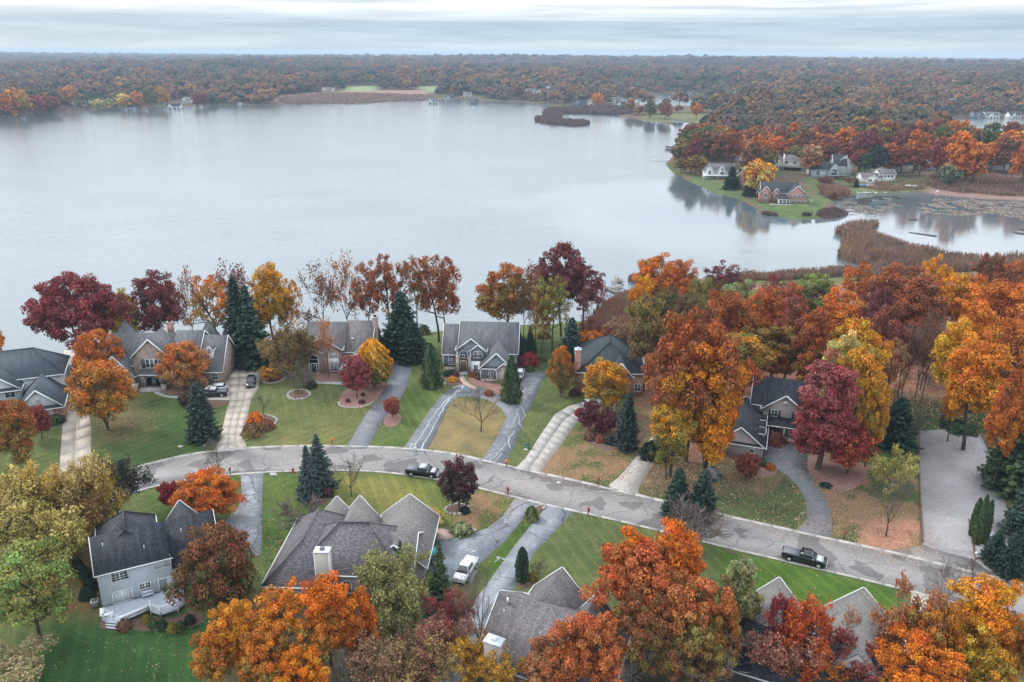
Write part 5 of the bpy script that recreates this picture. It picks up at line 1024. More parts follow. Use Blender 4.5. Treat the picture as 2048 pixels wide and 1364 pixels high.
    def shed(s, x0, x1, y0, y1, z0, z1, roof=None, th=.16):      # slope rising from y0 (z0) to y1 (z1)
        bb = B(); bb.extf([(y0, z0), (y1, z1), (y1, z1-th), (y0, z0-th)], lambda u, v, t: (t, u, v), x0, x1); bb.build('porch_roof', roof or s.roof, s.o)
        g = B(); g.box(x0, x1, y0-.12, y0-.01, z0-th-.02, z0+.01); g.build('gutter', s.trim, s.o)
    def win(s, x, z, w, h, y, face='front', arch=False, cols=2, rows=2, sh=None, frame=None, glass='glass', name='window', double=False):
        f = .11 if w > .7 else .08; fr = B(); gl = B(); d = .07
        if face == 'front': T_ = lambda u, v, o: (x+u, y-o, z+v)
        elif face == 'back': T_ = lambda u, v, o: (x-u, y+o, z+v)
        elif face == 'right': T_ = lambda u, v, o: (x+o, y+u, z+v)
        else: T_ = lambda u, v, o: (x-o, y-u, z+v)
        def bx(b, u0, u1, v0, v1, o0, o1): b.extf([(u0, v0), (u1, v0), (u1, v1), (u0, v1)], lambda u, v, t: T_(u, v, t), o0, o1)
        hw = w/2
        bx(fr, -hw-f, hw+f, -f, 0, .005, d); bx(fr, -hw-f, -hw, 0, h, .005, d); bx(fr, hw, hw+f, 0, h, .005, d)
        if not arch: bx(fr, -hw-f, hw+f, h, h+f*1.2, .005, d)
        for i in range(1, cols): bx(fr, -hw+w*i/cols-.03, -hw+w*i/cols+.03, .001, h-.001, .02, d-.01-.001*i)
        for i in range(1, rows): bx(fr, -hw+.001, hw-.001, h*i/rows-.025, h*i/rows+.025, .02, d-.016-.001*i)
        if double: bx(fr, -.07, .07, .002, h-.002, .015, d+.01)
        if arch:
            n = 10; pr = [(math.cos(a)*hw, h+math.sin(a)*hw) for a in np.linspace(0, math.pi, n)]; po = [(math.cos(a)*(hw+f), h+math.sin(a)*(hw+f)) for a in np.linspace(0, math.pi, n)]
            for i in range(n-1): fr.extf([pr[i], po[i], po[i+1], pr[i+1]], lambda u, v, t: T_(u, v, t), .005, d)
            bx(fr, -hw, hw, h-.03, h+.03, .006, d-.004); gl.extf(pr+[(-hw, h)], lambda u, v, t: T_(u, v, t), .008, .026)
        o = fr.build(name, frame or s.trim, s.o)
        bx(gl, -hw, hw, 0, h, .008, .03); gl.build('pane', glass, o)
        if sh:
            for sgn in (-1, 1):
                b = B(); u0 = sgn*(hw+f+.03); u1 = sgn*(hw+f+.03+sh[1]); bx(b, min(u0, u1), max(u0, u1), -.05, h+(.05 if not arch else hw*.4), .006, .06); b.build('shutter', sh[0], s.o)
        return o
    def door(s, x, z, w, h, y, mat='dark', face='front'):
        fr = B(); fr.box(x-w/2-.12, x+w/2+.12, y-.06, y-.004, z, z+h+.12); o = fr.build('door', s.trim, s.o)
        b = B(); b.box(x-w/2, x+w/2, y-.08, y-.01, z+.02, z+h); b.build('panel', mat, o); b = B(); b.box(x+w/2-.16, x+w/2-.1, y-.12, y-.078, z+1, z+1.15); b.build('handle', 'metal', o)
    def part(s, name, mat, *boxes):
        b = B(); 
        for q in boxes: b.box(*q)
        return b.build(name, mat, s.o)
    def chimney(s, x0, x1, y0, y1, z0, z1, mat, cap='concrete', pot='dark'):
        b = B(); b.box(x0, x1, y0, y1, z0, z1); c = b.build('chimney', mat, s.o)
        b = B(); b.box(x0-.1, x1+.1, y0-.1, y1+.1, z1+.002, z1+.14); b.build('chimney_cap', cap, c)
        xm, ym = (x0+x1)/2, (y0+y1)/2; b = B(); b.box(xm-.3, xm+.3, ym-.25, ym+.25, z1+.14, z1+.5); b.build('flue', pot, c); return c
    def vent(s, x, y, z, mat='lampwhite', r=.06, h=.4, name='vent_pipe'):
        b = B(); b.cyl((x, y, z-.2), (x, y, z+h), r, n=8); b.build(name, mat, s.o)
# H1 blue roofed house, far left
h = House('blue_roof_house', 'pale grey house with blue slate roof and brick garage at the left edge', -90.0, 145.2, 22, 's_white', 'r_blue')
h.gable(-8, 0, 0, 9.5, 3.5, 7.2, 'y', wall='s_white', low=2.9, lowwall='redbrick'); h.shed(-8.4, .4, -.75, .02, 3.1, 3.55)
h.win(-3.9, 4.4, .7, 1.1, -.03, cols=1, rows=1, glass='paleglass'); h.win(-2.3, 1.0, 1.0, 1.5, -.05, cols=1, rows=2, glass='paleglass'); h.win(-5.8, 1.0, 1.0, 1.5, -.05, cols=1, rows=2, glass='paleglass')
h.hip(-17.5, -.4, 9.4, 19.5, 6.6, 11.2, 'x'); h.gable(-16, -7.9, 6.0, 13, 6.0, 9.3, 'y'); h.shed(-16.6, -7.4, 5.2, 5.95, 5.65, 6.05)
h.win(-9.6, 4.0, 1.7, 1.1, 5.96, cols=2, rows=1); h.win(-12.1, 6.7, .9, .8, 5.96, cols=1, rows=1, glass='paleglass'); h.win(-9.8, .6, 2.2, 1.9, 5.95, cols=2, rows=1); h.win(-13.6, 3.9, 1.5, 1.2, 5.96)
h.shed(-16.5, -11.3, 3.6, 5.9, 3.0, 3.6); h.part('porch_post', 'white', (-11.6, -11.4, 3.7, 3.9, 0, 2.8), (-14.2, -14.0, 3.7, 3.9, 0, 2.8))
h.win(-13.5, .6, 1.6, 1.8, 5.95)
# H2 brown brick house
h = House('brown_brick_house', 'brown brick house with steep grey gables, shuttered windows and pumpkins on the porch', -90.0, 163.6, 1.5, 'brick', 'r_grey')
h.gable(0, 15, 0, 12, 4.9, 10.0, 'x', ends=(1, 0)); h.gable(14.3, 20.2, .8, 11.4, 6.2, 10.5, 'x', roof='r_grey', ends=(0, 1)); h.gable(19.8, 25.6, -.6, 11.0, 3.6, 9.7, 'x', ends=(0, 1))
h.gable(7.1, 15.0, -1.6, 6, 7.3, 11.2, 'y', ends=(1, 0)); h.gable(-.8, 6.9, -2.2, 4, 3.2, 7.6, 'y', ends=(1, 0), wall='s_stone')
h.hip(-2.0, 3.4, 7, 14, 5, 11.0, 'y', wall='brick'); h.hip(18.0, 21.2, 9, 13, 6, 11.2, 'y')
h.win(11.1, 4.5, 2.6, 1.9, -1.61, cols=3, rows=2, sh=('shutter', .85)); 
for k in (-.45, .45): h.part('mullion', 'white', (11.1+k-.09, 11.1+k+.09, -1.74, -1.62, 4.42, 6.6))
h.shed(8.4, 13.8, -3.0, -1.6, 3.35, 4.1); h.part('entry_shade', 'dark', (9.4, 12.6, -1.72, -1.61, .35, 3.1)); h.part('entry_door', 'cargrey', (10.5, 11.5, -1.8, -1.73, .4, 2.5))  # near-black slab on the wall stands in for porch shade
b = B()
for sx in (8.9, 9.4, 12.9, 13.4): b.box(sx-.1, sx+.1, -2.95, -2.75, .3, 3.15)
for a in np.linspace(0, math.pi, 9)[:-1]:
    a2 = a+math.pi/8; b.beam((11.15+math.cos(a)*1.6, -2.85, 1.6+math.sin(a)*1.4), (11.15+math.cos(a2)*1.6, -2.85, 1.6+math.sin(a2)*1.4), .18, .16)
b.build('porch_arch', 's_taupe', h.o); h.part('porch_floor', 'slabgrey', (8.2, 14, -4.2, -1.65, 0, .3), (8.8, 13.2, -4.7, -4.2, 0, .15))
h.part('stone_pier', 's_stone', (6.9, 8.3, -4.6, -3.4, 0, 1.6)); h.part('stone_pier', 's_stone', (13.3, 14.4, -4.0, -3.2, 0, 1.3))
h.win(4.0, .9, 2.4, 1.5, -2.22, cols=3, rows=2, sh=('shutter', .7)); h.win(16.8, 5.0, 1.6, .8, .78, cols=2, rows=1); h.win(17, 1.2, 2, 1.6, .78); h.shed(13.9, 20, -.6, .8, 3.4, 3.8); h.win(24.0, 1.2, 1.2, 1.4, -.62)
h.gable(22.2, 23.5, 1.2, 5, 7.6, 8.4, 'y', wall='white', z0=5, oh=.12, ends=(1, 0)); h.win(22.85, 6.8, .6, .8, 1.17, cols=2, rows=2); h.chimney(11, 12.2, 9, 9.9, 8, 11.3, 'redbrick')
# H3 brown roofed house
h = House('brown_roof_house', 'brick house with brown grey roof and tall white arched entry beside the egg shaped tree', -48.0, 171.7, 0, 'brick', 'r_brown')
h.gable(0, 9.2, 0, 13, 6.0, 10.0, 'x', ends=(1, 0)); h.gable(8.9, 15.3, .3, 13.4, 5.2, 10.2, 'x', ends=(0, 1))
h.gable(.2, 8.7, -1.2, 6, 6.2, 8.9, 'y', ends=(1, 0)); h.gable(.8, 4.4, -1.7, 3, 5.4, 6.7, 'y', ends=(1, 0), oh=.3)
h.gable(9.6, 16.4, -4.2, 5, 2.8, 6.2, 'y', ends=(1, 0)); h.gable(9.9, 13.6, -4.8, 0, 2.7, 4.4, 'y', ends=(1, 0), oh=.3, wall='brick'); h.hip(12.6, 16.8, -2, 4, 4.2, 6.3, 'y')
h.part('recess_shade', 'dark', (1.65, 3.55, -1.86, -1.78, .35, 4.3)); h.win(2.6, .3, 1.95, 3.4, -1.8, arch=True, cols=1, rows=1, glass='dark', frame='white', name='entry_arch'); h.door(2.6, .3, 1.1, 2.3, -1.84, 'black')  # flat near-black slab and pane imitate the shade of a deep entry
h.win(7.0, 3.9, 1.3, 1.0, -1.22, cols=1, rows=1, glass='paleglass'); h.win(7.0, .6, 1.3, 1.4, -1.22); h.part('white_panel', 'white', (6.0, 8.0, -1.26, -1.21, 2.3, 3.7), (5.85, 6.0, -1.27, -1.21, .2, 5.4), (8.0, 8.15, -1.27, -1.21, .2, 5.4))
h.win(12.2, .9, 2.0, 1.4, -4.82, cols=4, rows=2, frame='white', glass='paleglass'); h.part('skylight', 'metal', (10.6, 11.2, 2.6, 3.3, 7.02, 7.25)); h.chimney(15.2, 16.3, 5.5, 7, 2, 11.2, 'brick')
# H4 grey house
h = House('grey_house', 'blue grey sided house with white trimmed gables and arched window at the looped drive', -16.0, 173.0, -2.5, 's_grey', 'r_grey')
h.gable(0, 4.2, .2, 12.2, 4.3, 9.3, 'x', ends=(1, 0), low=.7, lowwall='s_stone'); h.gable(3.8, 17.2, -.3, 13.2, 4.9, 9.9, 'x', low=.7, lowwall='s_stone')
h.gable(3.5, 9.9, -1.4, 6, 5.9, 8.5, 'y', ends=(1, 0), wall='s_grey', low=3.0, lowwall='s_stone'); h.gable(6.6, 9.95, -2.0, 3, 5.8, 7.2, 'y', ends=(1, 0), oh=.35, low=3.1, lowwall='white')
h.gable(9.3, 16.3, -6.2, 5, 3.4, 6.9, 'y', ends=(1, 0), low=.6, lowwall='s_stone'); h.gable(12.9, 16.2, -6.9, 0, 3.3, 4.8, 'y', ends=(1, 0), oh=.35, wall='s_stone')
h.shed(9.5, 13, -6.7, -6.2, 3.2, 3.5)
h.win(2.1, 1.4, 1.6, 1.5, .17, arch=True, cols=4, rows=3); h.win(4.9, 3.7, 1.7, .8, -1.44, arch=True, cols=3, rows=1); h.part('entry_shade', 'dark', (4.0, 5.9, -1.47, -1.41, .6, 3.1)); h.door(4.9, .6, 1.2, 2.3, -1.5, 'timber'); h.part('stone_pier', 's_stone', (3.2, 3.95, -2.3, -1.42, 0, 4.3)); h.part('stone_pier', 's_stone', (5.95, 6.6, -2.3, -1.42, 0, 4.3)); h.part('entry_step', 'slabgrey', (3.9, 6.0, -3.0, -1.5, 0, .35))  # entry shade is a near-black slab on the wall behind the door
h.win(8.3, 4.0, 1.7, 1.4, -2.02, cols=4, rows=2, double=True); h.win(8.3, .7, 1.9, 1.4, -2.04, cols=4, rows=2, double=True); h.win(11.6, 1.0, .9, 1.5, -6.22, cols=3, rows=4); h.win(14.9, 1.2, 1.1, .7, -6.92, arch=True, cols=3, rows=2)
for x_, y_, z_ in ((9.25, -6.25, 3.3), (12.85, -6.95, 3.2), (3.45, -1.45, 5.7), (-.04, .16, 4.2), (6.55, -2.05, 5.6)): h.part('corner_trim', 'white', (x_-.1, x_+.1, y_-.05, y_+.1, .6, z_))
# H5 brick chimney house
h = House('brick_chimney_house', 'red brick house with dark teal hipped roof and tall brick chimney behind golden trees', 14.4, 159.0, -3, 'redbrick', 'r_teal')
h.hip(0, 14, 0, 17, 5.4, 10.2, 'y', k=.92); h.gable(6.6, 11.2, -1.5, 5, 5.4, 8.3, 'y', ends=(1, 0)); h.hip(1.6, 5.0, -1.4, 3, 3.6, 5.2, 'y'); h.chimney(-.9, .4, .6, 2.0, -.5, 10.0, 'redbrick', 'metal', 'metal')
h.win(3.2, .9, 1.8, 2.2, -1.42, glass='paleglass'); h.win(8.9, 1.2, 1.6, 1.6, -1.52); h.win(8.9, 4.6, 1.6, 1.2, -1.52); h.win(12.8, 1.2, 1.2, 1.6, -.02)
# H6 taupe house
h = House('taupe_house', 'taupe house with charcoal roof, white oval gable vent and front porch behind the rose maple', 47.2, 142.8, -19, 's_taupe', 'r_dark')
h.gable(0, 14.5, 0, 9, 5.9, 9.7, 'x'); h.gable(2.2, 10.0, -1.4, 5, 5.7, 8.7, 'y', ends=(1, 0)); h.shed(.6, 11.4, -3.6, -1.4, 2.95, 4.0)
h.gable(-5.4, 3.0, -13, 1, 2.9, 6.2, 'y', ends=(1, 1), wall='s_taupe'); h.gable(-7.6, -2.4, -12.4, -4, 2.9, 5.2, 'y', ends=(1, 0)); h.shed(-5.4, 3.2, -13.5, -13.0, 2.8, 3.05)
for i in range(3): h.gable(-1.2, 2.9, -9.6+i*3.1, -8.0+i*3.1, 4.0, 4.5, 'x', z0=2.5, oh=.2, ends=(0, 1), roof='r_dark')
h.win(4.3, 4.0, 1.1, 1.3, -1.42, sh=('shutter', .42)); h.win(8.6, 4.0, 1.1, 1.3, -1.42, sh=('shutter', .42)); h.win(4.3, 1.0, 1.3, 1.5, -1.42, sh=('shutter', .42)); h.door(8.0, .4, 1.1, 2.2, -1.42, 'shutter'); h.win(1.1, 1.3, .8, .7, -13.02, cols=1, rows=1); h.win(-5.0, 1.0, .9, 1.4, -12.44)
b = B(); b.cyl((6.1, -1.5, 7.0), (6.1, -1.42, 7.0), .42, n=16); ov = b.build('oval_vent', 'white', h.o); ov.scale = (1.35, 1, 1); ov.location = (6.1*(1-1.35), 0, 0)
for px_ in (1.2, 3.0, 6.4, 9.4, 11.0): h.part('porch_post', 'white', (px_-.13, px_+.13, -3.5, -3.25, .4, 2.85))
h.part('porch_floor', 'slabgrey', (.7, 11.3, -3.6, -1.45, 0, .4)); b = B(); b.beam((1.2, -3.4, 1.2), (6.4, -3.4, 1.2), .07, .08); b.beam((1.2, -3.4, .55), (6.4, -3.4, .55), .06, .07); b.build('porch_rail', 'white', h.o)
# H7 white house with deck
h = House('white_deck_house', 'lavender white house with mossy charcoal roof seen from its back deck, lower left', -53.9, 86.9, 27.0, 's_lav', 'r_dark')
h.gable(0, 8.9, 0, 7.4, 6.2, 9.4, 'x', oh=.35, ends=(1, 0)); h.gable(8.6, 15.0, .9, 6.6, 4.0, 9.36, 'x', oh=.35, ends=(0, 1)); h.part('gable_filler', 's_lav', (8.6, 8.95, .9, 1.2, 3, 5.6))
h.hip(.6, 7.4, 3.6, 11.6, 5.9, 9.7, 'y', ends=(0, 1)); h.gable(9.6, 13.2, 4, 11.6, 5.0, 7.4, 'y', ends=(0, 1))
for c in ((0, 2.6, 3.5, 1.9, 1.45, 0, 'glass', 4, 3),): h.win(c[1], 4.2, c[3], c[4], -.02, cols=4, rows=4, double=True)
h.win(8.0-.2, 4.5, 2.0, .85, -.02, cols=2, rows=1, glass='paleglass'); h.win(2.5, .9, 2.2, 1.6, -.02, cols=6, rows=4, double=True, glass='paleglass'); h.win(5.35, 2.0, 1.3, .8, -.02, cols=4, rows=2, double=True)
h.win(8.0, .85, 1.9, 1.9, -.02, cols=2, rows=1, glass='paleglass', name='patio_door'); h.part('screen', 'cargrey', (7.1, 8.0, -.12, -.1, .9, 2.7))
h.part('dark_band', 's_lav', (3.9, 4.0, -.06, 0, .7, 2.9), (6.5, 6.6, -.06, 0, .7, 2.9))
for x_, y_, z_ in ((1.2, 2.5, 8.4), (6.0, 1.2, 7.4), (10.8, 2.4, 7.9)): h.vent(x_, y_, z_)
h.part('wall_lamp', 'metal', (6.85, 6.97, -.2, -.01, 2.1, 2.45))
# deck
dk = thing('white_deck', 'white painted wooden deck with benches and octagonal end behind the white house', 'deck', tuple(h.o.location), R(27))
pl = [(-.2, -.1), (9.6, -.1), (9.8, -1.2), (9.8, -3.6), (8.8, -4.7), (6.6, -4.7), (5.6, -3.6), (5.6, -2.9), (1.8, -4.0), (-.1, -2.6)]
b = B(); y0 = -4.7
while y0 < -.12:                              # individual boards
    y1 = y0+.30; c = (y0+y1)/2; xs = []
    for i in range(len(pl)):
        (ax, ay), (bx_, by_) = pl[i], pl[(i+1) % len(pl)]
        if (ay > c) != (by_ > c): xs.append(ax+(c-ay)*(bx_-ax)/(by_-ay))
    xs.sort()
    for q in range(0, len(xs)-1, 2):
        bb = B(); bb.box(xs[q], xs[q+1], y0+.012, y1-.012, .78, .83); bb.build('board', 'deckwhite', dk)
    y0 = y1
b = B()
for i in range(len(pl)):
    p, q = pl[i], pl[(i+1) % len(pl)]
    if p[1] > -.2 and q[1] > -.2: continue
    b.beam((*p, .62), (*q, .62), .08, .3)
b.build('skirt', 'deckwhite', dk)
b = B(); b.beam((1.9, -3.85, 1.22), (5.5, -2.85, 1.22), .42, .07); b.beam((1.9, -3.9, 1.0), (5.5, -2.9, 1.0), .06, .3); b.beam((-.1, -2.5, 1.22), (-.1, -.8, 1.22), .5, .07); b.beam((-.1, -2.45, 1.22), (1.1, -2.45, 1.22), .45, .07); b.build('bench', 'white', dk)
b = B(); 
for k in range(3): b.beam((.2+k*.0, -3.0-k*.32, .62-k*.2), (1.75, -4.15-k*.32, .62-k*.2), .32, .07)
b.build('step', 'deckwhite', dk); b = B(); b.beam((1.0, -2.6, .85), (.9, -3.4, 1.6), .08, .08); b.beam((1.2, -2.6, 1.65), (.9, -3.9, 1.1), .08, .08); b.build('step_rail', 'white', dk)
rp = [(5.6, -2.9), (5.6, -3.6), (6.6, -4.7), (8.8, -4.7), (9.8, -3.6), (9.8, -1.2)]
for i in range(len(rp)-1):
    b = B(); b.beam((*rp[i], 1.78), (*rp[i+1], 1.78), .12, .08); b.beam((*rp[i], .95), (*rp[i+1], .95), .06, .07)
    n = int(math.dist(rp[i], rp[i+1])/.16)
    for k in range(1, n): t = k/n; x_ = rp[i][0]*(1-t)+rp[i+1][0]*t; y_ = rp[i][1]*(1-t)+rp[i+1][1]*t; b.box(x_-.025, x_+.025, y_-.025, y_+.025, .98, 1.75)
    tag(b.build('baluster_rail', 'white', dk)); b = B(); b.box(rp[i][0]-.08, rp[i][0]+.08, rp[i][1]-.08, rp[i][1]+.08, 0, 1.9); b.build('post', 'white', dk)
t_ = thing('deck_bench', 'grey slatted bench standing against the wall on the white deck', 'bench', tuple(h.o.matrix_basis @ Vector((5.5, -.5, .83))), R(27)); b = B(); b.box(-.75, .75, -.25, .2, .42, .48); b.build('seat', 'deckwhite', t_); b = B(); b.box(-.75, .75, .2, .26, .42, .95); b.build('backrest', 'deckwhite', t_); b = B(); b.box(-.7, -.62, -.2, .2, 0, .42); b.box(.62, .7, -.2, .2, 0, .42); tag(b.build('leg', 'deckwhite', t_))
ac = thing('air_conditioner', 'round fanned air conditioner on a pad left of the white house', 'air conditioner', tuple(G(191, 1212)), R(20)); b = B(); b.box(-.45, .45, -.45, .45, .05, .85); b.build('casing', 'cargrey', ac); b = B(); b.box(-.48, .48, -.48, .48, .85, .92); b.build('top_panel', 'silver', ac); b = B(); b.cyl((0, 0, .92), (0, 0, .95), .34, n=16); b.build('fan_grille', 'dark', ac); b = B(); b.cyl((0, 0, .95), (0, 0, .97), .14, n=12); b.build('fan_hub', 'silver', ac)
# H8 grey complex
h = House('grey_hip_roof_house', 'large single storey beige house with many grey hips, skylights and a tall pale chimney', -29.2, 90.3, -2.5, 's_taupe', 'r_mix')
h.hip(0, 14.6, 0, 10.4, 4.0, 8.7, 'x', roof='r_mix'); h.hip(-3.4, 5, -1.6, 14.2, 3.1, 7.6, 'y', roof='r_mix'); h.gable(2.8, 8.6, 6, 14.6, 3.3, 7.0, 'y', roof='r_tan', ends=(0, 1)); h.gable(-.6, 4.6, 9, 15.2, 3.2, 6.4, 'y', roof='r_tan', ends=(0, 1))
h.gable(6, 15.6, 1.6, 10.6, 3.8, 6.7, 'x', roof='r_tan', ends=(0, 1), wall='s_taupe'); h.gable(9.0, 17.0, 3.6, 16.2, 3.2, 6.5, 'y', roof='r_tan', ends=(1, 1))
h.chimney(3.5, 5.4, -1.7, -.5, -.5, 8.3, 's_cream', 'white', 'cargrey'); h.part('chimney_corner', 'white', (3.42, 3.56, -1.78, -1.64, -.5, 8.28), (5.34, 5.48, -1.78, -1.64, -.5, 8.28))
h.win(2.2, .9, 1.0, 1.4, -.02, arch=True, cols=2, rows=2); h.win(7.1, .9, 1.0, 1.4, -.02, arch=True, cols=2, rows=2); h.win(11.2, .9, 1.5, 1.5, -.02)
h.vent(10.2, 1.2, 5.6, 'dark'); h.vent(-.8, .6, 5.2, 'dark')
for i in range(3): b = B(); b.beam((14.35, 9.9-i*1.0, 5.15), (15.25, 9.9-i*1.0, 4.47), .55, .16); b.build('skylight', 'metal', h.o)
# H9 brown shingled house
h = House('brown_shingle_house', 'house with a broad brown shingle slope, tan far slopes and metal capped chimney', -3.8, 74.8, -26, 's_taupe', 'r_brown')
h.gable(0, 16, 0, 12.6, 3.9, 8.5, 'x', roof='r_brown', ends=(1, 1)); h.gable(.4, 7.4, 7, 15.6, 3.3, 7.0, 'y', roof='r_brown', ends=(0, 1)); h.gable(7.2, 13.0, 6, 12.6, 3.3, 7.4, 'y', roof='r_brown', ends=(0, 1)); h.gable(6.2, 16, .3, 11.9, 3.9, 8.3, 'x', roof='r_tan', ends=(0, 0)) if 0 else None
h.chimney(1.6, 3.6, -1.5, -.2, -.5, 7.6, 's_taupe', 'metal', 'metal'); h.vent(1.2, 5.4, 8.1, r=.14, h=.5); h.vent(1.3, 4.2, 7.4); h.vent(6.4, 3.4, 6.7)
# H10 pyramid roofs lower right
h = House('pyramid_roof_house', 'grey roofed house with two pyramid peaks and a slate dark slope behind fiery trees', 34.9, 69.6, -25, 's_taupe', 'r_tan')
h.gable(-11, 13, 0, 9.6, 3.4, 6.3, 'x', roof='r_dark'); h.gable(-1.6, 6.9, 3.0, 15.4, 3.2, 7.6, 'y', roof='r_tan', ends=(0, 1)); h.gable(-10.6, -3.8, 5, 13.6, 3.2, 7.2, 'y', roof='r_tan', ends=(0, 1)); h.hip(1.6, 3.8, -2.2, 1.5, 3.4, 5.2, 'y', roof='r_tan')
h.part('slate_wall', 'darkbrick', (-11.1, 13.1, -.06, -.01, -.5, 3.2))
# ------------------------------------------------------------------ vehicles
def wheel(t, x, y, r=.40, w=.28):
    b = B(); b.cyl((x-w/2, y, r), (x+w/2, y, r), r, n=18); o = b.build('wheel', 'tyre', t, smooth=False); s_ = 1 if x > 0 else -1
    b = B(); b.cyl((x+s_*(w/2-.02), y, r), (x+s_*(w/2+.015), y, r), r*.62, n=12); b.build('rim', 'rim', o)
def loft(secs):
    b = B(); n = len(secs[0]); vs = [p for s_ in secs for p in s_]; fs = [(k*n+i, k*n+(i+1) % n, (k+1)*n+(i+1) % n, (k+1)*n+i) for k in range(len(secs)-1) for i in range(n)]
    b.add(vs, fs+[tuple(range(n))[::-1], tuple(range((len(secs)-1)*n, len(secs)*n))]); return b
def sec(y, hw, z0, z1, tw, ch=.12): return [(-hw, y, z0), (hw, y, z0), (hw, y, z1-ch), (tw, y, z1), (-tw, y, z1), (-hw, y, z1-ch)]
def pickup(label, loc, heading, body='black', bed='cargrey', hood=None, roof=None, L=5.9, cat='pickup truck'):
    t = thing('pickup_truck', label, cat, loc, heading); y = L/2; hw = .98         # faces +y
    loft([sec(-y+.05, hw-.06, .50, 1.22, hw-.12), sec(-y+.2, hw, .46, 1.28, hw-.06), sec(-.55, hw, .46, 1.30, hw-.06), sec(y-1.55, hw, .46, 1.26, hw-.08), sec(y-.45, hw-.02, .48, 1.18, hw-.14), sec(y-.05, hw-.1, .5, 1.02, hw-.22)]).build('body', body, t)
    b = B(); b.box(-.84, .84, -y+.3, y-.3, .24, .52); b.build('underbody_shade', 'dark', t)  # near-black box added below the body to stand in for its shadow
    loft([sec(-.62, .90, 1.27, 1.30, .88, .01), sec(-.48, .90, 1.27, 1.86, .70), sec(.9, .90, 1.27, 1.90, .70), sec(1.62, .90, 1.22, 1.26, .86, .01)]).build('cabin', 'glass', t)
    loft([sec(-.42, .74, 1.82, 1.93, .64, .05), sec(.82, .74, 1.84, 1.96, .64, .05)]).build('roof', roof or body, t)
    b = B()
    for sx in (-1, 1):
        for y0, y1 in (((-.58), -.42), (.18, .26)): b.beam((sx*.905, (y0+y1)/2, 1.28), (sx*.74, (y0+y1)/2, 1.85), .05, abs(y1-y0))
        b.beam((sx*.89, 1.58, 1.26), (sx*.70, .92, 1.88), .06, .08)
    b.build('pillar', body, t)
    loft([sec(1.66, .80, 1.22, 1.275, .6, .02), sec(y-.5, .80, 1.15, 1.205, .6, .02)]).build('bonnet', hood or body, t)
    b = B(); b.box(-.86, .86, -y+.18, -.66, 1.22, 1.33); b.build('bed_cover', bed, t)
    b = B(); b.box(-.92, .92, y-.08, y+.05, .48, .70); b.build('front_bumper', 'silver', t); b = B(); b.box(-.9, .9, -y-.06, -y+.06, .5, .68); b.build('rear_bumper', 'silver', t)
    b = B(); b.box(-.58, .58, y-.07, y-.005, .74, 1.0); b.build('grille', 'rim', t)
    for sx in (-1, 1):
        b = B(); b.box(sx*.74-.13, sx*.74+.13, y-.10, y-.015, .80, .98); b.build('headlight', 'lampwhite', t); b = B(); b.box(sx*.90-.07, sx*.90+.07, -y-.0, -y+.08, .8, 1.15); b.build('tail_light', 'red', t)
        b = B(); b.box(sx*1.12-.1, sx*1.12+.1, 1.2, 1.32, 1.22, 1.45); b.build('wing_mirror', 'silver', t)
        for yy in (y-1.05, -y+1.2): wheel(t, sx*.90, yy)
    return t
def suv(label, loc, heading, body='black', L=4.7, h=1.75, cat='car', name='parked_car', stripe=None):
    t = thing(name, label, cat, loc, heading); y = L/2; hw = .93
    loft([sec(-y, hw-.12, .42, .92, hw-.2), sec(-y+.2, hw, .34, 1.02, hw-.06), sec(y-1.35, hw, .34, 1.04, hw-.06), sec(y-.35, hw-.03, .36, .92, hw-.16), sec(y, hw-.16, .4, .72, hw-.26)]).build('body', body, t)
    b = B(); b.box(-.8, .8, -y+.3, y-.3, .2, .42); b.build('underbody_shade', 'dark', t)  # added near-black box, darkens the gap beneath the car like shadow
    loft([sec(-y+.12, .86, 1.0, 1.03, .84, .01), sec(-y+.55, .86, 1.0, h-.06, .66), sec(.35, .86, 1.0, h-.04, .66), sec(y-1.45, .86, 1.0, 1.05, .82, .01)]).build('cabin', 'glass', t)
    loft([sec(-y+.5, .70, h-.1, h-.01, .6, .05), sec(.3, .70, h-.09, h, .6, .05)]).build('roof', body, t)
    b = B()
    for sx in (-1, 1):
        for yy in (-y+.75, -.15): b.beam((sx*.868, yy, 1.02), (sx*.70, yy, h-.08), .05, .1)
        b.beam((sx*.85, y-1.5, 1.04), (sx*.68, .38, h-.06), .05, .07)
    b.build('pillar', body, t)
    for sx in (-1, 1):
        b = B(); b.box(sx*.62-.16, sx*.62+.16, y-.2, y-.02, .62, .76); b.build('headlight', 'lampwhite', t); b = B(); b.box(sx*.7-.12, sx*.7+.12, -y-.02, -y+.08, .72, .95); b.build('tail_light', 'red', t)
        for yy in (y-.85, -y+.85): wheel(t, sx*.84, yy, .35, .24)
    return t
def headto(a, b): p = G(*a); q = G(*b); return math.atan2(-(q[0]-p[0]), q[1]-p[1])
def onroad(px, py, z=.04): p = G(px, py); return (p[0], p[1], z)
pickup('black pickup with pale bonnet and grey bed cover parked near the purple tree', onroad(845, 950), headto((815, 945), (879, 952)), 'black', 'cargrey', 'silver', 'silver', 5.9)  # bonnet and roof panels set paler than the body
pickup('black crew cab pickup with grey bed cover parked beside the lower right lawn', onroad(1607, 1123), headto((1563, 1110), (1651, 1132)), 'black', 'cargrey', 'silver', 'black', 6.3)
pickup('navy black pickup on the parking pad by the brown brick house', onroad(430, 792), headto((450, 791), (412, 793)), 'navy', 'cargrey', None, 'carwhite', 5.6)
pickup('white pickup nosed toward us on the lower middle drive', onroad(932, 1148), headto((944, 1118), (918, 1158)), 'carwhite', 'carwhite', None, None, 5.5)
suv('dark suv standing on the wide concrete drive', onroad(503, 770), headto((505, 758), (501, 776)), 'black')
suv('white car behind the navy pickup by the brown brick house', onroad(432, 781), headto((446, 780), (420, 781)), 'carwhite', 4.5, 1.5)
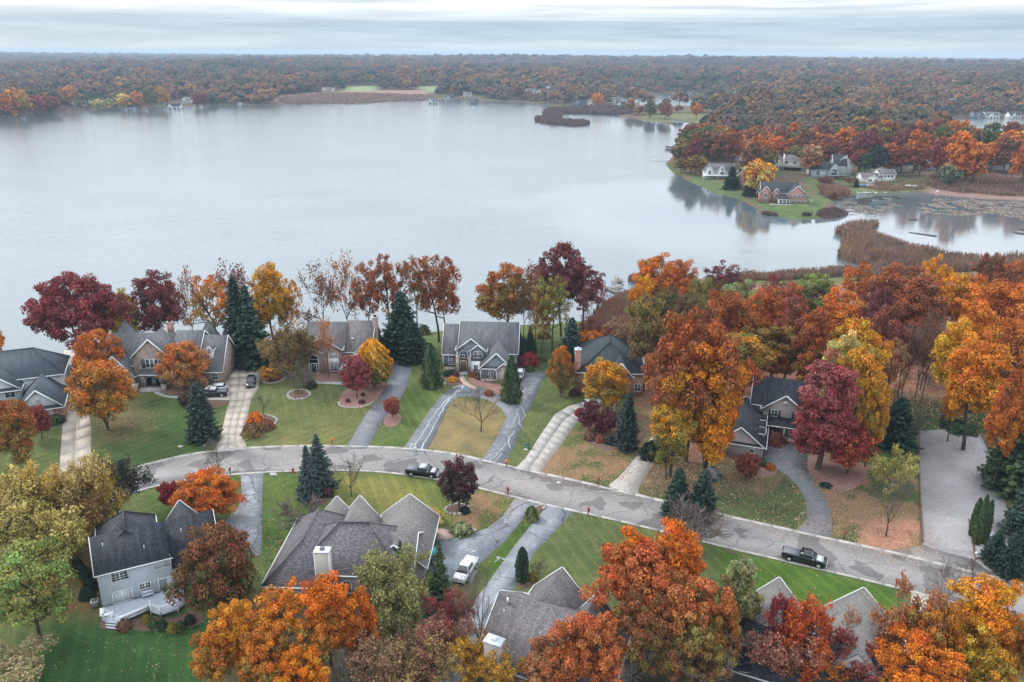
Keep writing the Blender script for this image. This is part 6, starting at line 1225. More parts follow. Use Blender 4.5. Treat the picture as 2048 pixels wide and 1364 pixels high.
suv('white suv half hidden behind the tall arborvitae of the grey house', onroad(1040, 752), headto((1041, 758), (1045, 742)), 'carwhite', 4.8, 1.8)
suv('white car under the golden tree on the slab drive', onroad(1186, 812), headto((1168, 812), (1210, 806)), 'carwhite', 4.6, 1.5)
suv('black car before the pale van at the far end of the left drive', onroad(141, 776), headto((137, 784), (146, 768)), 'black', 4.5, 1.5)
suv('silver grey van nearest the water on the left drive', onroad(147, 755), headto((143, 762), (149, 748)), 'silver', 5.2, 2.1, 'van', 'parked_van')
suv('dark car under the spruces at the head of the concrete drive', onroad(449, 728), headto((441, 728), (458, 727)), 'navy', 4.6, 1.5)
suv('grey car in the shade of the twin spruces', onroad(498, 727), headto((489, 728), (508, 727)), 'cargrey', 4.6, 1.5)
# ------------------------------------------------------------------ street furniture and yard things
def mailbox(x, y, label, mat='rustred', box='rustred'):
    p = G(x, y); t = thing('mailbox', label, 'mailbox', (p[0], p[1], .03), random.uniform(-.4, .4)); b = B(); b.box(-.07, .07, -.07, .07, 0, 1.15); b.beam((0, 0, .6), (0, -.35, .95), .08, .08); b.build('post', mat, t)
    b = B(); b.box(-.16, .16, -.5, .2, 1.1, 1.3); b.cyl((0, -.5, 1.3), (0, .2, 1.3), .16, n=10); b.build('box', box, t); b = B(); b.box(.17, .2, -.1, .0, 1.2, 1.55); b.build('flag', 'red', t)
for x, y, l, bm_ in ((411, 903, 'mailbox between the striped lawn and the concrete drive', 'tan'), (461, 950, 'dark red mailbox across the street by the wet drive', None), (665, 890, 'orange topped mailbox above the blue spruces', 'orange'), (1013, 934, 'mailbox between the looped drive and the slab drive', 'orange'), (1015, 990, 'dark red mailbox right of the purple green tree', None), (1176, 1031, 'dark red mailbox on the lawn corner below the street', None), (1196, 968, 'dark mailbox on the leaf strewn lawn', 'terracotta'), (1688, 1078, 'mailbox near the curving drive of the taupe house', 'terracotta'), (1791, 1176, 'dark red mailbox at the lower right lawn end', None)):
    mailbox(x, y, l, 'rustred', {'tan': 'wood', None: 'rustred'}.get(bm_, bm_))
p = G(586, 945); t = thing('fire_hydrant', 'red fire hydrant on the verge left of the blue spruces', 'fire hydrant', tuple(p)); b = B(); b.cyl((0, 0, 0), (0, 0, .7), .17, .15, n=12); b.cyl((0, 0, .7), (0, 0, .9), .18, .05, n=12); b.build('barrel', 'red', t); b = B(); b.cyl((-.3, 0, .5), (.3, 0, .5), .09, n=10); b.cyl((0, -.28, .5), (0, 0, .5), .11, n=10); b.build('nozzle', 'red', t); b = B(); b.cyl((0, 0, 0), (0, 0, .08), .26, n=12); b.build('flange', 'red', t)
for x, y, s_, l in ((547, 950, .75, 'rounded grey boulder on the lawn corner by the wet drive'), (361, 894, .5, 'small pale boulder on the striped lawn'), (1052, 900, .45, 'pale rock at the foot of the green cabinet')):
    p = G(x, y); o = link('boulder', random.choice(ROCKS)); o.location = (p[0], p[1], .12*s_); o.scale = (s_*1.2, s_*.8, s_*.6); tag(o, l, 'boulder')
p = G(1054, 896); t = thing('transformer_box', 'green utility transformer box beside the slab drive', 'transformer box', tuple(p), .2); b = B(); b.box(-.5, .5, -.4, .4, 0, .75); b.build('cabinet', 'greenmetal', t); b = B(); b.box(-.54, .54, -.45, .42, .75, .82); b.build('lid', 'darkgreen', t)
b = B(); p = G(1118, 965); b.cyl((0, 0, 0), (0, 0, .012), .42, n=16); o = b.build('manhole_cover', 'seal'); o.location = (p[0], p[1], .032); tag(o, 'pale round manhole cover in the street', 'manhole cover')
for x, mt, l in ((440, 'darkgreen', 'dark green wheeled bin at the garage of the brown brick house'), (447, 'blue', 'blue wheeled bin at the garage of the brown brick house')):
    p = G(x, 759); t = thing('wheeled_bin', l, 'bin', (p[0], p[1], .03)); b = B(); loft([[(-.28, -.28, 0), (.28, -.28, 0), (.28, .28, 0), (-.28, .28, 0)], [(-.36, -.36, 1), (.36, -.36, 1), (.36, .36, 1), (-.36, .36, 1)]]).build('tub', mt, t); b.box(-.38, .38, -.4, .38, 1.0, 1.1); b.build('lid', mt, t)
p = G(296, 766)
for i, (dx, dy, s_, mt, l, c) in enumerate(((.3, .2, .62, 'orange', 'large orange inflatable pumpkin on the brick house porch steps', 'pumpkin'), (1.4, .5, .36, 'orange', 'smaller orange pumpkin right of the large one', 'pumpkin'), (.5, 2.2, .34, 'mum', 'left pot of yellow chrysanthemums at the arched porch', 'flower pot'), (3.4, 2.0, .36, 'mum', 'right pot of yellow chrysanthemums at the arched porch', 'flower pot'))):
    t = thing('pumpkin' if c == 'pumpkin' else 'flower_pot', l, c, (p[0]+dx, p[1]+dy-1.3, .05))
    if c == 'pumpkin':
        import bmesh
        bm = bmesh.new(); bmesh.ops.create_uvsphere(bm, u_segments=16, v_segments=8, radius=1)
        for v in bm.verts: a = math.atan2(v.co.y, v.co.x); k = 1-.08*abs(math.sin(4*a)); v.co.x *= k*s_; v.co.y *= k*s_; v.co.z = (v.co.z*.85+.85)*s_
        me = bpy.data.meshes.new('shell'); bm.to_mesh(me); bm.free(); me.materials.append(M[mt]); link('shell', me, t); b = B(); b.cyl((0, 0, 1.6*s_), (.03, 0, 1.95*s_), .06, .04, n=6); b.build('stem', 'darkgreen', t)
    else:
        b = B(); b.cyl((0, 0, 0), (0, 0, .4), .2, .28, n=10); b.build('pot', 'terracotta', t); m_ = TM['bush'][0]; o = link('blossom', m_['crown'], t); o.location = (0, 0, .35); o.scale = (.3, .3, .3); o.color = (.7, .5, .04, 1); o['col2'] = [.5, .4, .05]
p = G(1858/2.0+0, 1065) if 0 else G(727, 1038); t = thing('flower_urn', 'dark red urn left of the round globe shrub', 'urn', tuple(p)); b = B(); b.cyl((0, 0, 0), (0, 0, .5), .16, .38, n=12); b.cyl((0, 0, .5), (0, 0, .8), .38, .2, n=12); b.build('vessel', 'terracotta', t); b = B(); b.cyl((0, 0, .8), (0, 0, .9), .26, n=12); b.build('rim', 'rustred', t)
p = G(862, 1125); t = thing('patio_umbrella', 'teal patio umbrella beside the grey hip roof house', 'umbrella', tuple(p)); b = B(); b.cyl((0, 0, 0), (0, 0, 2.4), .04, n=6); b.build('pole', 'wood', t); b = B(); b.cyl((0, 0, 2.0), (0, 0, 2.45), 1.25, .05, n=8); b.build('canopy', 'teal', t)
p = G(1976, 1078); t = thing('utility_cabinet', 'white utility cabinet behind the arborvitae clump', 'cabinet', tuple(p)); b = B(); b.box(-.35, .35, -.3, .3, 0, 1.5); b.build('box', 'carwhite', t); b = B(); b.box(-.4, .4, -.35, .35, 1.5, 1.58); b.build('lid', 'silver', t)
p = G(1952, 1118); t = thing('lot_post', 'small white marker box on a post at the gravel lot entrance', 'post', tuple(p)); b = B(); b.box(-.05, .05, -.05, .05, 0, .9); b.build('post', 'white', t); b = B(); b.box(-.3, .3, -.12, .12, .8, 1.2); b.build('box', 'carwhite', t)
# fallen leaves lying on lawns and drives
def litter(name, label_, spots, n, cols, size=.11, seed=5):
    r = np.random.default_rng(seed); C = []; 
    ws = np.array([s_[3] for s_ in spots], float); ws /= ws.sum(); pick = r.choice(len(spots), n, p=ws); sp_ = np.array([(*P(s_[0], s_[1])[:2], s_[2]) for s_ in spots])
    q = sp_[pick]; a = r.uniform(0, 2*math.pi, n); d = np.sqrt(r.random(n))*q[:, 2]*r.uniform(.4, 1.25, n); x = q[:, 0]+np.cos(a)*d; y = q[:, 1]+np.sin(a)*d*1.0
    z = gheight(x, y)+.05; c = np.stack([x, y, z], 1); V, Fq = quads(c, np.array([0, 0, 1.])+r.normal(size=(n, 3))*.25, size*r.uniform(.6, 1.4, n), r)
    cc = np.array(cols)[r.integers(0, len(cols), n)]*r.uniform(.7, 1.3, (n, 1)); t = np.c_[cc, np.zeros(n)]
    me = mkmesh(name, V, Fq, M['leaf'], uv=False, tint=t); o = link(name, me); o.color = (1, 1, 1, 1); o['col2'] = [1., 1., 1.]; return tag(o, kind='stuff')
LC = [(.58, .33, .21), (.50, .24, .13), (.60, .42, .26), (.42, .18, .10), (.66, .54, .36), (.5, .28, .2)]
litter('fallen_leaves', '', [(1000, 1010, 9, 3), (965, 1020, 7, 2), (1120, 930, 9, 3), (1190, 940, 12, 4), (1250, 950, 10, 3), (1180, 900, 10, 2), (1790, 1075, 9, 6), (1720, 1060, 9, 3), (1690, 1000, 8, 2), (1330, 950, 12, 3), (1480, 960, 14, 3), (1560, 1040, 8, 2), (620, 980, 16, 1.2), (800, 985, 18, 1.2), (550, 1060, 12, 1.5), (560, 1110, 8, 1), (580, 850, 16, 1), (660, 810, 10, 1), (790, 850, 10, 1.2), (1080, 860, 12, 1), (900, 880, 9, .6), (300, 830, 10, 1), (230, 850, 8, 1.5), (720, 800, 7, 2), (1220, 1060, 12, .8), (1300, 1080, 9, .6), (300, 1000, 10, .8), (250, 1100, 12, 3), (1640, 1050, 4, 1), (1665, 950, 9, 3), (1600, 1150, 12, .6), (130, 1080, 14, 2), (1860, 1000, 8, 1), (1990, 930, 5, 2), (1000, 790, 5, 1), (300, 1290, 14, .5)], 26000, LC, .065)
litter('fallen_leaves', '', [(1900, 800, 26, 3), (1980, 780, 26, 3), (1830, 790, 16, 2), (1850, 720, 20, 2), (1400, 900, 20, 2), (1400, 850, 20, 1), (1560, 860, 20, .4)], 16000, LC, .11, 6)
# ------------------------------------------------------------------ the far side of the lake
def mid_variants():
    out = [make_broad(200+s, 22, 8.5, .16, nl=7, clumps=62, per=30, cr=2.0, leaf=.52, lobes=.30, twigs=False) for s in range(5)]
    return out
TM['mid'] = mid_variants(); TM['midtall'] = [make_broad(210+s, 24, 6.0, .18, nl=7, clumps=55, per=28, cr=1.8, leaf=.5, lobes=.25, twigs=False) for s in range(2)]
TM['midfir'] = [make_spruce(220, 18, 4.5, 20, per=8, leaf=.5, blunt=.3)]
TM['willow'] = [make_broad(230, 17, 8, .12, nl=7, clumps=70, per=34, cr=1.7, leaf=.42, lobes=.12, twigs=False)]
hand = [('willow', 1515, 320, 66, 392, 'gold', 'straw', 'round golden willow beside the brick point house'), ('midfir', 1462, 332, 36, 378, 'sprg', 'dark', 'dark pine group before the white peninsula house'), ('midfir', 1478, 336, 26, 374, 'sprg', 'dark', 'dark pine right beside the pine group of the white house'), ('midfir', 1499, 352, 30, 392, 'dark', 'sprg', 'low dark evergreen left of the brick point house'), ('midtall', 1619, 290, 44, 352, 'tan', 'rust', 'tall salmon orange tree between two peninsula houses'), ('mid', 1545, 268, 50, 318, 'green', 'blues', 'large green crown above the peninsula houses'), ('mid', 1380, 250, 52, 315, 'maroon', 'crimson', 'maroon crown at the tip of the peninsula clump'), ('mid', 1408, 262, 56, 332, 'rust2', 'green', 'brown crown in the middle of the tip clump'), ('mid', 1436, 262, 50, 335, 'rust2', 'brown', 'brown green crown right of the middle of the tip clump'), ('mid', 1462, 258, 56, 330, 'rust', 'maroon', 'rusty crown at the right end of the tip clump'), ('mid', 1362, 318, 34, 345, 'olive', 'brown', 'low olive crown on the green tip'), ('mid', 1390, 310, 50, 350, 'olive', 'rust2', 'olive low crown before the tip clump'),
        ('midtall', 1750, 292, 40, 352, 'sprg', 'dark', 'dark green tall crown left of the white cottage'), ('midtall', 1692, 282, 40, 340, 'maroon', 'rust', 'maroon tall crown behind the arched window house'), ('midtall', 1912, 268, 60, 372, 'orange', 'bright', 'tall flame orange crown above the reeds'), ('midtall', 1945, 285, 48, 370, 'orange', 'rust', 'second flame orange crown above the reeds'), ('willow', 1895, 328, 50, 375, 'palegreen', 'blues', 'grey green willow at the reed edge'), ('midtall', 1870, 275, 36, 360, 'crimson', 'rust', 'red slender crown left of the flame orange ones'), ('midtall', 2018, 262, 60, 345, 'orange', 'rust', 'orange crown right of the dark roofed long house'), ('mid', 2040, 290, 60, 372, 'rust', 'orange', 'rust crown at the right frame edge above the reeds'), ('mid', 1800, 290, 56, 350, 'rust2', 'crimson', 'reddish crown behind the white cottage'), ('mid', 1838, 300, 46, 352, 'maroon', 'rust', 'maroon crown between cottage and willow'), ('midtall', 1975, 245, 40, 318, 'green', 'olive', 'dark see through pine before the bright water'), ('mid', 1668, 385, 16, 402, 'maroon', 'rust2', 'small dark red round tree right of the brick point house'), ('mid', 1650, 352, 40, 372, 'brown', 'pink', 'low bare shrubby crown above the point lawn')]
hand += [(k_, x, yt, w_, by, c1, c2, l) for k_, x, yt, w_, by, c1, c2, l in (('mid', 1590, 292, 46, 336, 'olive', 'green', 'olive crown left of the salmon orange tall tree'), ('mid', 1655, 272, 50, 330, 'rust2', 'maroon', 'rust crown right behind the salmon orange tall tree'), ('mid', 1715, 300, 44, 348, 'maroon', 'rust2', 'maroon crown between arched window house and cottage'), ('mid', 1728, 308, 34, 352, 'green', 'sprg', 'green crown hugging the left end of the white cottage'), ('midtall', 1775, 286, 40, 350, 'rust', 'rust2', 'rust tall crown over the white cottage roof'), ('midfir', 1712, 356, 12, 374, 'dark', 'sprg', 'little dark cypress pair on the cottage lawn'), ('mid', 1600, 262, 56, 318, 'rust', 'orange', 'wide rust crown above the white gabled house'), ('mid', 1510, 252, 56, 300, 'rust', 'olive', 'rusty crown behind the inlet'), ('midtall', 1826, 262, 44, 348, 'orange', 'rust', 'orange crown over the boat lifts'), ('mid', 1700, 352, 26, 372, 'brown', 'tan', 'brown low crown below the arched window house'), ('midtall', 1930, 300, 40, 366, 'rust', 'orange', 'rusty crown between the two flame orange ones'))]
hand += [(('willow', 'mid', 'mid', 'midtall')[i % 4], x, yt, w_, by, c1, c2, l) for i, (x, yt, w_, by, c1, c2, l) in enumerate(((12, 188, 50, 229, 'rust', 'orange', 'rust crown at the left end of the far shore'), (38, 176, 56, 226, 'gold', 'olive', 'wide yellow crown on the far left shore'), (72, 190, 52, 224, 'crimson', 'rust', 'red crown beside the yellow one on the far left shore'), (100, 192, 44, 222, 'rust', 'maroon', 'rusty crown left of the grey far shore house'), (142, 172, 40, 212, 'orange', 'tan', 'orange crown behind the grey far shore house'), (196, 198, 30, 219, 'straw', 'palegreen', 'low pale willow at the water on the far left'), (218, 197, 30, 218, 'palegreen', 'straw', 'second low pale willow at the water on the far left'), (252, 188, 34, 216, 'straw', 'gold', 'yellow crown near the low boathouse'), (276, 182, 30, 214, 'orange', 'tan', 'orange tall crown near the low boathouse'), (300, 178, 34, 212, 'green', 'olive', 'green crown between boathouse and white gabled house'), (325, 174, 34, 209, 'olive', 'gold', 'olive gold crown left of the white gabled house'), (393, 186, 18, 206, 'crimson', 'red', 'small red crown by the second white house'), (408, 184, 18, 206, 'crimson', 'maroon', 'second small red crown by the second white house'), (426, 190, 24, 211, 'green', 'dark', 'dark round tree alone on the far shore lawn'), (910, 166, 26, 192, 'gold', 'orange', 'golden crown over the far central shore row'), (1038, 172, 24, 196, 'brown', 'maroon', 'brown crown before the far shore houses'), (1195, 186, 26, 213, 'gold', 'orange', 'golden orange crown by the cream house'), (1135, 186, 24, 208, 'green', 'sprg', 'green crown at the right of the far shore row'), (1262, 196, 24, 224, 'rust', 'olive', 'rusty crown on the channel bank'), (1300, 200, 28, 236, 'green', 'olive', 'green crown on the channel bank'), (1330, 204, 28, 238, 'brown', 'rust', 'brown crown on the channel bank'), (1392, 206, 26, 238, 'orange', 'rust', 'orange crown on the channel bank lawn'), (1478, 196, 30, 236, 'green', 'dark', 'dark green crowns beyond the channel')))]
for k, x, yt, w_, by, c1, c2, l in hand: plant(k, l, 'tree', 'peninsula_tree', c1, c2, base=(x, by), top=(x, yt), w=w_)
clear = [polyW(q, -2) for q in ([(1515, 372), (1618, 372), (1650, 440), (1500, 440)], [(1400, 325), (1480, 325), (1510, 400), (1370, 372)], [(1532, 326), (1716, 330), (1720, 395), (1525, 385)], [(1715, 335), (1830, 335), (1870, 395), (1640, 400)], [(1930, 318), (2010, 318), (2010, 350), (1930, 350)], [(1850, 356), (2400, 362), (2400, 410), (1850, 395)], [(1326, 316), (1358, 318), (1365, 350), (1330, 345)], [(1485, 262), (1535, 262), (1535, 345), (1478, 345)],
     [(1270, 232), (1430, 232), (1440, 262), (1270, 246)])]
clear += [polyW([(1600, 350), (1725, 362), (1740, 400), (1690, 445), (1600, 445)], -2)]
clear += [polyW([(1222, 212), (1420, 215), (1420, 232), (1222, 228)], -3)]
clear += [polyW(q, 4) for q in ([(690, 176), (752, 174), (755, 190), (685, 192)], [(568, 159), (640, 159), (642, 167), (568, 168)], [(832, 177), (880, 175), (876, 187), (835, 188)])]
clear += [polyW(q, -3) for q in ([(560, 200), (700, 190), (870, 191), (870, 203), (740, 207), (560, 212)], [(1085, 213), (1270, 219), (1270, 234), (1085, 225)])]
houses_px = [(155, 213), (345, 207), (375, 203), (482, 193), (865, 195), (900, 193), (931, 193), (948, 195), (1058, 194), (1082, 195), (1102, 193), (1160, 211), (1218, 207), (1430, 186), (1478, 190), (1960, 232), (1988, 232), (2032, 228), (655, 186), (1385, 187), (1655, 176), (255, 215), (1120, 200), (1140, 205), (1186, 211), (1242, 215), (1812, 214), (1866, 211), (1902, 216), (1852, 340)]
for x, y in houses_px:
    c_ = P(x, y+1, -2)[:2]; clear.append(np.array([(c_[0]-16, c_[1]-50), (c_[0]+16, c_[1]-50), (c_[0]+16, c_[1]+14), (c_[0]-16, c_[1]+14)]))
def scatter(y0, y1, sp, seed):
    r = np.random.default_rng(seed); out = []; y = y0
    n = int((y1-y0)/sp); ys = np.linspace(y0, y1, n)
    xs = [np.arange(-.72*yy-40, .72*yy+40, sp) for yy in ys]
    X = np.concatenate(xs); Y = np.concatenate([np.full(len(a), yy) for a, yy in zip(xs, ys)])
    X = X+r.uniform(-.48, .48, len(X))*sp; Y = Y+r.uniform(-.48, .48, len(Y))*sp
    d = dwater(X, Y); ok = d > 3.5
    for c in clear: 
        if len(c) and (c[:, 1].max() > y0) and (c[:, 1].min() < y1): ok &= ~inside(c, X, Y)
    X, Y, d = X[ok], Y[ok], d[ok]; return X, Y, gheight(X, Y, d)
X, Y, Z = scatter(400, 760, 12.5, 3)
pj = np.array([proj((x, y, z+12)) for x, y, z in zip(X, Y, Z)]); vis = (pj[:, 0] > 1300) & (pj[:, 0] < 2080) & (pj[:, 1] > 0)
cand = [i for i in range(len(X)) if vis[i]]; cand.sort(key=lambda i: Y[i])
pal = [('rust', 'rust2', 'rust'), ('rust2', 'maroon', 'brown red'), ('maroon', 'crimson', 'maroon'), ('olive', 'brown', 'olive'), ('orange', 'rust', 'orange'), ('green', 'olive', 'green'), ('brown', 'rust2', 'brown'), ('rust', 'orange', 'rust orange'), ('rust2', 'olive', 'russet olive')]
rr = random.Random(4); used_i = set()
marks = [(1400, 'clump at the peninsula tip'), (1470, 'white two storey tip house'), (1515, 'golden willow'), (1570, 'white gabled house'), (1620, 'salmon orange tall tree'), (1665, 'arched window house'), (1710, 'gap left of the white cottage'), (1760, 'white cottage'), (1815, 'boat lifts'), (1865, 'slender red tree'), (1912, 'flame orange crowns'), (1975, 'long dark roofed house'), (2045, 'reeds at the right frame edge')]
ordn = ['nearest', 'second', 'third', 'fourth', 'fifth', 'sixth', 'seventh', 'eighth', 'ninth', 'tenth', 'eleventh', 'twelfth', 'thirteenth', 'fourteenth', 'fifteenth', 'sixteenth', 'seventeenth', 'eighteenth']; mc = {}
for i in cand[:112]:
    c1, c2, nm = pal[int(len(pal)*min(.999, max(0, .55*vnoise([X[i]], [Y[i]], 45, 2)[0]+.45*rr.random())))]; k = 'mid' if rr.random() < .8 else 'midtall'; h = rr.uniform(16, 24)
    m = TM[k][rr.randrange(len(TM[k]))]; s = rr.uniform(.75, 1.05); mk = min(marks, key=lambda q: abs(q[0]-pj[i, 0]))[1]; n_ = mc.get(mk, 0); mc[mk] = n_+1
    o = thing('peninsula_tree', '%s crown, %s from the shore behind the %s' % (nm, ordn[min(n_, 17)], mk), 'tree', (X[i], Y[i], Z[i]-.2), rr.uniform(0, 6), 'crowns of the peninsula wood', (s, s, h/m['h']))
    a = link('crown', m['crown'], o); a.color = (*CO[c1], 1); a['col2'] = list(CO[c2]); link('trunk', m['trunk'], o); used_i.add(i)
# woods beyond: far too many to count, instanced over points
FV = bpy.data.collections.new('far_tree_sources')
def farvar(seed, h=15, R_=6.5, n=17, per=13, leaf=1.15, con=False):
    r = np.random.default_rng(seed); K = n*per
    if con: 
        u = r.random(K)**.8; az = r.uniform(0, 6.28, K); c = np.stack([np.cos(az)*R_*.5*(1-u)*1.1, np.sin(az)*R_*.5*(1-u)*1.1, u*h*1.05+.5], 1); v = np.stack([np.cos(az), np.sin(az), np.full(K, .5)], 1); zc = h/2
    else:
        C = r.normal(size=(n, 3)); C /= np.linalg.norm(C, axis=1)[:, None]; C[:, 2] = np.abs(C[:, 2])*1.0-.25; C = C*np.array([R_*.68, R_*.68, h*.36])+np.array([0, 0, h*.55]); i = np.repeat(np.arange(n), per)
        v = r.normal(size=(K, 3)); v /= np.linalg.norm(v, axis=1)[:, None]; v[:, 2] = np.abs(v[:, 2])*np.where(r.random(K) < .7, 1, -1); c = C[i]+v*np.array([2.3, 2.3, 1.7]); zc = h*.55
    V, Fq = quads(c, v+np.array([0, 0, .3]), leaf*r.uniform(.7, 1.3, K), r); lb = r.uniform(.65, 1.3, K)
    if con: lb *= .35
    t = np.c_[lb*(.55 if con else 1), lb*(1.3 if con else r.uniform(.92, 1.05)), lb*(1.2 if con else 1), np.ones(K)]
    segs = [(np.array([0, 0, 0.]), np.array([0, 0, h*.6]), .35, .2)]; sv, sf = segmesh(segs, 4)
    VV = np.vstack([V, sv]); FF = np.vstack([Fq, sf+len(V)]); TT = np.vstack([t, np.full((len(sf), 4), .5)])
    me = mkmesh('far_tree', VV, FF, M['farleaf'], uv=False, tint=TT); o = bpy.data.objects.new('far_tree_source', me); FV.objects.link(o)
for i in range(10): farvar(300+i, h=(12, 14, 11, 13, 15, 12, 12, 13, 10, 11)[i], R_=(7, 8, 6.5, 8.5, 7.5, 6, 9, 7.5, 6.5, 8)[i])
pts = [(X[i], Y[i], Z[i], rr.uniform(.8, 1.25)) for i in range(len(X)) if i not in used_i]
for y0, y1, sp, s0, sd_ in ((760, 1500, 14, 1.3, 5), (1500, 3000, 19, 1.55, 6), (3000, 8000, 36, 1.7, 7)):
    x_, y_, z_ = scatter(y0, y1, sp, sd_); q = np.random.default_rng(sd_+50); s_ = s0*q.uniform(.5, 1.25, len(x_))*(.75+.5*vnoise(x_, y_, 120, 6)); pts += list(zip(x_, y_, z_-.3*s0, s_))
pts = np.array(pts)
me = bpy.data.meshes.new('woodland'); me.vertices.add(len(pts)); me.vertices.foreach_set('co', pts[:, :3].astype(np.float32).ravel())
at = me.attributes.new('sc', 'FLOAT', 'POINT'); at.data.foreach_set('value', pts[:, 3].astype(np.float32))
wo = tag(link('far_woodland', me), kind='stuff')
ng = bpy.data.node_groups.new('woodland_nodes', 'GeometryNodeTree'); ng.interface.new_socket('Geometry', in_out='INPUT', socket_type='NodeSocketGeometry'); ng.interface.new_socket('Geometry', in_out='OUTPUT', socket_type='NodeSocketGeometry')
def gn(t, **k):
    n = ng.nodes.new(t)
    for a, v in k.items(): setattr(n, a, v)
    return n
gi = gn('NodeGroupInput'); go = gn('NodeGroupOutput'); ip = gn('GeometryNodeInstanceOnPoints'); ci = gn('GeometryNodeCollectionInfo'); ci.inputs['Collection'].default_value = FV; ci.inputs['Separate Children'].default_value = True; ci.inputs['Reset Children'].default_value = True
ip.inputs['Pick Instance'].default_value = True; na = gn('GeometryNodeInputNamedAttribute', data_type='FLOAT'); na.inputs['Name'].default_value = 'sc'
rv = gn('FunctionNodeRandomValue', data_type='FLOAT_VECTOR'); rv.inputs[0].default_value = (0, 0, 0); rv.inputs[1].default_value = (.1, .1, 6.28)
ri = gn('FunctionNodeRandomValue', data_type='INT'); ri.inputs[4].default_value = 0; ri.inputs[5].default_value = 9
L_n = ng.links.new
L_n(gi.outputs[0], ip.inputs['Points']); L_n(ci.outputs[0], ip.inputs['Instance']); L_n(rv.outputs[0], ip.inputs['Rotation']); L_n(na.outputs[0], ip.inputs['Scale']); L_n(ri.outputs[2], ip.inputs['Instance Index']); L_n(ip.outputs[0], go.inputs[0])
md = wo.modifiers.new('woodland', 'NODES'); md.node_group = ng
print('far trees', len(pts))
# ------------------------------------------------------------------ reeds, lily pads
def reeds(px, n, h, cols, z=LAKE, w=.16, seed=1, label=None, mud=True, holes=()):
    r = np.random.default_rng(seed); pw = polyW(px, z)
    q = pw
    for _ in range(2):
        a = np.empty((len(q)*2, 2)); nx = np.roll(q, -1, 0); a[0::2] = q*.75+nx*.25; a[1::2] = q*.25+nx*.75; q = a
    lo, hi = q.min(0), q.max(0); X = r.uniform(lo[0], hi[0], n*6); Y = r.uniform(lo[1], hi[1], n*6)
    d = sdist(q, X, Y)+(vnoise(X, Y, 5, seed)-.5)*4; ok = d > 0
    for hp in holes: ok &= sdist(polyW(hp, z), X, Y)+(vnoise(X, Y, 3, 4)-.5)*3 < 0
    X, Y = X[ok][:n], Y[ok][:n]; k = len(X); Z = np.maximum(gheight(X, Y), z)
    hh = h*r.uniform(.55, 1.15, k)*(.7+.6*vnoise(X, Y, 9, 3)); a = r.uniform(0, 3.14, k); lean = r.normal(0, .18, (k, 2))*hh[:, None]
    dx = np.cos(a)*w*r.uniform(.6, 1.6, k); dy = np.sin(a)*w*r.uniform(.6, 1.6, k)
    V = np.stack([np.c_[X-dx, Y-dy, Z], np.c_[X+dx, Y+dy, Z], np.c_[X+dx*.5+lean[:, 0], Y+dy*.5+lean[:, 1], Z+hh], np.c_[X-dx*.5+lean[:, 0], Y-dy*.5+lean[:, 1], Z+hh]], 1).reshape(-1, 3)
    cc = np.array(cols); f = np.clip(vnoise(X, Y, 14, 9)*1.4-.2+r.normal(0, .15, k), 0, .999); c = cc[(f*len(cc)).astype(int)]*r.uniform(.7, 1.3, (k, 1))
    me = mkmesh('reeds', V, np.arange(4*k).reshape(k, 4), M['leaf'], uv=False, tint=np.c_[c, np.zeros(k)]); o = link('reeds', me); o.color = (1, 1, 1, 1); o['col2'] = [1., 1., 1.]; tag(o, kind='stuff')
RB = [(.24, .15, .11), (.29, .18, .13), (.38, .24, .15), (.22, .16, .14), (.33, .22, .17)]; RP = [(.30, .18, .14), (.36, .22, .17), (.27, .15, .11)]
isl = [(1671, 462), (1700, 452), (1720, 450), (1745, 448), (1766, 451), (1748, 458), (1745, 466), (1765, 476), (1800, 487), (1840, 498), (1890, 510), (1950, 518), (1985, 530), (1960, 548), (1850, 552), (1780, 545), (1740, 540), (1715, 527), (1690, 520), (1668, 512), (1690, 500), (1685, 480)]
reeds(isl, 15000, 2.6, RB, w=.13, holes=[[(1730, 496), (1745, 495), (1742, 510), (1732, 508)], [(1790, 490), (1802, 496), (1808, 506), (1794, 500)], [(1738, 524), (1760, 528), (1752, 536), (1738, 532)]])
reeds([(1188, 640), (1205, 612), (1240, 592), (1290, 583), (1330, 590), (1310, 640), (1260, 670), (1190, 690), (1150, 690)], 11000, 1.9, RP, w=.10, seed=2)
reeds([(1440, 566), (1500, 550), (1640, 546), (1700, 540), (1700, 556), (1500, 566), (1450, 572)], 3600, 2.2, RB, w=.12, seed=3)
reeds([(1300, 560), (1262, 550), (1250, 556), (1275, 568), (1300, 572)], 1200, 1.8, RB, w=.10, seed=4)
reeds([(1680, 540), (2048, 515), (2200, 508), (2200, 540), (1680, 566)], 7000, 2.4, RB, w=.13, seed=5)
reeds([(1855, 362), (2060, 372), (2120, 400), (2048, 398), (1960, 393), (1900, 388), (1850, 380)], 7000, 2.4, [(.30, .19, .15), (.34, .22, .17), (.26, .17, .13)], w=.22, seed=6)
reeds([(1640, 372), (1668, 378), (1700, 385), (1690, 395), (1655, 402), (1638, 392)], 2200, 2.6, [(.30, .17, .12), (.34, .22, .17)], w=.2, seed=7)
reeds([(1500, 424), (1540, 432), (1640, 438), (1684, 431), (1670, 420), (1640, 434), (1590, 436), (1540, 430)], 2500, 1.6, [(.15, .10, .10), (.19, .13, .12)], w=.2, seed=8)
reeds([(1640, 425), (1690, 420), (1690, 434), (1640, 440)], 1500, 1.2, [(.15, .10, .10), (.24, .17, .16)], w=.2, seed=12)
reeds([(1730, 378), (1790, 372), (1850, 372), (1850, 384), (1740, 386)], 1800, 1.8, [(.30, .22, .13), (.34, .22, .14)], w=.2, seed=9)
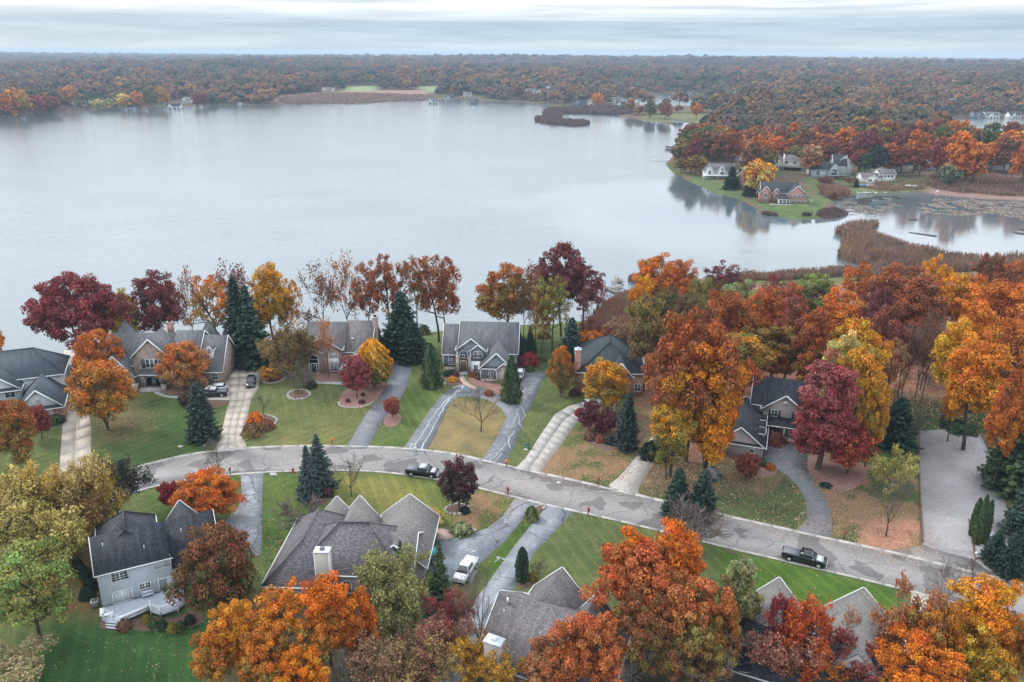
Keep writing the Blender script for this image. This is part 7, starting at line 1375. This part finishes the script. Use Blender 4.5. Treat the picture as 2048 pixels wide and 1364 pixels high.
sp1 = [(1067, 240), (1078, 236), (1090, 237), (1085, 230), (1090, 222), (1100, 218), (1160, 217), (1270, 221), (1270, 233), (1180, 228), (1125, 228), (1110, 228), (1105, 232), (1127, 231), (1125, 236), (1098, 238), (1130, 243), (1170, 243), (1180, 249), (1150, 253), (1120, 250), (1078, 246)]
reeds(sp1, 16000, 3.6, [(.15, .10, .10), (.19, .125, .115), (.17, .10, .09)], w=.55, seed=10)
reeds([(560, 203), (640, 199), (740, 196), (870, 197), (870, 201), (750, 203.5), (735, 208), (640, 206.5), (560, 210)], 9000, 3.0, [(.30, .20, .16), (.36, .24, .19)], w=.7, seed=11)
reeds([(0, 226), (150, 214), (200, 210), (200, 218), (120, 226), (0, 235)], 2500, 2.6, [(.26, .16, .12), (.30, .19, .15)], w=.5, seed=13)
def pads(px, n, seed, cols, dens=.5):
    r = np.random.default_rng(seed); q = polyW(px, LAKE); lo, hi = q.min(0), q.max(0); X = r.uniform(lo[0], hi[0], n*8); Y = r.uniform(lo[1], hi[1], n*8)
    ok = (sdist(q, X, Y)+(vnoise(X, Y, 8, 2)-.5)*12 > 0) & (vnoise(X, Y, 5, seed) > dens) & (dwater(X, Y) < 0); X, Y = X[ok][:n], Y[ok][:n]; k = len(X)
    V, Fq = quads(np.c_[X, Y, np.full(k, LAKE+.04)], np.tile([0., 0, 1.], (k, 1))+r.normal(0, .03, (k, 3)), r.uniform(.25, .75, k), r)
    c = np.array(cols)[r.integers(0, len(cols), k)]*r.uniform(.7, 1.2, (k, 1)); me = mkmesh('lily_pads', V, Fq, M['leaf'], uv=False, tint=np.c_[c, np.zeros(k)]); o = link('lily_pads', me); o.color = (1, 1, 1, 1); o['col2'] = [1., 1., 1.]; tag(o, kind='stuff')
pads([(1668, 412), (1700, 404), (1800, 410), (1790, 424), (1700, 430)], 3200, 3, [(.42, .42, .36), (.10, .075, .07), (.12, .09, .09), (.34, .30, .26)], .42)
pads([(1840, 406), (1900, 398), (2020, 402), (2100, 420), (2048, 440), (1960, 432), (1850, 430)], 6500, 4, [(.45, .42, .38), (.38, .34, .30), (.14, .09, .07), (.16, .11, .09)], .40)
pads([(1690, 398), (1760, 392), (1830, 400), (1820, 408), (1700, 412)], 900, 5, [(.08, .07, .07)], .6)
pads([(1808, 440), (1830, 438), (1820, 448), (1805, 446)], 260, 6, [(.12, .09, .1)], .3); pads([(1870, 444), (1920, 442), (1900, 448)], 300, 7, [(.12, .10, .11)], .3); pads([(2030, 458), (2100, 458), (2100, 470), (2035, 468)], 500, 8, [(.14, .09, .09)], .3)
p0 = P(1818, 465, LAKE); p1 = P(1873, 473, LAKE); b = B(); b.cyl((p0[0], p0[1], LAKE+.1), (p1[0], p1[1], LAKE+.15), .16, .3, n=7); b.cyl(((p0[0]*.7+p1[0]*.3), (p0[1]*.7+p1[1]*.3), LAKE+.1), ((p0[0]*.6+p1[0]*.4)+1.5, (p0[1]*.6+p1[1]*.4)+3, LAKE+.6), .12, .05, n=6); o = b.build('fallen_log', 'bark'); tag(o, 'long dark log floating in the open bay right of the reed island', 'log')
# ------------------------------------------------------------------ docks and boats
def dock(label, a, b_, w=1.4, mat='wood', piles=True, sec_l=3.0, zt=.55, cat='dock'):
    a = np.array(P(*a, LAKE)); c = np.array(P(*b_, LAKE)); t = thing('dock', label, cat, (a[0], a[1], LAKE), math.atan2(c[1]-a[1], c[0]-a[0])); L = float(np.linalg.norm((c-a)[:2])); n = max(1, int(L/sec_l)); s = L/n
    for i in range(n):
        b = B(); b.box(i*s+.02, (i+1)*s-.04, -w/2, w/2, zt-.12, zt); b.build('deck_section', mat, t)
        if piles:
            for sy in (-1, 1): b = B(); b.cyl((i*s+.1, sy*(w/2+.1), -1.2), (i*s+.1, sy*(w/2+.1), zt+random.uniform(.3, 1.0)), .09, n=6); b.build('pile', mat, t)
    return t
dock('long timber dock with piles reaching from the reeds toward the open water', (1296, 619), (1211, 576), 1.5, sec_l=2.4)
dock('side arm of the piled timber dock pointing right', (1222, 580), (1246, 574), 1.3, sec_l=2.2)
dock('outermost cross arm of the piled timber dock', (1224, 566), (1243, 565), 1.2, sec_l=2.2)
dock('far outer float beyond the piled timber dock', (1233, 558), (1246, 567), 1.2, sec_l=2.2)
dock('long thin dock off the green tip of the peninsula', (1340, 322), (1303, 321), 1.2, 'metal', sec_l=5)
dock('dark dock with moored boats left of the tip clump', (1362, 298), (1331, 293), 2.4, 'dark', sec_l=5)
dock('short white dock before the rusty reeds', (1662, 392), (1685, 394), 1.2, 'white', sec_l=4)
dock('wide grey dock at the boat lifts', (1690, 378), (1745, 381), 2.2, 'metal', sec_l=4); dock('white outer dock in front of the boat lifts', (1700, 388), (1742, 387), 1.2, 'white', sec_l=4); dock('white slanting dock right of the boat lifts', (1735, 381), (1753, 388), 1.2, 'white', sec_l=4); dock('white dock before the white cottage', (1750, 378), (1772, 387), 1.3, 'white', sec_l=4); dock('tan dock beside the teal covered boat', (1795, 378), (1815, 386), 1.2, 'metal', sec_l=4)
dock('pale dock at the reed edge left of the willow', (1862, 372), (1885, 388), 1.3, 'metal', sec_l=4); dock('white little dock among the reeds on the right', (2028, 380), (2034, 395), 1.3, 'white', sec_l=4); dock('white dock on the sandy spit of the point', (1640, 404), (1662, 406), 1.2, 'white', sec_l=4)
def boat(label, x, y, hd, L=6, canopy=None, hull='carwhite', cat='boat', pontoon=False):
    p = P(x, y, LAKE); t = thing('pontoon_boat' if pontoon else 'motor_boat', label, cat, (p[0], p[1], LAKE), hd)
    if pontoon:
        b = B(); b.cyl((-L/2, -.9, .25), (L/2, -.9, .25), .3, n=8); o = b.build('pontoon', 'metal', t); b = B(); b.cyl((-L/2, .9, .25), (L/2, .9, .25), .3, n=8); b.build('pontoon', 'metal', t); b = B(); b.box(-L/2, L/2, -1.2, 1.2, .5, .62); b.build('deck', 'cargrey', t); b = B(); b.box(-L/2, L/2, -1.2, -1.12, .62, 1.3); b.box(-L/2+.02, L/2-.02, 1.12, 1.2, .62, 1.3); b.box(-L/2+.0, -L/2+.08, -1.1, 1.1, .62, 1.28); b.build('fence', hull, t)
    else: loft([[(-L/2, -.9, .1), (-L/2, .9, .1), (-L/2, 1.0, .9), (-L/2, -1.0, .9)], [(L*.15, -.8, .05), (L*.15, .8, .05), (L*.15, 1.05, .95), (L*.15, -1.05, .95)], [(L/2, -.05, .6), (L/2, .05, .6), (L/2, .1, 1.1), (L/2, -.1, 1.1)]]).build('hull', hull, t)
    b = B(); b.box(-L*.2, L*.1, -.7, .7, .9, 1.2); b.build('seats', 'white', t)
    if canopy: b = B(); b.extf([(-1.3, 2.4), (0, 2.9), (1.3, 2.4), (1.3, 2.3), (0, 2.8), (-1.3, 2.3)], lambda u, v, q: (q, u, v), -L*.5, L*.45); b.build('canopy', canopy, t); b = B(); [b.box(sx*L*.42-.04, sx*L*.42+.04, sy*1.2-.04, sy*1.2+.04, .6, 2.4) for sx in (-1, 1) for sy in (-1, 1)]; b.build('canopy_frame', 'metal', t)
boat('boat with a blue canopy at the grey dock', 1722, 379, .1, 7, 'blue'); boat('boat lift with a teal blue canopy before the white cottage', 1791, 377, .2, 7, 'teal'); boat('dark pontoon boat moored off the tip clump', 1340, 301, 0, 8, None, 'navy', pontoon=True); boat('long dark pontoon boat beside the dark dock', 1343, 296, 0, 8, None, 'black', pontoon=True); boat('white lift canopy beside the teal covered boat', 1823, 380, -.3, 8, 'carwhite'); boat('small white boat at the reeds on the right', 1925, 390, .1, 5); boat('grey boat at the dock left of the willow', 1876, 386, -.4, 6, None, 'cargrey'); boat('white boat off the far shore houses', 865, 203, 0, 8); boat('white boat beside the far left shore', 405, 214, 0, 7); boat('small boat on the far shore by the terrace house', 480, 210, 0, 7, 'carwhite'); boat('blue covered boats at the near side of the channel', 1355, 248, 0, 14, 'blue', 'navy'); boat('white boat moored in the channel by the bank', 1416, 252, 0, 8); boat('white boat glinting behind the tip clump', 1480, 322, .3, 6)
# ------------------------------------------------------------------ houses across the water
def at_px(px, py):
    p = G(px, py); return p[0], p[1]
x, y = at_px(1524, 408); h = House('brick_point_house', 'red brick house with teal roof and white sunroom on the green lawn point', x, y, -8, 'redbrick', 'r_teal')
h.gable(0, 19, 5, 15, 5.5, 10, 'x'); h.gable(12.5, 21.5, 1.0, 9, 5.6, 9.6, 'y', ends=(1, 0)); h.gable(-.8, 4.8, 3.4, 10, 5.4, 8.6, 'y', ends=(1, 0)); h.gable(5.4, 9, 4, 10, 5.4, 7.6, 'y', ends=(1, 0)); h.hip(8, 13.5, -1.5, 5, 3.0, 4.6, 'y', wall='s_bwhite')
for k in range(4): h.win(13.8+k*2.1, .4, 1.4, 1.9, .98); h.win(13.8+k*2.1, 3.6, 1.2, 1.3, .98)
for k in range(3): h.win(8.9+k*1.8, .5, 1.3, 2.0, -1.52)
h.win(2, .8, 1.4, 1.8, 3.38); h.win(2, 3.6, 1.4, 1.4, 3.38); h.win(7.2, 3.4, 1.4, 1.4, 3.98); h.shed(21.6, 25, 3, 6, 2.9, 3.4); h.part('porch_post', 'white', (24.6, 24.9, 3.1, 3.4, 0, 2.8), (22, 22.3, 3.1, 3.4, 0, 2.8)); h.part('terrace_wall', 'stone', (3, 22, -4.4, -4.0, 0, .9))
x, y = at_px(1412, 358); h = House('white_tip_house', 'white two storey house with grey roof and railed deck near the peninsula tip', x, y, -4, 's_bwhite', 'r_grey')
h.gable(3, 17, 3, 12, 5.4, 8.6, 'x'); h.gable(-1, 5, 1, 9, 4.8, 7.8, 'y', ends=(1, 0)); h.gable(7, 12, 1.4, 9, 5.2, 8.4, 'y', ends=(1, 0)); h.part('deck', 'white', (-2, 14, -2.5, 1, 2.3, 2.5), (-2, 14, -2.5, -2.4, 3.2, 3.3)); h.part('deck_post', 'white', (-1.9, -1.7, -2.4, -2.2, -.5, 3.3), (6, 6.2, -2.4, -2.2, -.5, 3.3), (13.7, 13.9, -2.4, -2.2, -.5, 3.3))
h.win(2, 2.8, 1.6, 1.6, .98, arch=True); h.win(9.5, 5.0, 1.3, 1.2, 1.38); h.win(9.5, 2.7, 2, 1.6, 1.38); h.win(14.5, 3.2, 2, 1.4, 2.98); h.win(14, .6, 2, 1.4, 2.98)
x, y = at_px(1540, 340); h = House('white_gabled_house', 'white gabled house over a dark deck behind the brick point house', x, y, -16, 's_cream', 'r_brown')
h.gable(0, 7, 0, 12, 6.4, 9.8, 'y', ends=(1, 0)); h.hip(6, 19, 1, 12, 6.2, 9.6, 'x'); h.win(3.5, 4.6, 1.6, 1.6, -.02, arch=True); h.win(3.5, 1.6, 2.2, 1.5, -.02); h.win(9.5, 4.4, 1.6, 1.4, .98); h.win(14.5, 4.4, 1.6, 1.4, .98); h.chimney(7.2, 8.2, .2, 1, 0, 10.4, 's_bwhite'); h.part('deck', 'wood', (6, 19, -2.5, .95, 2.4, 2.6), (6, 19, -2.5, -2.4, 3.4, 3.5)); h.part('undercroft_shade', 'dark', (6.3, 18.7, .8, .96, -.5, 2.4))  # near-black panel paints the shade below the deck
x, y = at_px(1632, 356); h = House('arched_window_house', 'pale house with arched gable window and taller dark roofed part behind', x, y, -2, 's_white', 'r_teal')
h.hip(-2, 14, 2, 13, 4.6, 8.2, 'x'); h.gable(7, 13.5, -.5, 7, 4.8, 8.6, 'y', ends=(1, 0)); h.gable(14, 24, 9, 20, 7.4, 12.4, 'y', ends=(1, 0)); h.gable(12, 20, 7, 14, 7.0, 12.8, 'x'); h.win(10.2, 1.8, 3.2, 2.2, -.52, arch=True, cols=3, rows=1); h.win(1.5, 1.6, 2, 1.6, 1.98, arch=True); h.win(19.5, 4.6, 3, 1.6, 8.98, cols=3, rows=1); h.part('deck', 'dark', (5, 18, -4, -.55, 1.2, 1.4)); h.part('deck_rail', 'white', (5, 18, -4.06, -4.0, 2.1, 2.2))
x, y = at_px(1724, 366); h = House('white_cottage', 'bright white lakeside cottage with dark brown roof on the green slope', x, y, 0, 's_bwhite', 'r_brown')
h.gable(0, 12, 1, 9, 3.4, 5.4, 'x'); h.gable(2, 10, -1.2, 6, 3.0, 4.9, 'y', ends=(1, 0)); h.gable(10.5, 20, 2, 11, 5.2, 7.4, 'x'); h.win(4, 1.2, 2.0, 1.1, -1.22, cols=3, rows=1); h.win(7.6, 1.2, 2.0, 1.1, -1.22, cols=3, rows=1)
for k in range(4): h.win(11.8+k*2.1, 3.2, 1.3, 1.1, 1.98, cols=1, rows=1)
t = thing('garden_shed', 'little cream shed below the white cottage', 'shed', tuple(G(1740, 374))); b = B(); b.box(-1.8, 1.8, -1, 1, -.2, 2.0); b.build('wall', 's_cream', t); b = B(); b.box(-2, 2, -1.2, 1.2, 2.0, 2.15); b.build('roof', 'r_tan', t)
x, y = at_px(1955, 342); h = House('long_dark_roof_house', 'long white house with dark roof at the right above the reeds', x, y, 0, 's_white', 'r_dark')
h.gable(-6, 22, 0, 10, 5.4, 8.6, 'x'); 
for k in range(4): h.win(2+k*2.2, 3.4, 1.6, 1.4, -.02, cols=1, rows=1); h.win(2+k*2.2, .6, 1.6, 1.6, -.02, cols=1, rows=1)
x, y = at_px(1478, 378); h = House('brick_tower_house', 'narrow brick house half hidden left of the golden willow', x, y, 0, 'redbrick', 'r_grey'); h.gable(0, 5.5, 0, 9, 8, 10.6, 'y'); h.win(2.7, 5.2, 1.4, 1.6, -.02); h.win(2.7, 1.2, 1.4, 1.8, -.02)
x, y = at_px(1770, 345); h = House('hidden_pale_house', 'pale house mostly hidden by maroon trees behind the white cottage', x, y, 5, 's_cream', 'r_brown'); h.gable(0, 16, 0, 10, 5.6, 9, 'x'); h.win(3, 3.4, 1.5, 1.4, -.02); h.win(9, 3.4, 1.5, 1.4, -.02)
wh = ['s_bwhite', 's_white', 's_cream', 's_grey', 'r_tan', 's_taupe']
lab = ['grey', 'white', 'pale', 'modern long white']
flab = {0: 'grey house low among orange trees on the far left shore', 1: 'white gabled house on the far left shore lawn', 2: 'white house second on the far left shore lawn', 3: 'long white terraced house above the far left shore', 4: 'white house leftmost of the far central shore row', 5: 'small grey house second in the far central shore row', 6: 'bright white house third in the far central shore row', 7: 'pale low house fourth in the far central shore row', 8: 'white house left of the tallest one on the far shore', 9: 'low white house beside the tallest far shore house', 10: 'tallest white house at the right of the far shore row', 11: 'white house by the reed spit', 12: 'cream house right of the reed spit', 13: 'white house beyond the second lake strip', 14: 'white roofed house at the end of the second lake strip', 15: 'white lakeside house left of the three at the far right', 16: 'pale lakeside house middle of the three at the far right', 17: 'white lakeside house rightmost at the far right', 18: 'white barn in the far left wood', 19: 'small white house before the second lake strip', 20: 'white house in the far right woods', 21: 'low white boathouse on the far left shore', 22: 'white house first right of the tallest far shore house', 23: 'grey house second right of the tallest far shore house', 24: 'pale house between reed spit and cream house', 25: 'white house at the left end of the second lake strip', 26: 'white marina shed left of three in the right hand woods', 27: 'pale marina shed middle of three in the right hand woods', 28: 'white marina shed right of three in the right hand woods', 29: 'dark roofed house under the red slender tree above the reeds'}
for i, (px, py) in enumerate(houses_px):
    x, y = at_px(px, py); big = {3: (38, 10), 10: (20, 14)}.get(i, (random.uniform(13, 19), 11)); wl = 's_bwhite' if i in (1, 2, 4, 6, 8, 9, 10, 13, 17, 22, 25, 26, 28) else wh[i % 4]
    h = House('far_house', flab[i], x-big[0]/2, y, random.uniform(-14, 14), wl, ['r_grey', 'r_dark', 'r_brown', 'r_teal'][i % 4]); ze = 5.2 if i != 10 else 7.5
    h.gable(0, big[0], 0, big[1], ze, ze+3.4, 'x', oh=.8); h.gable(big[0]*.1, big[0]*.48, -2.4, 6, ze-.4, ze+2.4, 'y', ends=(1, 0), oh=.6)
    for k in range(2): h.win(big[0]*(.62+.24*k), 1.4, 2.0, 1.9, -.05, cols=1, rows=1)
    h.win(big[0]*.29, 1.4, 2.6, 2.2, -2.45, cols=1, rows=1)
# water tower
t = thing('water_tower', 'slender water tower with a diamond shaped tank standing above the far woods', 'water tower', (708., 1900., 0)); 
px_, py_ = proj((708, 1900, 50)); t.location.x += (1620-px_)/F*1830; t.scale = (.82, .82, 1.0)
b = B(); b.cyl((0, 0, 0), (0, 0, 38), 2.2, 1.6, n=12); b.build('column', 'cargrey', t); b = B(); b.cyl((0, 0, 37), (0, 0, 45), 1.8, 7.5, n=16); b.cyl((0, 0, 45), (0, 0, 50), 7.5, 7.3, n=16); b.cyl((0, 0, 50), (0, 0, 55), 7.3, .6, n=16); b.build('tank', 'shutter', t); b = B(); b.cyl((0, 0, 55), (0, 0, 59), .5, n=6); b.build('mast', 'dark', t)
fp = G(1694, 352); t = thing('flagpole', 'white flagpole on the lawn of the arched window house', 'flagpole', tuple(fp)); b = B(); b.cyl((0, 0, 0), (0, 0, 9), .12, .08, n=6); b.build('pole', 'white', t); b = B(); b.box(.1, 1.8, -.02, .02, 7.7, 8.8); b.build('flag', 'red', t)
# ------------------------------------------------------------------ air
b = B(); b.box(-59000, 59000, -220, 31500, -8, 82); hz = b.build('haze', 'white', fix=False); hz.data.materials.clear()
m = bpy.data.materials.new('haze_air'); m.use_nodes = True; m.node_tree.nodes.clear(); N = NT(m.node_tree)
pv = N('ShaderNodeVolumePrincipled', {'Color': (.54, .70, .88, 1), 'Density': HAZE, 'Anisotropy': 0.0}); N('ShaderNodeOutputMaterial', {1: pv.outputs[0]}); hz.data.materials.append(m); tag(hz, kind='stuff')
